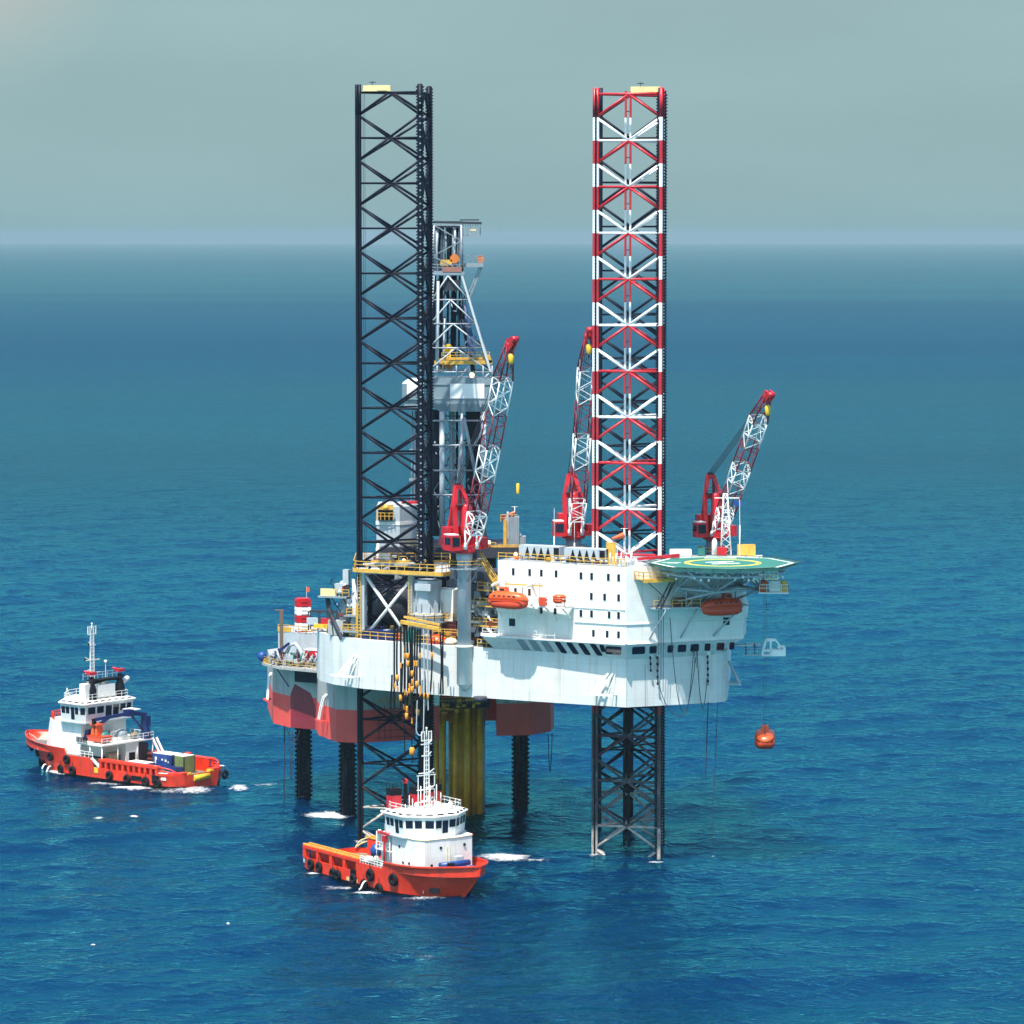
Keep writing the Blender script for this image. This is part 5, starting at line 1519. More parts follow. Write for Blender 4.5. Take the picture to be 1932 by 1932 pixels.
# ================================================================ red barge
brg = thing('jack_up_barge', 'weathered grey and red barge hull raised on square legs behind the white rig', 'barge', (-15, 555, 12.9))
BO = [(-37.8, 558), (-34.8, 553), (-30.6, 550.5), (-29.9, 544.6), (-26.8, 537.2), (-23.3, 536.0), (-15.2, 539.4), (-15.0, 560), (-2.6, 561), (-2.4, 543.6), (2.8, 544.6), (6.0, 548.6), (6.6, 553), (6.5, 575), (-30, 590), (-40, 577)]
MB(ANTIF).prism(BO, 12.9, 17.9).build('lower_hull', brg)
MB(BGREY).prism(BO, 17.9, 22.4).build('upper_hull', brg)
m = MB(DRED)   # flat dark red panel: shade between the two corner blocks put into colour
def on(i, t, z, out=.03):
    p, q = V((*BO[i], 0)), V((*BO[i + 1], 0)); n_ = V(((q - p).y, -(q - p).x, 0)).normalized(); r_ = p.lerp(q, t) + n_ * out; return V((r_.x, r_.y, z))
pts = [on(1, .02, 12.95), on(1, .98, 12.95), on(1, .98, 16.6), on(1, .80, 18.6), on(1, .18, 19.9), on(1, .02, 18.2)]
m.add(pts + [p + V((0, .4, 0)) for p in pts], [tuple(range(6))] + [(i, (i + 1) % 6, 6 + (i + 1) % 6, 6 + i) for i in range(6)]); m.build('recess_shade_panel', brg)
m = MB(NAVY)
ps = [on(1, 0, 22.45), on(1, 1, 22.45), on(2, .6, 22.45)]
m.box((-30.5, 549.0, 21.4), (7.5, .5, 1.9), R(-28)); m.build('dark_band', brg)
m = MB(BGREY)
m.prism([(-39.4, 556), (-36.5, 550.6), (-29.6, 545.4), (-26, 552), (-34, 562)], 22.42, 22.8); m.build('deck_edge', brg)
m = MB(LGREY)
m.prism([(-37.3, 563), (-33.8, 560.2), (-28, 559), (-28, 570), (-37.5, 570)], 22.8, 27.0); dh = m.build('deck_house', brg)
m = MB(YEL); m.rail([(-37.3, 563, 27), (-33.8, 560.2, 27), (-28, 559, 27)], 1.1, 1.2, .07); m.rail([(-33.6, 560.0, 27.05), (-29.5, 559.2, 27.05)], .6, .8, .05); m.panel((-37.3, 562.9, 27), V((2.2, -1.6, 0)), (0, 0, .8), .05); m.build('railing', dh)
m = MB(YEL)
m.rail([(-39.2, 556, 22.8), (-36.4, 550.8, 22.8), (-29.8, 545.6, 22.8)], 1.0, 1.3, .05); m.panel((-39.3, 556.2, 22.8), V((2.2, -3.2, 0)), (0, 0, .7), .05); m.build('railing', brg)
m = MB(CRANER); m.box((-30.6, 553, 24.5), (3.4, 1.5, 1.3), R(-28)); m.use(WHITE).box((-30.6, 553, 25.2), (3.6, 1.6, .2), R(-28)); m.build('red_cabin', brg)
m = MB(DGREY)
rr = random.Random(6)
for k in range(150):
    x = rr.uniform(-38, -28.6); y = 551.5 + (-(x + 36) * .75) * .9 + rr.uniform(0, 5)
    m.use(rr.choice([GREY, LGREY, DGREY, BGREY, LGREY, RUST, TEAL if k % 9 == 0 else GREY]))
    z = 22.8 + rr.uniform(0, 1.0)
    if rr.random() < .5: m.box((x, y, z + .4), (rr.uniform(.2, .9), rr.uniform(.2, .8), rr.uniform(.3, .9)), rr.uniform(0, 1.5))
    else: m.tube((x, y, z), (x + rr.uniform(-1.2, 1.2), y + rr.uniform(-1, 1), z + rr.uniform(.2, 1.8)), rr.uniform(.05, .16), 6)
tag(m.build('deck_gear', brg), None, None, kind='stuff')
m = MB(TEAL); m.box((-34.6, 554, 23.7), (2.2, 1.6, 1.6), R(-35)); m.build('green_winch', brg)
m = MB(LGREY); m.chain([(-35.6, 554, 23.8), (-34.9, 553.8, 25.8), (-34.0, 553.5, 26.1), (-33.2, 553, 25.2), (-32.6, 552.6, 23.6)], .32, 7); m.build('hose_drum_arm', brg)
m = MB(NBLUE); m.bar((-37.4, 554, 22.9), (-36.4, 553.6, 25.2), .6); m.bar((-36.4, 553.6, 25), (-34.9, 553, 26.2), .4); m.build('blue_crane_arm', brg)
m = MB(BLUE); m.lathe((-39.4, 556.4, 23.0), [(.3, 0), (.7, .4), (.7, 1.2), (.2, 1.5)], 10); m.box((-38.4, 556.0, 23.2), (2.2, .5, .4), R(-30)); m.build('blue_drum', brg)
m = MB(mat('brown_post', (.16, .10, .07), .7)); m.box((-36.3, 556, 27.0), (.55, .55, 8.2)); m.box((-36.6, 556, 31.1), (1.4, .5, .15)); m.build('vent_post', brg)
m = MB(DGREY); m.bar((-37.2, 553.6, 22.6), (-35.0, 552.8, 19.4), .14); m.bar((-31, 549.6, 22.6), (-29.4, 545, 19), .16); m.build('deck_strut', brg)
def barge_bracket(c, along, out):
    c, along, out = V(c), V(along), V(out)
    m = MB(ANTIF)
    m.bar(c + out * 1.1 - along * 1.5, c + out * 1.1 + along * 1.4, .3); m.bar(c + along * 1.1, c + out * 1.1 + along * 1.1, .26)
    m.use(WHITE)
    for k in (-.35, .35): m.chain([c + out * 1.0 + along * (k - .5), c + out * .7 + along * (k - .1) + V((0, 0, 2.2)), c + out * .45 + along * (k + .3) + V((0, 0, 3.6)), c + along * (k + .8) + V((0, 0, 4.2))], .14, 6)
    m.bar(c + out * .6 + along * -.3 + V((0, 0, 2.3)), c + out * .6 + along * .5 + V((0, 0, 2.3)), .12)
    m.build('fairlead', brg)
barge_bracket((-37.9, 558.2, 16.6), (-.3, .9, 0), (-.93, -.37, 0)); barge_bracket((-28.6, 541.6, 15.6), (.39, -.92, 0), (-.92, -.39, 0))
m = MB(DRED)
for k in range(7): m.bar((-20.3 + k * .9, 537.2 + k * .42, 13.2), (-20.3 + k * .9, 537.2 + k * .42, 18.4), .12)
for z in (13.5, 14.6, 15.7, 16.8, 17.9): m.bar((-20.8, 537.0, z), (-13.9, 540.0, z), .1)
m.build('access_scaffold', brg)
m = MB(WHITE); m.box((-12.4, 539.0, 20.6), (2.2, 1.6, 4.6), R(22)); m.use(ANTIF).box((-12.4, 539.0, 15.7), (2.2, 1.6, 5.2), R(22)); m.build('corner_column', brg)
m = MB(YEL); m.rail([(-20.5, 536.6, 18.6), (-13.8, 539.4, 18.6)], 1, 1, .06); m.build('railing', brg)
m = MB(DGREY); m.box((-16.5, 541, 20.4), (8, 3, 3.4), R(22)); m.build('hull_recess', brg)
m = MB(DRED); m.box((7.2, 549.5, 21.8), (2.6, .8, .35), R(10)); m.box((8.1, 549.8, 21.2), (.4, .4, .9)); m.build('bracket', brg)
m = MB(LAMP); m.ball((4.0, 544.6, 21.5), .3, 8); m.build('floodlight', brg)

# yellow conductor pipes and wellhead deck
GC = 'yellow conductor pipes under the rig'
wd_ = thing('wellhead_deck', 'dark wellhead deck with yellow valve gear on top of the conductor pipes', 'wellhead deck', (-8.5, 545, 15))
m = MB(NAVY); m.box((-8.6, 546.5, 17.6), (10.4, 7, .6)); m.box((-8.6, 546.5, 20.2), (11.5, 8, .5)); m.build('deck', wd_)
m = MB(YELP)
rr = random.Random(8)
for k in range(30): m.box((rr.uniform(-13.4, -5.0), 542.6 + rr.uniform(-.6, .6), rr.uniform(16.6, 19.6)), (rr.uniform(.3, 1.1), .5, rr.uniform(.2, .7)))
m.rail([(-13.6, 542.6, 17.9), (-5.0, 542.6, 17.9)], 1.1, 1.0, .06); m.build('valve_gear', wd_)
cols = [(824, 549, .42), (836, 548, .50), (852, 551, .45), (860, 547, .48), (872, 550, .55), (881, 546, .5), (889, 551, .42), (897, 549, .5), (905, 547, .5), (912, 552, .3)]
words = ['leftmost yellow conductor pipe, brightest, beside the mast of the front boat', 'second yellow conductor pipe from the left', 'thin yellow pipe just right of the gap with the sea', 'bright yellow pipe fourth from the left', 'thick yellow pipe in the middle of the conductor cluster',
         'brown stained yellow pipe right of the thick one', 'thin brown pipe between the stained ones', 'dull brown conductor pipe third from the right', 'dark conductor pipe second from the right', 'pale thin riser pipe at the right end of the cluster']
for (u, Y, r_), lab in zip(cols, words):
    x = (u - 966) / F * (Y + 6)
    m = MB(YELP if u < 910 else LGREY); m.tube((x, Y, -3), (x, Y, 17.4), r_, 14)
    for z in (4, 9, 14): m.tube((x, Y, z), (x, Y, z + .25), r_ * 1.06, 14)
    tag(m.build('conductor_pipe', top=(x, Y, -3)), lab, 'pipe', GC)

# ================================================================ hanging hoses and ropes
GHS = 'black hoses hanging down the front of the white hull'
bm_ = V((-14.2, 514.2, 32.2))
t = thing('hose_beam', 'yellow steel beam holding the bundle of hanging hoses over the hull edge', 'beam', bm_)
m = MB(YEL); a_, b_ = pt(757, 1173, 513.5), pt(830, 1187, 509.8); m.bar(a_, b_, .5, .5); m.bar(a_ + V((.4, 1, .6)), b_ + V((0, 1, .5)), .3, .3); m.bar(b_, b_ + V((0, 0, -1.8)), .3); m.bar(a_, a_ + V((0, 2.5, -1.5)), .3); m.build('beam', t)
hx = [(744, 1352, 1, .09), (750, 1300, 0, .09), (756, 1330, 1, .09), (762, 1348, 0, .10), (767, 1352, 0, .10), (772, 1305, 1, .09), (777, 1360, 0, .10), (783, 1300, 0, .09), (788, 1345, 0, .09), (793, 1310, 1, .09), (799, 1376, 1, .06), (808, 1340, 0, .06), (812, 1305, 0, .08), (830, 1310, 0, .08), (836, 1310, 0, .08), (778, 1440, 0, .06), (764, 1432, 0, .05)]
hl = ['leftmost hanging black hose ending in a long loop', 'black hose hanging straight beside the leftmost loop', 'black looped hose third from the left of the bundle', 'long black hose with orange floats under the beam end', 'black hose with several orange floats in the left half', 'short looped black hose in the middle of the bundle',
      'long black hose tipped with an orange float', 'plain black hose in the middle of the bundle', 'black hose with orange floats right of the middle', 'looped black hose with floats in the right half', 'white hose curling into a loop in front of the black leg', 'longest pale hose hanging down to the boat mast', 'thin black hose right of the pale hoses',
      'left of two thin ropes near the crane pedestal', 'right of two thin ropes near the crane pedestal', 'rope carrying a single orange float far below the hull', 'thin rope beside the low single orange float']
rr = random.Random(12)
for i, ((u, v, loop, r_), lab) in enumerate(zip(hx, hl)):
    Y = 513.6 - (u - 744) * .046 - .9
    a0 = pt(min(u, 828), 1180 + (u - 744) * .12, Y)
    if u > 825: a0 = pt(u, 1192, Y)
    bot = pt(u, v, Y)
    mt = LGREY if i in (10, 11) else BLACK
    pts = []
    n_ = 12
    sw = rr.uniform(-.25, .25)
    for k in range(n_ + 1):
        q = a0.lerp(bot, k / n_); q.x += sw * math.sin(k / n_ * 3.1); pts.append(q)
    if loop:
        wd0 = rr.choice([-1, 1]) * rr.uniform(.7, 1.5) if i else 1.4
        for k in range(1, 7):
            an = math.pi * k / 6; pts.append(bot + V((wd0 / 2 - wd0 / 2 * math.cos(an), -.1, -.9 * math.sin(an))))
        e_ = pts[-1]
        for k in range(1, 5): pts.append(e_ + V((-wd0 * .04 * k, 0, k * rr.uniform(.7, 1.4))))
    m = MB(mt); m.chain(pts, r_ * 1.5, 6)
    o = tag(m.build('hanging_hose', top=a0), lab, 'hose', GHS)
    nf = (1, 2, 2, 4, 5, 2, 4, 1, 4, 3, 1, 2, 1, 0, 0, 1, 0)[i]
    for k in range(nf):
        q = pts[rr.randint(3, n_)] if i not in (6, 15) or k else pts[n_ if i == 6 else n_ - 1]
        f_ = MB(OFLOAT); fr = rr.choice([.15, .18, .26]); f_.lathe(q - V((0, 0, .4)), [(r_ * 1.6, 0), (fr, .06), (fr, .62 + fr), (r_ * 1.6, .7 + fr)], 8)
        if i == 15: f_.lathe(q - V((0, 0, .5)), [(.2, 0), (.4, .15), (.4, 1.0), (.2, 1.2)], 10)
        f_.build('float', o)
GRP = 'dark ropes hanging on the shaded right side'
def rope(pts, r_, lab, mt=DGREY, nm='mooring_rope', n_=10):
    out = []
    for a_, b_, sag in pts:
        a_, b_ = V(a_), V(b_)
        for k in range(n_ + 1):
            s_ = k / n_; q = a_.lerp(b_, s_); q.z -= sag * 4 * s_ * (1 - s_); out.append(q)
    m = MB(mt); m.chain(out, r_, 5)
    return tag(m.build(nm, top=out[0]), lab, 'rope', GRP)
Q = lambda u, v, out=.8: pt(u, v, (lambda x: (499.7 + max(0, (x - 16.2)) * .403 if x > 16.2 else 499.7 - (x - 16.2) * .55) - out)((u - 966) / F * 512))
rope([(Q(1264, 1165, 2.4), Q(1290, 1344, 1), 3.6), (Q(1290, 1344, 1), Q(1311, 1195, 1.2), 3.6)], .055, 'large sagging rope loop under the right side of the hull')
rope([(Q(1243, 1292), Q(1281, 1348), 1.4), (Q(1281, 1348), Q(1313, 1240), 3.0)], .055, 'rope loop dipping lowest, from the black chain to the pulley block')
rope([(Q(1314, 1200, 1.2), Q(1334, 1280), 7.0)], .06, 'narrow rope loop ending at the right black chain')
for u0, u1, lab in ((1243, 1243, 'left of three vertical ropes down the right face'), (1247.5, 1247, 'middle of three vertical ropes down the right face'), (1252, 1251, 'right of three vertical ropes down the right face')):
    rope([(Q(u0, 1125, 3.2), Q(u1, 1260 + (u0 - 1243) * 5, 2.2), 0)], .05, lab)
rope([(Q(1217, 1255), Q(1218, 1420), 0)], .035, 'thin rope from the left black chain to below the hull')
rope([(Q(1336, 1325), Q(1331, 1468), 0)], .085, 'thick dark hose hanging below the right end of the hull')
rope([(Q(1354, 1325), Q(1343, 1600), 0)], .045, 'thin line falling from the right end of the hull to the sea')
rope([(pt(1061, 1236, 504.5), pt(1058, 1560, 504.5), 0)], .03, 'thin line down the lit left part of the hull')
rope([(sea(536, 1518) + V((0, -.2, 0)), pt(538, 1255, sea(536, 1518).y), 0)], .11, 'long dark pipe standing in the sea left of the square leg')
for u0, u1, v0, v1, sag, lab in ((546, 552, 1375, 1378, 8.0, 'long rope loop under the left end of the red barge'), (541, 566, 1374, 1378, 2.0, 'short rope loop under the left end of the red barge'), (1034, 1042, 1385, 1383, 6.0, 'thin rope loop under the right end of the red barge')):
    rope([(pt(u0, v0, 552), pt(u1, v1, 552), sag)], .07, lab, n_=16)
for u, v, l_, lab in ((1227, 1238, 30, 'short black chain tensioner left on the sloping skirt'), (1240, 1238, 55, 'long black chain with a hook near the corner of the skirt'), (1335, 1236, 58, 'black chain hanging at the right of the skirt')):
    m = MB(BLACK); p0, p1 = Q(u, v, .5), Q(u + 1, v + l_, .9)
    k = int((p1 - p0).length / .42)
    for i in range(k):
        a_, b_ = line(p0, p1, i / k), line(p0, p1, (i + .92) / k)
        m.bar(a_, b_, .3 if i % 2 else .12, .12 if i % 2 else .3)
    o = tag(m.build('chain', top=p0), lab, 'chain', 'black chains on the skirt')
    m = MB(WHITE); m.box(p0 + V((.1, .3, .2)), (.5, .6, .9), R(22)); m.build('bracket', o)
p0 = Q(1311, 1190, 1.3)
m = MB(BLACK); m.lathe(p0, [(.2, -1.2), (.42, -.8), (.42, .5), (.2, 1.0)], 10); o = tag(m.build('pulley_block', top=p0), 'black pulley block with ropes under the shaded lifeboat', 'pulley')
m = MB(DGREY); m.tube(p0 + V((0, 0, 1)), p0 + V((0, .2, 3.6)), .03, 4)
for k in (-.3, 0, .3): m.tube(p0 + V((k * .5, 0, -1)), p0 + V((k, .2, -5.4)), .04, 4)
m.build('wire', o)
# ================================================================ supply boats
def interp(xs, ys, x):
    if x <= xs[0]: return ys[0]
    for i in range(len(xs) - 1):
        if x <= xs[i + 1]:
            t = (x - xs[i]) / (xs[i + 1] - xs[i]); return ys[i] + (ys[i + 1] - ys[i]) * t
    return ys[-1]
HX = [0, .5, 1.4, 3, 8, 16.95, 17.05, 22.95, 23.35, 27, 30, 32.5, 34.5, 36.3, 37.5, 38]
HYD = [3.6, 4.7, 5.5, 5.9, 6, 6, 6, 6, 6, 5.9, 5.5, 4.7, 3.6, 2.2, .95, .12]
HYW = [3.3, 4.4, 5.2, 5.7, 6, 6, 6, 5.8, 5.75, 5.0, 3.7, 2.0, .5, .06, .05, .04]
HZB = [2.0, 2.0, 2.0, 1.95, 1.9, 1.9, 3.3, 3.3, 4.3, 4.4, 4.55, 4.75, 4.95, 5.1, 5.2, 5.25]
HZD = [1.2, 1.2, 1.2, 1.2, 1.2, 1.2, 3.2, 3.2, 3.2, 3.25, 3.3, 3.4, 3.5, 3.6, 3.7, 3.8]
def stem_z(x): return -1.0 if x < 33.5 else -1.0 + (x - 33.5) / 4.5 * 5.0
def half(x, z):
    yd, yw, zb = interp(HX, HYD, x), interp(HX, HYW, x), interp(HX, HZB, x)
    t = max(0, min(1, z / zb)); return yw + (yd - yw) * t ** 1.5

class Boat:
    def __init__(s, name, label, origin, ang, scale, group):
        s.t = thing(name, label, 'supply boat', (*origin, 0), ang, group, local=True)
        s.t.scale = scale
        s.M = Matrix.Translation((*origin, 0)) @ Matrix.Rotation(ang, 4, 'Z') @ Matrix.Diagonal((*scale, 1))
        s.ang = ang
    def w(s, p): return s.M @ V(p)

def sub(parent):
    ORG[parent.name] = V((0, 0, 0)); return parent

def wall_win(parent, p, q, p1, q1, z0, z1, spans, t0, t1, label=None, nm='window'):
    p, q, p1, q1 = V((*p, z0)), V((*q, z0)), V((*p1, z1)), V((*q1, z1))
    for sp in spans:
        a, b = sp[0], sp[1]; c0, c1 = (sp[2], sp[3]) if len(sp) > 2 else (t0, t1)
        f = lambda s_, t_: line(line(p, q, s_), line(p1, q1, s_), t_)
        cs = [f(a, c0), f(b, c0), f(b, c1), f(a, c1)]
        n = (cs[1] - cs[0]).cross(cs[3] - cs[0]).normalized()
        m = MB(GLASS); m.add([c + n * .035 for c in cs] + [c - n * .02 for c in cs], [(0, 1, 2, 3), (0, 4, 5, 1), (1, 5, 6, 2), (2, 6, 7, 3), (3, 7, 4, 0)])
        m.build(nm, parent)

def boat_hull(B, foredark=True):
    m = MB(ORANGE)
    secs = []
    for i, x in enumerate(HX):
        zb, zd, yd = HZB[i], HZD[i], HYD[i]
        zl = stem_z(x)
        zs = [zl, .3 if zl < 0 else zl + (zb - zl) * .15, zl + (zb - zl) * .45, zl + (zb - zl) * .72, zb - .75 if zl < zb - 1 else zb - .1, zb]
        pts = []
        rake = lambda z: 0.0
        for z in zs:
            t = max(0, (z - max(zl, 0)) / max(.01, zb - max(zl, 0)))
            y = HYW[i] * (.9 if z < 0 else 1) + (yd - HYW[i]) * t ** 1.4
            pts.append((x, y, z))
        yi = max(.02, yd - .22)
        pts += [(x, yi, zb), (x, max(.01, yi - .05), min(zd, zb - .05)), (x, 0, min(zd, zb - .05))]
        secs.append(pts)
    k = len(secs[0])
    for sgn in (1, -1):
        vs = [(x, y * sgn, z) for s_ in secs for (x, y, z) in s_]
        for r0, r1, mt, sm in ((0, 1, mat('dark_bottom_paint', (.03, .012, .02), .5), True), (1, 6, ORANGE, True), (5, 6, ORANGE, False), (6, 7, ORANGE, False)):
            m.use(mt)
            fs = [(i * k + j, (i + 1) * k + j, (i + 1) * k + j + 1, i * k + j + 1) for i in range(len(HX) - 1 if r0 != 0 else 12) for j in range(r0, min(r1, 5) if r1 == 6 and r0 == 1 else r1)]
            m.add(vs, fs, sm)
            if r0 == 0: m.use(ORANGE).add(vs, [(i * k, (i + 1) * k, (i + 1) * k + 1, i * k + 1) for i in range(12, len(HX) - 1)], True)
    # transom
    tr = [(0, y, z) for (_, y, z) in secs[0][:6]] + [(0, -y, z) for (_, y, z) in reversed(secs[0][:6])]
    m.use(ORANGE).add(tr, [tuple(range(len(tr)))])
    st = [secs[5], secs[6]]
    hull = m.build('hull', B.t)
    sub(hull)
    m = MB(BDECK)
    for a, b, z in ((0.25, 17, 1.2),):
        xs = [a, .6, 1.5, 3, 8, b]
        vs = [(x, sg * (interp(HX, HYD, x) - .2), z + .02) for x in xs for sg in (1, -1)]
        m.add(vs, [(2 * i, 2 * i + 1, 2 * i + 3, 2 * i + 2) for i in range(len(xs) - 1)])
    m.build('work_deck', B.t)
    m = MB(mat('green_fore_deck', (.10, .14, .13), .7))
    xs = [17, 20, 23, 27, 30, 32.5, 34.5, 36.3, 37.4]
    vs = [(x, sg * max(.02, interp(HX, HYD, x) - .24), interp(HX, HZD, x) + .02) for x in xs for sg in (1, -1)]
    m.add(vs, [(2 * i, 2 * i + 1, 2 * i + 3, 2 * i + 2) for i in range(len(xs) - 1)])
    m.add([(17.0, -5.95, 1.2), (17.0, 5.95, 1.2), (17.0, 5.95, 3.2), (17.0, -5.95, 3.2)], [(0, 1, 2, 3)])
    m.build('fore_deck', B.t)
    return hull

def tyre_mesh():
    m = MB(BLACK); n, k = 18, 8; vs = []
    for i in range(n):
        a = 2 * math.pi * i / n
        for j in range(k):
            b = 2 * math.pi * j / k; r = .52 + .28 * math.cos(b)
            vs.append((r * math.cos(a), .26 * math.sin(b), r * math.sin(a)))
    m.add(vs, [(i * k + j, ((i + 1) % n) * k + j, ((i + 1) % n) * k + (j + 1) % k, i * k + (j + 1) % k) for i in range(n) for j in range(k)], True)
    m.tube((0, 0, .75), (0, -.05, 1.5), .035, 4)
    me = bpy.data.meshes.new('tyre_fender'); me.from_pydata([tuple(p) for p in m.v], [], m.f); me.materials.append(BLACK)
    me.polygons.foreach_set('use_smooth', m.sm); me.update(); return me
TM = tyre_mesh()
def tyre(B, x, z, side, label, group, sc=1.0, stern=False):
    o = bpy.data.objects.new('tyre_fender', TM); COL.objects.link(o)
    if stern: p = V((-.25, side, z)); a = math.pi / 2
    else:
        y = half(x, z) + .2; dy = half(x + .5, z) - half(x - .5, z)
        p = V((x, y * side, z)); a = -math.atan(-dy) * side if False else math.atan(dy) * side
    o.location = B.w(p); o.rotation_euler = (0, 0, B.ang + a); o.scale = (sc, sc, sc)
    return tag(o, label, 'tyre', group)

def mast(B, x, y, z0, z1, extra):
    m = MB(WHITE)
    for s_ in (-.42, .42):
        m.bar((x, y + s_, z0), (x, y + s_ * .72, z1 - 1.6), .15)
    n = int((z1 - 1.6 - z0) / .62)
    for i in range(n):
        z = z0 + .5 + i * .62; t = (z - z0) / (z1 - 1.6 - z0); w_ = .42 - .12 * t
        m.bar((x, y - w_, z), (x, y + w_, z), .12, .1)
    m.bar((x, y, z0), (x, y, z1 - 1.6), .08)
    m.bar((x, y - .85, z1 - 1.7), (x, y + .85, z1 - 1.7), .14); 
    for s_ in (-.8, -.35, .35, .8): m.bar((x, y + s_, z1 - 1.7), (x, y + s_, z1 - .4), .12)
    m.bar((x, y - .85, z1 - .5), (x, y - .3, z1 - .5), .08); m.bar((x, y + .3, z1 - .5), (x, y + .85, z1 - .5), .08)
    m.tube((x, y, z1 - 1.7), (x, y, z1), .08, 6)
    m.ball((x, y, z1), .16, 8)
    mo = sub(m.build('mast', B.t))
    m = MB(WHITE)
    for z, w_ in extra:
        m.bar((x, y - w_, z), (x, y + w_, z), .14, .14)
        m.bar((x + .1, y + w_ * .3, z + .1), (x + .1, y + w_ * .9, z + .5), .1)
    m.build('yard', mo)
    m = MB(WHITE)
    for z, w_ in extra[:2]: m.box((x + .5, y + .2, z + .35), (.25, 1.5, .2), .4); m.tube((x + .5, y + .2, z - .1), (x + .5, y + .2, z + .3), .14, 8)
    m.build('radar_scanner', mo)
    m = MB(BLACK)
    for z, w_ in extra: m.tube((x, y + w_, z - .05), (x, y + w_, z + .45), .12, 6)
    m.build('mast_light', mo)

def wheelhouse(B, x0, x1, hw, z0, z1, parent_mat, full_aft=False):
    """polygonal bridge with outward-raked windows"""
    poly = [(x0, -hw), (x0 + .9, -hw - .35), (x1 - 2.6, -hw - .35), (x1 - .9, -hw * .62), (x1, -hw * .36), (x1, hw * .36), (x1 - .9, hw * .62), (x1 - 2.6, hw + .35), (x0 + .9, hw + .35), (x0, hw)]
    cx, cy = (x0 + x1) / 2, 0
    up = [(cx + (x - cx) * 1.045, y * 1.04) for x, y in poly]
    m = MB(parent_mat); m.prism(poly, z0, z1, poly1=up)
    wh = sub(m.build('wheelhouse', B.t))
    ro = [(cx + (x - cx) * 1.11, y * 1.11) for x, y in poly]; ri = [(cx + (x - cx) * .97, y * .96) for x, y in poly]
    m = MB(WHITE); m.prism(up, z1 + .002, z1 + .3, poly1=ro); m.prism(ro, z1 + .302, z1 + .42); m.prism(ro, z1 + .422, z1 + .75, poly1=ri)
    rf = sub(m.build('wheelhouse_roof', wh))
    m = MB(GLASS)
    k = len(poly)
    for i in range(k):
        p, q, a, b = V((*ro[i], z1 + .43)), V((*ro[(i + 1) % k], z1 + .43)), V((*ri[i], z1 + .75)), V((*ri[(i + 1) % k], z1 + .75))
        L_ = (q - p).length; c = max(1, int(L_ / 1.4))
        for j in range(c):
            f = lambda s_, t_: line(line(p, q, s_), line(a, b, s_), t_)
            s0, s1 = (j + .18) / c, (j + .82) / c
            cs = [f(s0, .3), f(s1, .3), f(s1, .78), f(s0, .78)]; n = (cs[1] - cs[0]).cross(cs[3] - cs[0]).normalized()
            m.add([x + n * .02 for x in cs], [(0, 1, 2, 3)])
    m.build('roof_panel', rf)
    spans = {0: [(.1, .9)], 1: [(.08, .24), (.28, .46), (.54, .72, .15, .92), (.76, .95)], 2: [(.1, .45), (.55, .9)], 3: [(.12, .88)], 4: [(.03, .30), (.35, .62, .2, .9), (.68, .97)],
             5: [(.12, .88)], 6: [(.1, .45), (.55, .9)], 7: [(.05, .24), (.28, .46), (.54, .72, .15, .92), (.76, .92)], 8: [(.1, .9)], 9: [(.05, .2), (.24, .38), (.42, .55, .08, .92), (.58, .7, .08, .92), (.73, .84), (.87, .96)]}
    for i in range(k):
        wall_win(wh, poly[i], poly[(i + 1) % k], up[i], up[(i + 1) % k], z0, z1, spans.get(i, [(.1, .9)]), .5, .92)
    m = MB(LGREY); m.prism([(cx + (x - cx) * 1.05, y * 1.06) for x, y in poly], z0 - .16, z0 + .0); m.build('bridge_wing_deck', wh)
    m = MB(WHITE); m.rail([V((cx + (x - cx) * .9, y * .9, z1 + .76)) for x, y in poly], 1.0, 1.3, .05, closed=True); m.build('railing', wh)
    return wh

GB2 = 'orange supply boats beside the rig'
# ---------------------------------------------------------------- front boat
B1 = Boat('supply_boat', 'orange supply boat with white wheelhouse in front of the rig, bow towards the viewer', (-26.1, 504.2), R(-55), (1, 1, 1), GB2)
boat_hull(B1)
MB.DEF = Matrix.Translation((2.0, 0, 0))
m = MB(WHITE)
m.prism([(21.5, -4.7), (27.2, -4.7), (28.4, -3.9), (28.7, 0), (28.4, 3.9), (27.2, 4.7), (21.5, 4.7)], 3.2, 8.0)
m.prism([(18.0, -4.2), (21.5, -4.2), (21.5, 4.2), (18.0, 4.2)], 3.2, 7.9)
dh = sub(m.build('deckhouse', B1.t))
m = MB(LGREY)
m.box((20.0, -4.22, 6.6), (2.6, .1, 1.7)); m.box((19.0, -4.22, 4.3), (1.0, .1, 1.7)); m.build('side_opening', dh)
m = MB(WHITE); m.prism([(17.8, -5.0), (21.5, -5.0), (21.5, -4.25), (17.8, -4.25)], 5.5, 5.62)
m.rail([(17.9, -4.95, 5.62), (21.4, -4.95, 5.62)], 1.0, .9, .05)
for x in (18, 19.7, 21.3): m.tube((x, -4.95, 3.2), (x, -4.95, 8), .07, 5)
m.build('side_gallery', dh)
m = MB(YEL); 
pl = [(21.5, -4.75, 8.02), (27.2, -4.75, 8.02), (28.45, -3.95, 8.02), (28.75, 0, 8.02), (28.45, 3.95, 8.02), (27.2, 4.75, 8.02)]
for a, b in zip(pl, pl[1:]): m.use(CRANER if rr.random() < .5 else PALEY).tube(a, b, .06, 5)
m.build('deck_edge_pipe', dh)
for x, y, z in ((23.4, -4.7, 6.6), (25.8, -4.7, 4.6), (28.62, -1.4, 6.8), (28.62, 2.5, 6.9), (28.62, -2.9, 4.5), (24.3, -4.7, 4.5)):
    n_ = V((0, -1, 0)) if y < -4.5 else V((1, 0, 0))
    m = MB(GLASS); m.tube(V((x, y, z)) - n_ * .05, V((x, y, z)) + n_ * .06, .2, 10); m.build('porthole', dh)
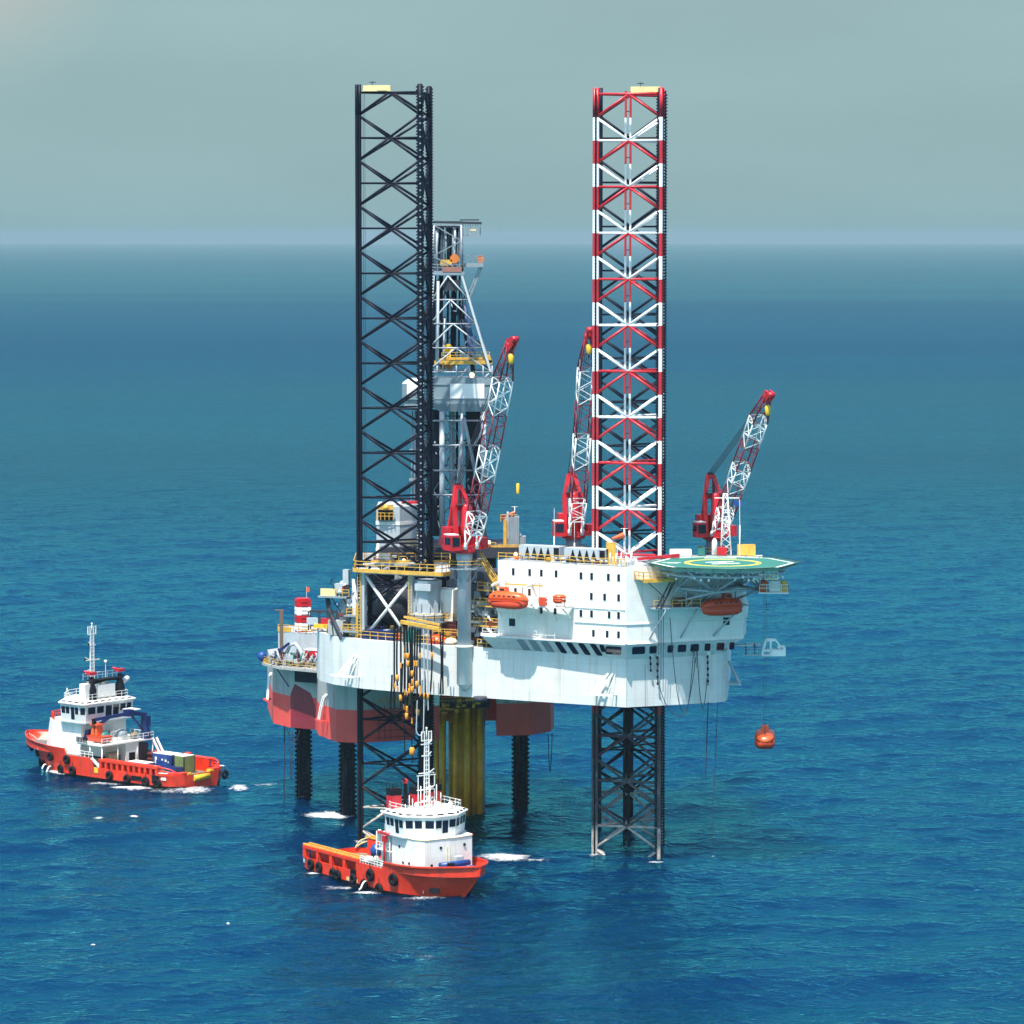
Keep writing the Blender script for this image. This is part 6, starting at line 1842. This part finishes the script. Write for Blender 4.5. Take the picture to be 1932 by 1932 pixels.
m = MB(PALEY); m.box((28.66, -.4, 5.2), (.12, .12, 3.4)); m.box((28.66, .1, 5.2), (.12, .12, 3.4)); m.build('pipe', dh)
wheelhouse(B1, 19.6, 27.6, 4.6, 8.1, 10.6, WHITE)
mast(B1, 22.6, .3, 11.2, 22.4, [(12.4, .9), (13.9, 1.35), (16.2, 1.3), (18.6, .8), (20.2, .9)])
m = MB(WHITE)
for y in (-1.2, .3, 1.4): m.tube((23.4, y, 11.2), (23.4, y, 14.6), .07, 5)
for z in (12.2, 13.9, 15.9): m.bar((22.6, -1.3, z), (22.6, 1.8, z), .12)
m.bar((22.6, -1.1, 11.2), (22.6, -1.1, 15.9), .1); m.bar((22.6, 1.6, 11.2), (22.6, 1.6, 15.9), .1)
m.build('mast_frame', B1.t)
for x, y in ((19.9, -3.3), (20.6, 0), (19.9, 3.3)):
    m = MB(CRANER); m.box((x, y, 11.9), (1.5, 1.5, 2.6)); m.use(BLACK).box((x, y, 13.6), (1.56, 1.56, .9)); f = sub(m.build('funnel', B1.t))
    m = MB(BLACK); m.rail([(x - .75, y - .75, 14.0), (x + .75, y - .75, 14.0), (x + .75, y + .75, 14.0)], .8, .8, .04); m.build('funnel_rail', f)
m = MB(BLACK); m.tube((20.8, -2.0, 11.3), (20.8, -2.0, 14.7), .3, 8); m.use(CRANER).ball((20.8, -2.0, 15.0), .4, 8); m.use(BLACK).tube((20.8, -2, 15.1), (21.6, -3.0, 15.5), .16, 6); m.build('fire_monitor', B1.t)
for p, r_ in (((24.4, .9, 11.9), .55), ((25.0, 2.6, 11.9), .42), ((23.9, -2.2, 12.2), .35)):
    m = MB(WHITE); m.ball(p, r_, 10); m.tube((p[0], p[1], 11.3), p, .1, 5); m.build('antenna_dome', B1.t)
for k in range(12): p = V((rr.uniform(20.5, 26.5), rr.uniform(-4, 4), 11.2)); MB(WHITE).tube(p, p + V((0, 0, rr.uniform(.6, 2.0))), .07, 5).build('vent_pipe', B1.t)
MB.DEF = None
# cargo rail
def cargo_rail(B, nper, topm, posts_m, zt_, side_z, x0=2.6, x1=16.6, post_w=.7, inner=4.75):
    for sg in (-1, 1):
        m = MB(posts_m)
        for i in range(nper + 1):
            x = x0 + (x1 - x0) * i / nper; m.box((x, sg * 5.72, (side_z + zt_) / 2), (post_w, .5, zt_ - side_z))
        m.bar((x0 - .3, sg * 5.72, zt_ - .15), (x1 + .3, sg * 5.72, zt_ - .15), .6, .4)
        m.box(((x0 + x1) / 2, sg * inner, (1.2 + zt_ - .3) / 2 + .1), (x1 - x0, .12, zt_ - 1.4))
        m.box(((x0 + x1) / 2, sg * (inner + 5.72) / 2, zt_ - .02), (x1 - x0, .9, .1))
        cr = sub(m.build('cargo_rail', B.t))
        if topm:
            m = MB(topm); m.bar((x0 - .5, sg * 5.75, zt_ + .2), (x1 + .5, sg * 5.75, zt_ + .2), .22); m.bar((x0 - .5, sg * (inner), zt_ + .2), (x1 + .5, sg * inner, zt_ + .2), .22)
            for x in (x0, x1): m.bar((x, sg * 5.75, zt_ + .2), (x, sg * inner, zt_ + .2), .18)
            m.build('top_pipe', cr)
cargo_rail(B1, 4, YEL, ORANGE, 3.6, 1.9)
m = MB(PALEY)
for sg in (-1, 1):
    for o_ in (0, .5):
        m.chain([(3.0, sg * 5.6, 3.5 - o_), (1.8, sg * 5.1, 3.5 - o_), (1.0, sg * 4.6, 3.1 - o_), (.55, sg * 4.2, 2.4 - o_ * .5), (.5, sg * 4.0, 2.0)], .1, 5)
m.build('stern_rail', B1.t)
m = MB(NBLUE); m.box((2.2, -3.9, 2.2), (1.6, 1, 1.6)); m.build('stern_winch', B1.t)
m = MB(LINEW)   # painted name block on the stern quarter, unreadable blur of white strokes
m.box((2.0, -(half(2.0, 1.35) + .02), 1.35), (.8, .05, .55), R(-14)); m.build('stern_mark', B1.t)
m = MB(PALEY)
for k in range(7): m.box((14.1 + k * .42, -6.03, .62), (.22, .08, .5))
m.build('hull_step', B1.t)
m = MB(BLACK); m.box((15.7, -5.95, 1.6), (1.4, .3, .9)); m.build('side_gate', B1.t)
m = MB(WHITE)
m.rail([(17.2, -5.85, 3.3), (20, -5.85, 3.3), (23.2, -5.85, 3.3)], 1.0, .75, .06, (.35, .7)); m.rail([(17.2, 5.85, 3.3), (23.2, 5.85, 3.3)], 1.0, .9, .06); m.build('railing', B1.t)
m = MB(mat('dark_anchor_pocket', (.035, .012, .014), .6)); 
for sg in (-1,):
    p = [(33.5, z) for z in (0, 1)]
    c = V((31.6, sg * (half(31.6, 1.6) + .03), 1.7)); d = V((1, sg * (half(32.1, 1.6) - half(31.1, 1.6)), 0)).normalized(); n_ = V((-sg * d.y * -1, sg * 1, 0))
    m.panel(c - d * .8 - V((0, 0, .8)), d * 1.6, V((0, 0, 1.5)), .05)
m.build('anchor_pocket', B1.t)
m = MB(ORANGE)   # bulwark crease and stem bar
for i in range(8, 15):
    a, b = (HX[i], -HYD[i] - .04, HZB[i] - .05), (HX[i + 1], -HYD[i + 1] - .04, HZB[i + 1] - .05)
    m.bar(a, b, .2, .2); m.bar((a[0], -a[1], a[2]), (b[0], -b[1], b[2]), .2, .2)
m.build('bulwark_cap', B1.t)
m = MB(LINEW); m.box((30.0, -(half(30, .9) + .03), .9), (.25, .06, .4), R(-20)); m.build('draft_mark', B1.t)
MB.DEF = Matrix.Translation((2.0, 0, 0))
m = MB(BLUE)
for k in range(5): m.lathe((30.0 + rr.uniform(-.6, 1.2), -1.6 + k * .9, 3.3), [(.45, 0), (.5, .5), (.5, .8), (.3, 1.1)], 10)
m.use(BLACK).box((30.4, -1.2, 4.2), (1.4, .9, 1.6)); m.use(BLUE).tube((30.2, -2.6, 4.7), (30.2, 2.2, 4.7), .42, 8); m.use(LGREY).box((29.6, 0.8, 5.2), (1.0, 1.2, .8)); m.use(BLACK).lathe((31.4, 1.6, 3.3), [(.4, 0), (.3, .6), (.5, 1.0)], 10)
m.build('anchor_windlass', B1.t); MB.DEF = None
MB.DEF = Matrix.Translation((2.0, 0, 0))
m = MB(WHITE); m.bar((17.6, -3.6, 4.6), (17.9, -4.4, 8.1), .4, .3); m.tube((17.9, -4.4, 8.1), (17.3, -4.5, 6.0), .2, 6); m.build('davit', B1.t); MB.DEF = None
MB.DEF = Matrix.Translation((2.0, 0, 0))
m = MB(CRANER); m.tube((20.6, -5.4, 3.3), (20.6, -5.4, 7.6), .16, 8); m.box((20.6, -5.3, 7.3), (.6, .5, .8)); m.bar((17.8, -4.6, 7.9), (21.6, -5.2, 8.0), .5, .3); m.build('red_pump_pipe', B1.t); MB.DEF = None
c = B1.w((16.2, -2.6, 3.4))
m = MB(BLUE); m.lathe(c, [(.2, 0), (.75, .5), (.85, 1.3), (.5, 1.9), (.15, 2.1)], 14); tag(m.build('blue_buoy', top=c), 'blue round buoy behind the white deckhouse of the front boat', 'buoy')
m = MB(WHITE)
for k in range(9): p = V((rr.uniform(17.2, 18.6), rr.uniform(-5.2, 3), 3.3)); m.lathe(p, [(.35, 0), (.4, .4), (.2, .8)], 8)
m.use(LBOAT).box((14.5, 1.5, 2.2), (1.8, 2.4, 1.8)); m.use(YEL).bar((13.4, -.6, 1.2), (13.4, -.6, 4.2), .22); m.bar((13.4, .6, 1.2), (13.4, .6, 4.2), .22); m.bar((13.4, -.6, 4.2), (13.4, .6, 4.2), .22)
m.build('winch_gear', B1.t)
G1 = 'tyre fenders of the front boat'
for (x, z, sc), lab in zip(((4.5, 1.2, 1), (6.8, 1.1, 1), (10.6, .8, 1), (11.8, .75, 1), (15.9, .8, 1), (18.6, .45, 1), (20.2, 2.0, 1.15), (22.2, .3, 1.1), (25.4, 2.1, 1.15)),
                     ('tyre nearest the stern on the side of the front boat', 'second tyre from the stern of the front boat', 'left tyre of the close pair amidships on the front boat', 'right tyre of the close pair amidships on the front boat', 'tyre just right of the yellow step marks on the front boat',
                      'low tyre above the white water jet of the front boat', 'large high tyre below the white railing of the front boat', 'low tyre at the waterline right of the white jet', 'large tyre nearest the bow of the front boat')):
    tyre(B1, x, z, -1, lab, G1, sc)
tyre(B1, 0, 1.1, -2.6, 'tyre hanging on the stern of the front boat', G1, 1.05, True)

# ---------------------------------------------------------------- left boat
S2 = (1.10, 1.12, 1.04)
B2 = Boat('supply_boat', 'orange supply boat with blue crane and deck cargo at the left, stern towards the rig', (-50.9, 577.0), R(140), S2, GB2)
boat_hull(B2)
m = MB(WHITE)
m.prism([(21.0, -4.7), (27.6, -4.7), (30.2, -3.4), (30.8, 0), (30.2, 3.4), (27.6, 4.7), (21.0, 4.7)], 3.2, 8.4, poly1=[(21.0, -4.6), (27.2, -4.6), (29.4, -3.2), (29.9, 0), (29.4, 3.2), (27.2, 4.6), (21.0, 4.6)])
m.prism([(17.6, -3.6), (21.0, -3.6), (21.0, 3.6), (17.6, 3.6)], 3.2, 5.9)
dh = sub(m.build('deckhouse', B2.t))
wall_win(dh, (21.0, 4.7), (27.6, 4.7), (21, 4.6), (27.2, 4.6), 3.2, 8.4, [(.12, .2, .12, .4)], .1, .4, nm='door')
m = MB(ORANGE); m.rail([(27.2, 4.4, 8.42), (29.3, 3.0, 8.42), (29.7, 0, 8.42), (29.3, -3.0, 8.42)], 1.0, .7, .09); m.build('railing', dh)
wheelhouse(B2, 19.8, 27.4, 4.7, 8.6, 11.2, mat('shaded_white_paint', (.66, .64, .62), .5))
mast(B2, 23.4, 0, 12.0, 23.9, [(14.0, 1.2), (15.9, 1.6), (18.0, 1.5), (20.4, .7)])
m = MB(WHITE)
m.box((21.6, 3.2, 13.3), (1.3, 1.0, 2.6)); m.box((22.2, -.2, 13.3), (.8, .8, 2.8)); m.box((22.2, -1.6, 13.3), (.7, .6, 2.8)); m.box((21.0, -.6, 13.2), (.3, 3.4, 2.0)); m.build('top_casing', B2.t)
for y in (2.2, -3.6):
    m = MB(BLACK); m.lathe((21.2, y, 12.0), [(.75, 0), (.75, 1.6), (.45, 2.6), (.4, 3.6)], 10); m.use(CRANER); m.box((21.2, y, 16.2), (.9, 1.3, .45)); m.tube((21.2, y, 16.3), (21.8, y + 1.0, 16.6), .16, 6); m.build('fire_monitor', B2.t)
m = MB(BLACK); m.chain([(21.4, 2.6, 13.6), (21.3, 1.4, 14.6), (21.3, -1, 14.9), (21.3, -3.2, 14.8), (21.5, -4.6, 15.2)], .22, 6); m.box((21.6, -.6, 15.0), (1.6, 5.6, .2)); m.build('exhaust_pipe', B2.t)
m = MB(LGREY); m.rail([(22.2, 3, 15.1), (22.2, -4, 15.1)], 1.0, 1.0, .05); m.build('top_railing', B2.t)
MB(WHITE).tube((21.5, -4.2, 14.0), (21.5, -5.6, 14.7), .42, 8).build('searchlight', B2.t)
m = MB(WHITE); m.ball((22.8, -2.2, 17.6), .25, 8); m.tube((22.8, -2.2, 15), (22.8, -2.2, 17.6), .05, 4); m.build('antenna_dome', B2.t)
for k in range(10): p = V((rr.uniform(20.5, 26.5), rr.uniform(-4.4, 4.6), 12.0)); MB(WHITE).tube(p, p + V((0, 0, rr.uniform(.8, 1.8))), .07, 5).build('vent_pipe', B2.t)
# aft upper deck with gear
m = MB(WHITE)
m.prism([(15.6, -5.4), (21, -5.4), (21, 5.4), (15.6, 5.4)], 5.2, 5.4); 
for x in (15.8, 18.4): 
    for y in (-5.2, -2, 2, 5.2): m.tube((x, y, 1.3 if x < 17 else 3.2), (x, y, 5.2), .1, 5)
m.box((16.8, -1.0, 3.3), (2.0, 2.6, 3.8)); m.use(BLACK).box((15.78, -.9, 2.6), (.06, 1.2, 2.0)); m.use(WHITE)
m.rail([(15.7, 5.3, 5.4), (15.7, -5.3, 5.4), (20.8, -5.3, 5.4)], 1.0, 1.1, .06); m.rail([(17.2, 5.8, 3.3), (30, 5.2, 3.4)], .9, .9, .06)
m.build('aft_gallery', B2.t)
MB(BDECK).box((16.2, 2.8, 2.6), (.8, 2, 2.8)).build('winch', B2.t); MB(DGREY).box((17, -3.6, 3.0), (1.5, 2.2, 3.4)).build('winch', B2.t); MB(TEAL).lathe((18.4, 2.4, 5.4), [(.9, 0), (.9, 1.2), (.5, 1.7)], 12).build('green_drum', B2.t)
m = MB(WHITE)
for k in (0, .9): m.bar((17.2 + k * .2, 5.95, 3.3), (14.8, 5.6, 1.4) if k == 0 else (15.2, 5.6, 1.4), .16, .3)
for k in (0, .8): m.bar((15.8, -5.2 - k, 5.4), (13.6, -5.0 - k, 2.4), .18, .34)
m.build('stair', B2.t)
m = MB(NBLUE); m.bar((20.6, 3.9, 5.5), (20.3, 3.6, 7.2), .7); m.bar((20.3, 3.6, 7.0), (18.4, 1.2, 9.3), .45, .5); m.build('small_davit', B2.t)
m = MB(WHITE); m.prism([(18.8, 2.4), (21, 2.4), (21, 5.6), (18.8, 5.6)], 5.45, 5.6); m.use(BLACK)
for k in range(7): m.box((20.8 - k * .34, 5.62, 6.0), (.2, .08, .8))
m.build('davit_deck', B2.t)
cargo_rail(B2, 10, None, ORANGE, 3.3, 1.9, 3.4, 15.4, .5, 4.9)
m = MB(ORANGE)   # solid stern quarters
for sg in (-1, 1):
    m.prism([(.25, sg * 2.4), (.2, sg * 3.8), (.7, sg * 4.9), (1.6, sg * 5.6), (3.4, sg * 6.05), (3.4, sg * 5.3), (1.8, sg * 4.6), (1.3, sg * 3.8), (1.2, sg * 2.4)], 1.9, 2.35)
    for o_ in (0, .5): m.chain([(3.4, sg * 5.7, 3.2 - o_), (2.2, sg * 5.4, 3.15 - o_), (1.4, sg * 4.9, 2.9 - o_), (.8, sg * 4.3, 2.4)], .12, 5)
m.build('stern_quarter', B2.t)
m = MB(YBRT); m.tube((.15, -1.6, 1.35), (.15, 1.6, 1.35), .5, 14); m.box((.5, 2.3, 2.0), (.8, .8, .5)); m.box((.5, -2.3, 2.0), (.8, .8, .5)); m.build('stern_roller', B2.t)
m = MB(LINEW); m.box((2.3, 5.5, 2.38), (1.5, .5, .06), R(14)); m.build('stern_mark', B2.t); m = MB(LINEW); m.box((2.2, half(2.2, 1.5) + .02, 1.5), (.9, .06, .45), R(12)); m.build('stern_mark', B2.t); MB(LINEW).box((.9, -5.2, 2.42), (.9, .4, .05)).build('stern_mark', B2.t)
m = MB(YBRT); m.box((16.2, 6.04, 1.5), (.8, .08, .9)); m.build('hull_mark', B2.t)
MB(BLACK).box((3.6, 5.9, 1.3), (1.3, .35, 1.3)).build('fender_plate', B2.t); MB(BLACK).box((7.6, 5.98, 1.1), (2.2, .2, .7)).build('fender_plate', B2.t)
m = MB(ORANGE); m.box((8, -5.0, 3.5), (1.0, .8, .7)); m.build('mooring_winch', B2.t)
m = MB(PALEY); m.chain([(4.2, 5.5, 3.4), (3.8, 5.1, 2.6), (3.0, 5.0, 2.4), (2.4, 5.3, 2.5)], .16, 5); m.build('mooring_line', B2.t)
G2 = 'tyre fenders of the left boat'
for (x, z), lab in zip(((36.6, 3.4), (35.6, 2.8), (33.4, .7), (32.0, 2.5), (30.2, .8), (26.8, 2.6), (24.4, .8), (22.6, 2.6), (21.4, .9), (13.2, .95), (9.4, .8), (5.6, .8), (3.2, .7)),
                    ('tyre at the very tip of the left boat bow', 'tyre just behind the bow tip of the left boat', 'low tyre in the shade under the left boat bow', 'upper row tyre nearest the bow of the left boat', 'lower row tyre nearest the bow, under the white deckhouse of the left boat', 'middle tyre of the upper row on the left boat', 'middle tyre of the lower row on the left boat', 'upper row tyre beside the white stair of the left boat', 'lower row tyre beside the yellow hull mark of the left boat',
                     'tyre amidships below the row of rail openings, left boat', 'second tyre below the rail openings of the left boat', 'third tyre below the rail openings, near the stern quarter', 'tyre nearest the stern on the left boat side')):
    tyre(B2, x, z, 1, lab, G2, 1.0)
tyre(B2, 0, 1.2, -4.6, 'tyre on the far right stern corner of the left boat', G2, 1.0, True)
# cargo and small craft carried by the left boat
def on2(name, label, cat, p, group=None):
    q = B2.w(p); return thing(name, label, cat, q, B2.ang, group, local=True)
def crate(name, label, cat, p, d, mt, topm, ribs=True, group=None):
    t = on2(name, label, cat, p, group)
    m = MB(mt); m.box((0, 0, d[2] / 2), d)
    if ribs:
        for k in range(int(d[0] / .45)):
            x = -d[0] / 2 + .25 + k * .45
            for s_ in (-1, 1): m.box((x, s_ * d[1] / 2, d[2] / 2), (.2, .07, d[2] - .3))
    m.build('body', t)
    m = MB(topm); m.box((0, 0, d[2] + .05), (d[0] - .04, d[1] - .04, .08)); m.build('lid', t)
    for sx in (-1, 1):
        for sy in (-1, 1): MB(DGREY).box((sx * d[0] / 2, sy * d[1] / 2, d[2] / 2), (.14, .14, d[2] + .02)).build('corner_post', t)
    return t
t = crate('shipping_container', 'blue container with white lid and scuffed side on the left boat deck', 'container', (8.8, -1.6, 1.23), (4.4, 2.6, 2.9), BLUE, CLEANW)
m = MB(LINEW)
for x, z, w_, h_ in ((-1.4, 2.1, .4, .5), (-1.5, 1.5, .25, .6), (.1, 2.0, .3, .3), (.9, 1.9, .4, .35), (1.5, 1.7, .2, .3)): m.box((-x, 1.36, z), (w_, .04, h_))
m.build('scuff_mark', t)
crate('shipping_container', 'olive green container beside the blue container on the left boat', 'container', (5.3, -1.7, 1.23), (2.2, 2.5, 2.9), OLIVE, CLEANW)
crate('cargo_basket', 'low long blue cargo basket with white lid, left of the blue container', 'basket', (11.6, 1.2, 1.23), (4.4, 2.0, 1.5), BLUE, CLEANW, group='blue cargo baskets on the left boat')
crate('cargo_basket', 'small blue cargo basket in front of the olive container near the stern', 'basket', (4.6, .9, 1.23), (2.2, 1.5, 1.3), BLUE, NBLUE, group='blue cargo baskets on the left boat')
crate('cargo_tray', 'low blue tray just left of the small blue basket', 'tray', (6.7, 1.5, 1.23), (1.6, 1.2, .7), BLUE, DGREY)
t = on2('pipe_stack', 'stack of rusty dark red pipes along the far side of the left boat deck', 'pipes', (11.6, -3.4, 1.23))
m = MB(RUST)
for k in range(5):
    for j in range(3 - k % 2): m.tube((-3.4, -.8 + j * .6 + (k % 2) * .3, .3 + k * .45), (3.2, -.8 + j * .6 + (k % 2) * .3, .3 + k * .45), .27, 8)
m.build('pipes', t)
t = on2('coil_heap', 'dark red heap of chain and gear beside the cargo baskets', 'gear', (7.9, 2.6, 1.23))
m = MB(RUST)
for k in range(9): m.box((rr.uniform(-1.4, 1.4), rr.uniform(-.4, .4), rr.uniform(.1, .4)), (rr.uniform(.3, .8), rr.uniform(.3, .6), .4), rr.random())
m.build('heap', t)
t = on2('knuckle_crane', 'dark blue knuckle boom crane on the stern end of the left boat deckhouse', 'crane', (16.4, -4.4, 5.4))
m = MB(NBLUE); m.lathe((0, 0, 0), [(.9, 0), (.85, .8), (.6, 2.6), (.55, 3.6)], 12, False); m.box((0, 0, 3.0), (1.2, 1.1, 1.7)); m.build('pedestal', t)
m = MB(NBLUE); m.bar((0, 0, 4.0), (.6, 3.6, 4.7), .6, .7); m.box((.6, 3.4, 4.6), (1.3, 1.3, 1.1)); m.build('main_boom', t)
m = MB(NBLUE); m.bar((.6, 3.4, 4.5), (2.4, 9.4, 3.9), .42, .5); m.use(BLACK).box((2.5, 9.5, 3.6), (.5, .6, .9)); m.tube((2.5, 9.5, 3.6), (2.5, 9.5, .6), .06, 5); m.build('jib', t)
m = MB(NBLUE); m.tube((0, .5, 1.2), (.5, 3.0, 4.3), .2, 8); m.build('hydraulic_ram', t)
m = MB(WHITE); m.box((1.4, 1.9, 5.0), (2.4, 2.0, .15)); m.build('cover', t)
t = on2('rescue_boat', 'small orange rescue boat on the upper deck of the left boat', 'rescue boat', (18.6, 3.4, 5.6))
m = MB(LBOATD); m.prism([(-2.2, -.9), (1.4, -.9), (2.6, 0), (1.4, .9), (-2.2, .9)], .1, 1.0, poly1=[(-2.4, -1.1), (1.6, -1.1), (3.1, 0), (1.6, 1.1), (-2.4, 1.1)]); m.build('hull', t)
m = MB(LBOAT); m.box((.2, 0, 1.9), (1.5, 1.5, 1.7), 0, .8); m.use(LBOAT).box((.2, 0, 2.85), (1.9, 1.8, .2)); m.build('cabin', t)
t = on2('grey_dinghy', 'grey covered dinghy under the blue crane boom of the left boat', 'dinghy', (18.2, -1.0, 5.6))
m = MB(GREY); m.lathe((0, 0, 0), [(.5, .1), (1.1, .5), (1.0, 1.2), (.3, 1.6)], 12); m.box((1.2, 0, .7), (2.4, 1.5, .9)); m.use(BDECK).ball((-1.4, -1.6, .7), .7, 8, .7); m.build('cover', t)

# ================================================================ foam and water jets
fm = bpy.data.materials.new('sea_foam'); fm.use_nodes = True; nt = fm.node_tree
bs = nt.nodes['Principled BSDF']; bs.inputs['Base Color'].default_value = (.86, .90, .90, 1); bs.inputs['Roughness'].default_value = .8
at = nt.nodes.new('ShaderNodeAttribute'); at.attribute_name = 'edge'
geo = nt.nodes.new('ShaderNodeNewGeometry'); nz = nt.nodes.new('ShaderNodeTexNoise'); nz.inputs['Scale'].default_value = 1.3; nz.inputs['Detail'].default_value = 9; nz.inputs['Roughness'].default_value = .8; nz.inputs['Distortion'].default_value = 1.2
mpf = nt.nodes.new('ShaderNodeMapping'); mpf.inputs['Scale'].default_value = (.6, .35, 1); nt.links.new(geo.outputs['Position'], mpf.inputs['Vector']); nt.links.new(mpf.outputs[0], nz.inputs['Vector'])
ad = nt.nodes.new('ShaderNodeMath'); ad.operation = 'ADD'; nt.links.new(nz.outputs['Fac'], ad.inputs[0]); nt.links.new(at.outputs['Fac'], ad.inputs[1])
mr = nt.nodes.new('ShaderNodeMapRange'); mr.inputs[1].default_value = .58; mr.inputs[2].default_value = 1.06; nt.links.new(ad.outputs[0], mr.inputs[0]); nt.links.new(mr.outputs[0], bs.inputs['Alpha'])
def foam(u, v, wpx, hpx, label, dens=.45, tilt=0.0, z=.06):
    c = sea(u, v); sx = wpx * c.y / F / 2 * 1.4; sy = max(.5, hpx * c.y / (v - 443) / 2 * 1.4)
    n, k = 28, 7; vs = [(0, 0, sea_z(c.x, c.y) + .2)]; ed = [dens]
    r_ = random.Random(int(u * 7 + v))
    ph = [r_.uniform(0, 6.28) for _ in range(4)]
    for j in range(1, k + 1):
        for i in range(n):
            a = 2 * math.pi * i / n; t = j / k
            q = t * (1 + .14 * math.sin(2 * a + ph[0]) + .1 * math.sin(5 * a + ph[1]) + .06 * math.sin(9 * a + ph[2]))
            x, y = sx * q * math.cos(a), sy * q * math.sin(a)
            vs.append((x, y + x * tilt, sea_z(c.x + x, c.y + y + x * tilt) + z + .05 + (.2 * (1 - t) * r_.uniform(.3, 1)))); ed.append(dens * .85 * (1 - t ** 1.5) - .34 * t ** 2)
    fs = [(0, 1 + i, 1 + (i + 1) % n) for i in range(n)] + [(1 + (j - 1) * n + i, 1 + j * n + i, 1 + j * n + (i + 1) % n, 1 + (j - 1) * n + (i + 1) % n) for j in range(1, k) for i in range(n)]
    me = bpy.data.meshes.new('foam'); me.from_pydata(vs, [], fs); me.materials.append(fm); me.polygons.foreach_set('use_smooth', [True] * len(fs))
    a_ = me.attributes.new('edge', 'FLOAT', 'POINT'); a_.data.foreach_set('value', ed); me.update()
    o = bpy.data.objects.new('foam', me); COL.objects.link(o); o.location = (c.x, c.y, 0)
    return tag(o, label, 'foam', 'white foam on the sea', 'stuff')
for f_ in ((620, 1539, 92, 15, 'white foam patch at the foot of the corner rack leg', .6), (246, 1487.5, 84, 12, 'white wash along the stern quarter of the left boat', .6), (368, 1491, 96, 12, 'streaky propeller wash behind the left boat stern', .36), (452, 1487, 50, 10, 'white wash right of the left boat stern', .42),
           (186, 1546, 32, 9, 'small foam patch below the left boat', .34), (253, 1543, 28, 5, 'thin foam streak right of the small foam patch', .45), (950, 1618, 112, 11, 'white wash streaming right from behind the front boat bow', .5), (690, 1685, 56, 9, 'foam under the water jet of the front boat', .42), (590, 1652, 34, 4, 'thin foam streak by the stern of the front boat', .4),
           (112, 1459, 62, 8, 'foam under the water jets of the left boat', .4), (570, 1510, 22, 3.5, 'foam ring at the foot of the far left rack leg', .4), (1238, 1622, 44, 4, 'foam at the foot of the striped leg', .28), (905, 1528, 26, 4, 'foam at the foot of the conductor pipes', .3), (1345, 1612, 12, 3, 'tiny foam dot right of the striped leg', .3),
           (176, 1787, 12, 3, 'tiny whitecap on open water low left', .4), (430, 1752, 10, 3, 'tiny whitecap near the front boat stern, low', .4), (800, 1800, 60, 8, 'faint foam sheen below the front boat', .12), (640, 1560, 60, 6, 'faint foam drift below the corner rack leg', .14)):
    foam(*f_)
for f_ in ((682, 1582, 44, 8, 'thin foam round the foot of the black leg', .2), (1125, 1613, 46, 7, 'thin foam round the left chord of the striped leg', .2), (983, 1524, 60, 7, 'thin foam round the right barge leg', .18), (870, 1532, 90, 8, 'faint foam under the conductor pipes', .16),
           (640, 1668, 120, 8, 'thin wash along the side of the front boat', .2), (800, 1702, 150, 9, 'thin bow wave under the front boat', .2), (200, 1478, 150, 9, 'thin wash along the side of the left boat', .2), (330, 1492, 170, 14, 'faint wide wake behind the left boat', .2), (500, 1483, 90, 8, 'faint wake trail towards the rig', .14), (1010, 1622, 80, 6, 'faint end of the wash right of the front boat', .2)):
    foam(*f_)
def jet(p0, dirv, label):
    pts = []
    for k in range(8):
        t = k / 7; q = V(p0) + V(dirv) * (1.6 * t); q.z = max(.05, V(p0).z + .9 * t - 2.6 * t * t); pts.append(q)
    m = MB(CLEANW); m.chain(pts, .13, 6)
    return tag(m.build('water_jet', top=p0), label, 'water jet', 'cooling water jets')
jet(B1.w((19.0, -6.0, .9)), (-.6, -.8, 0), 'arc of cooling water falling from the side of the front boat')
jet(B2.w((27.0, 5.3, .9)), (-.5, -.8, 0), 'right arc of cooling water from the left boat')
jet(B2.w((29.0, 4.5, .9)), (-.5, -.8, 0), 'left arc of cooling water from the left boat')
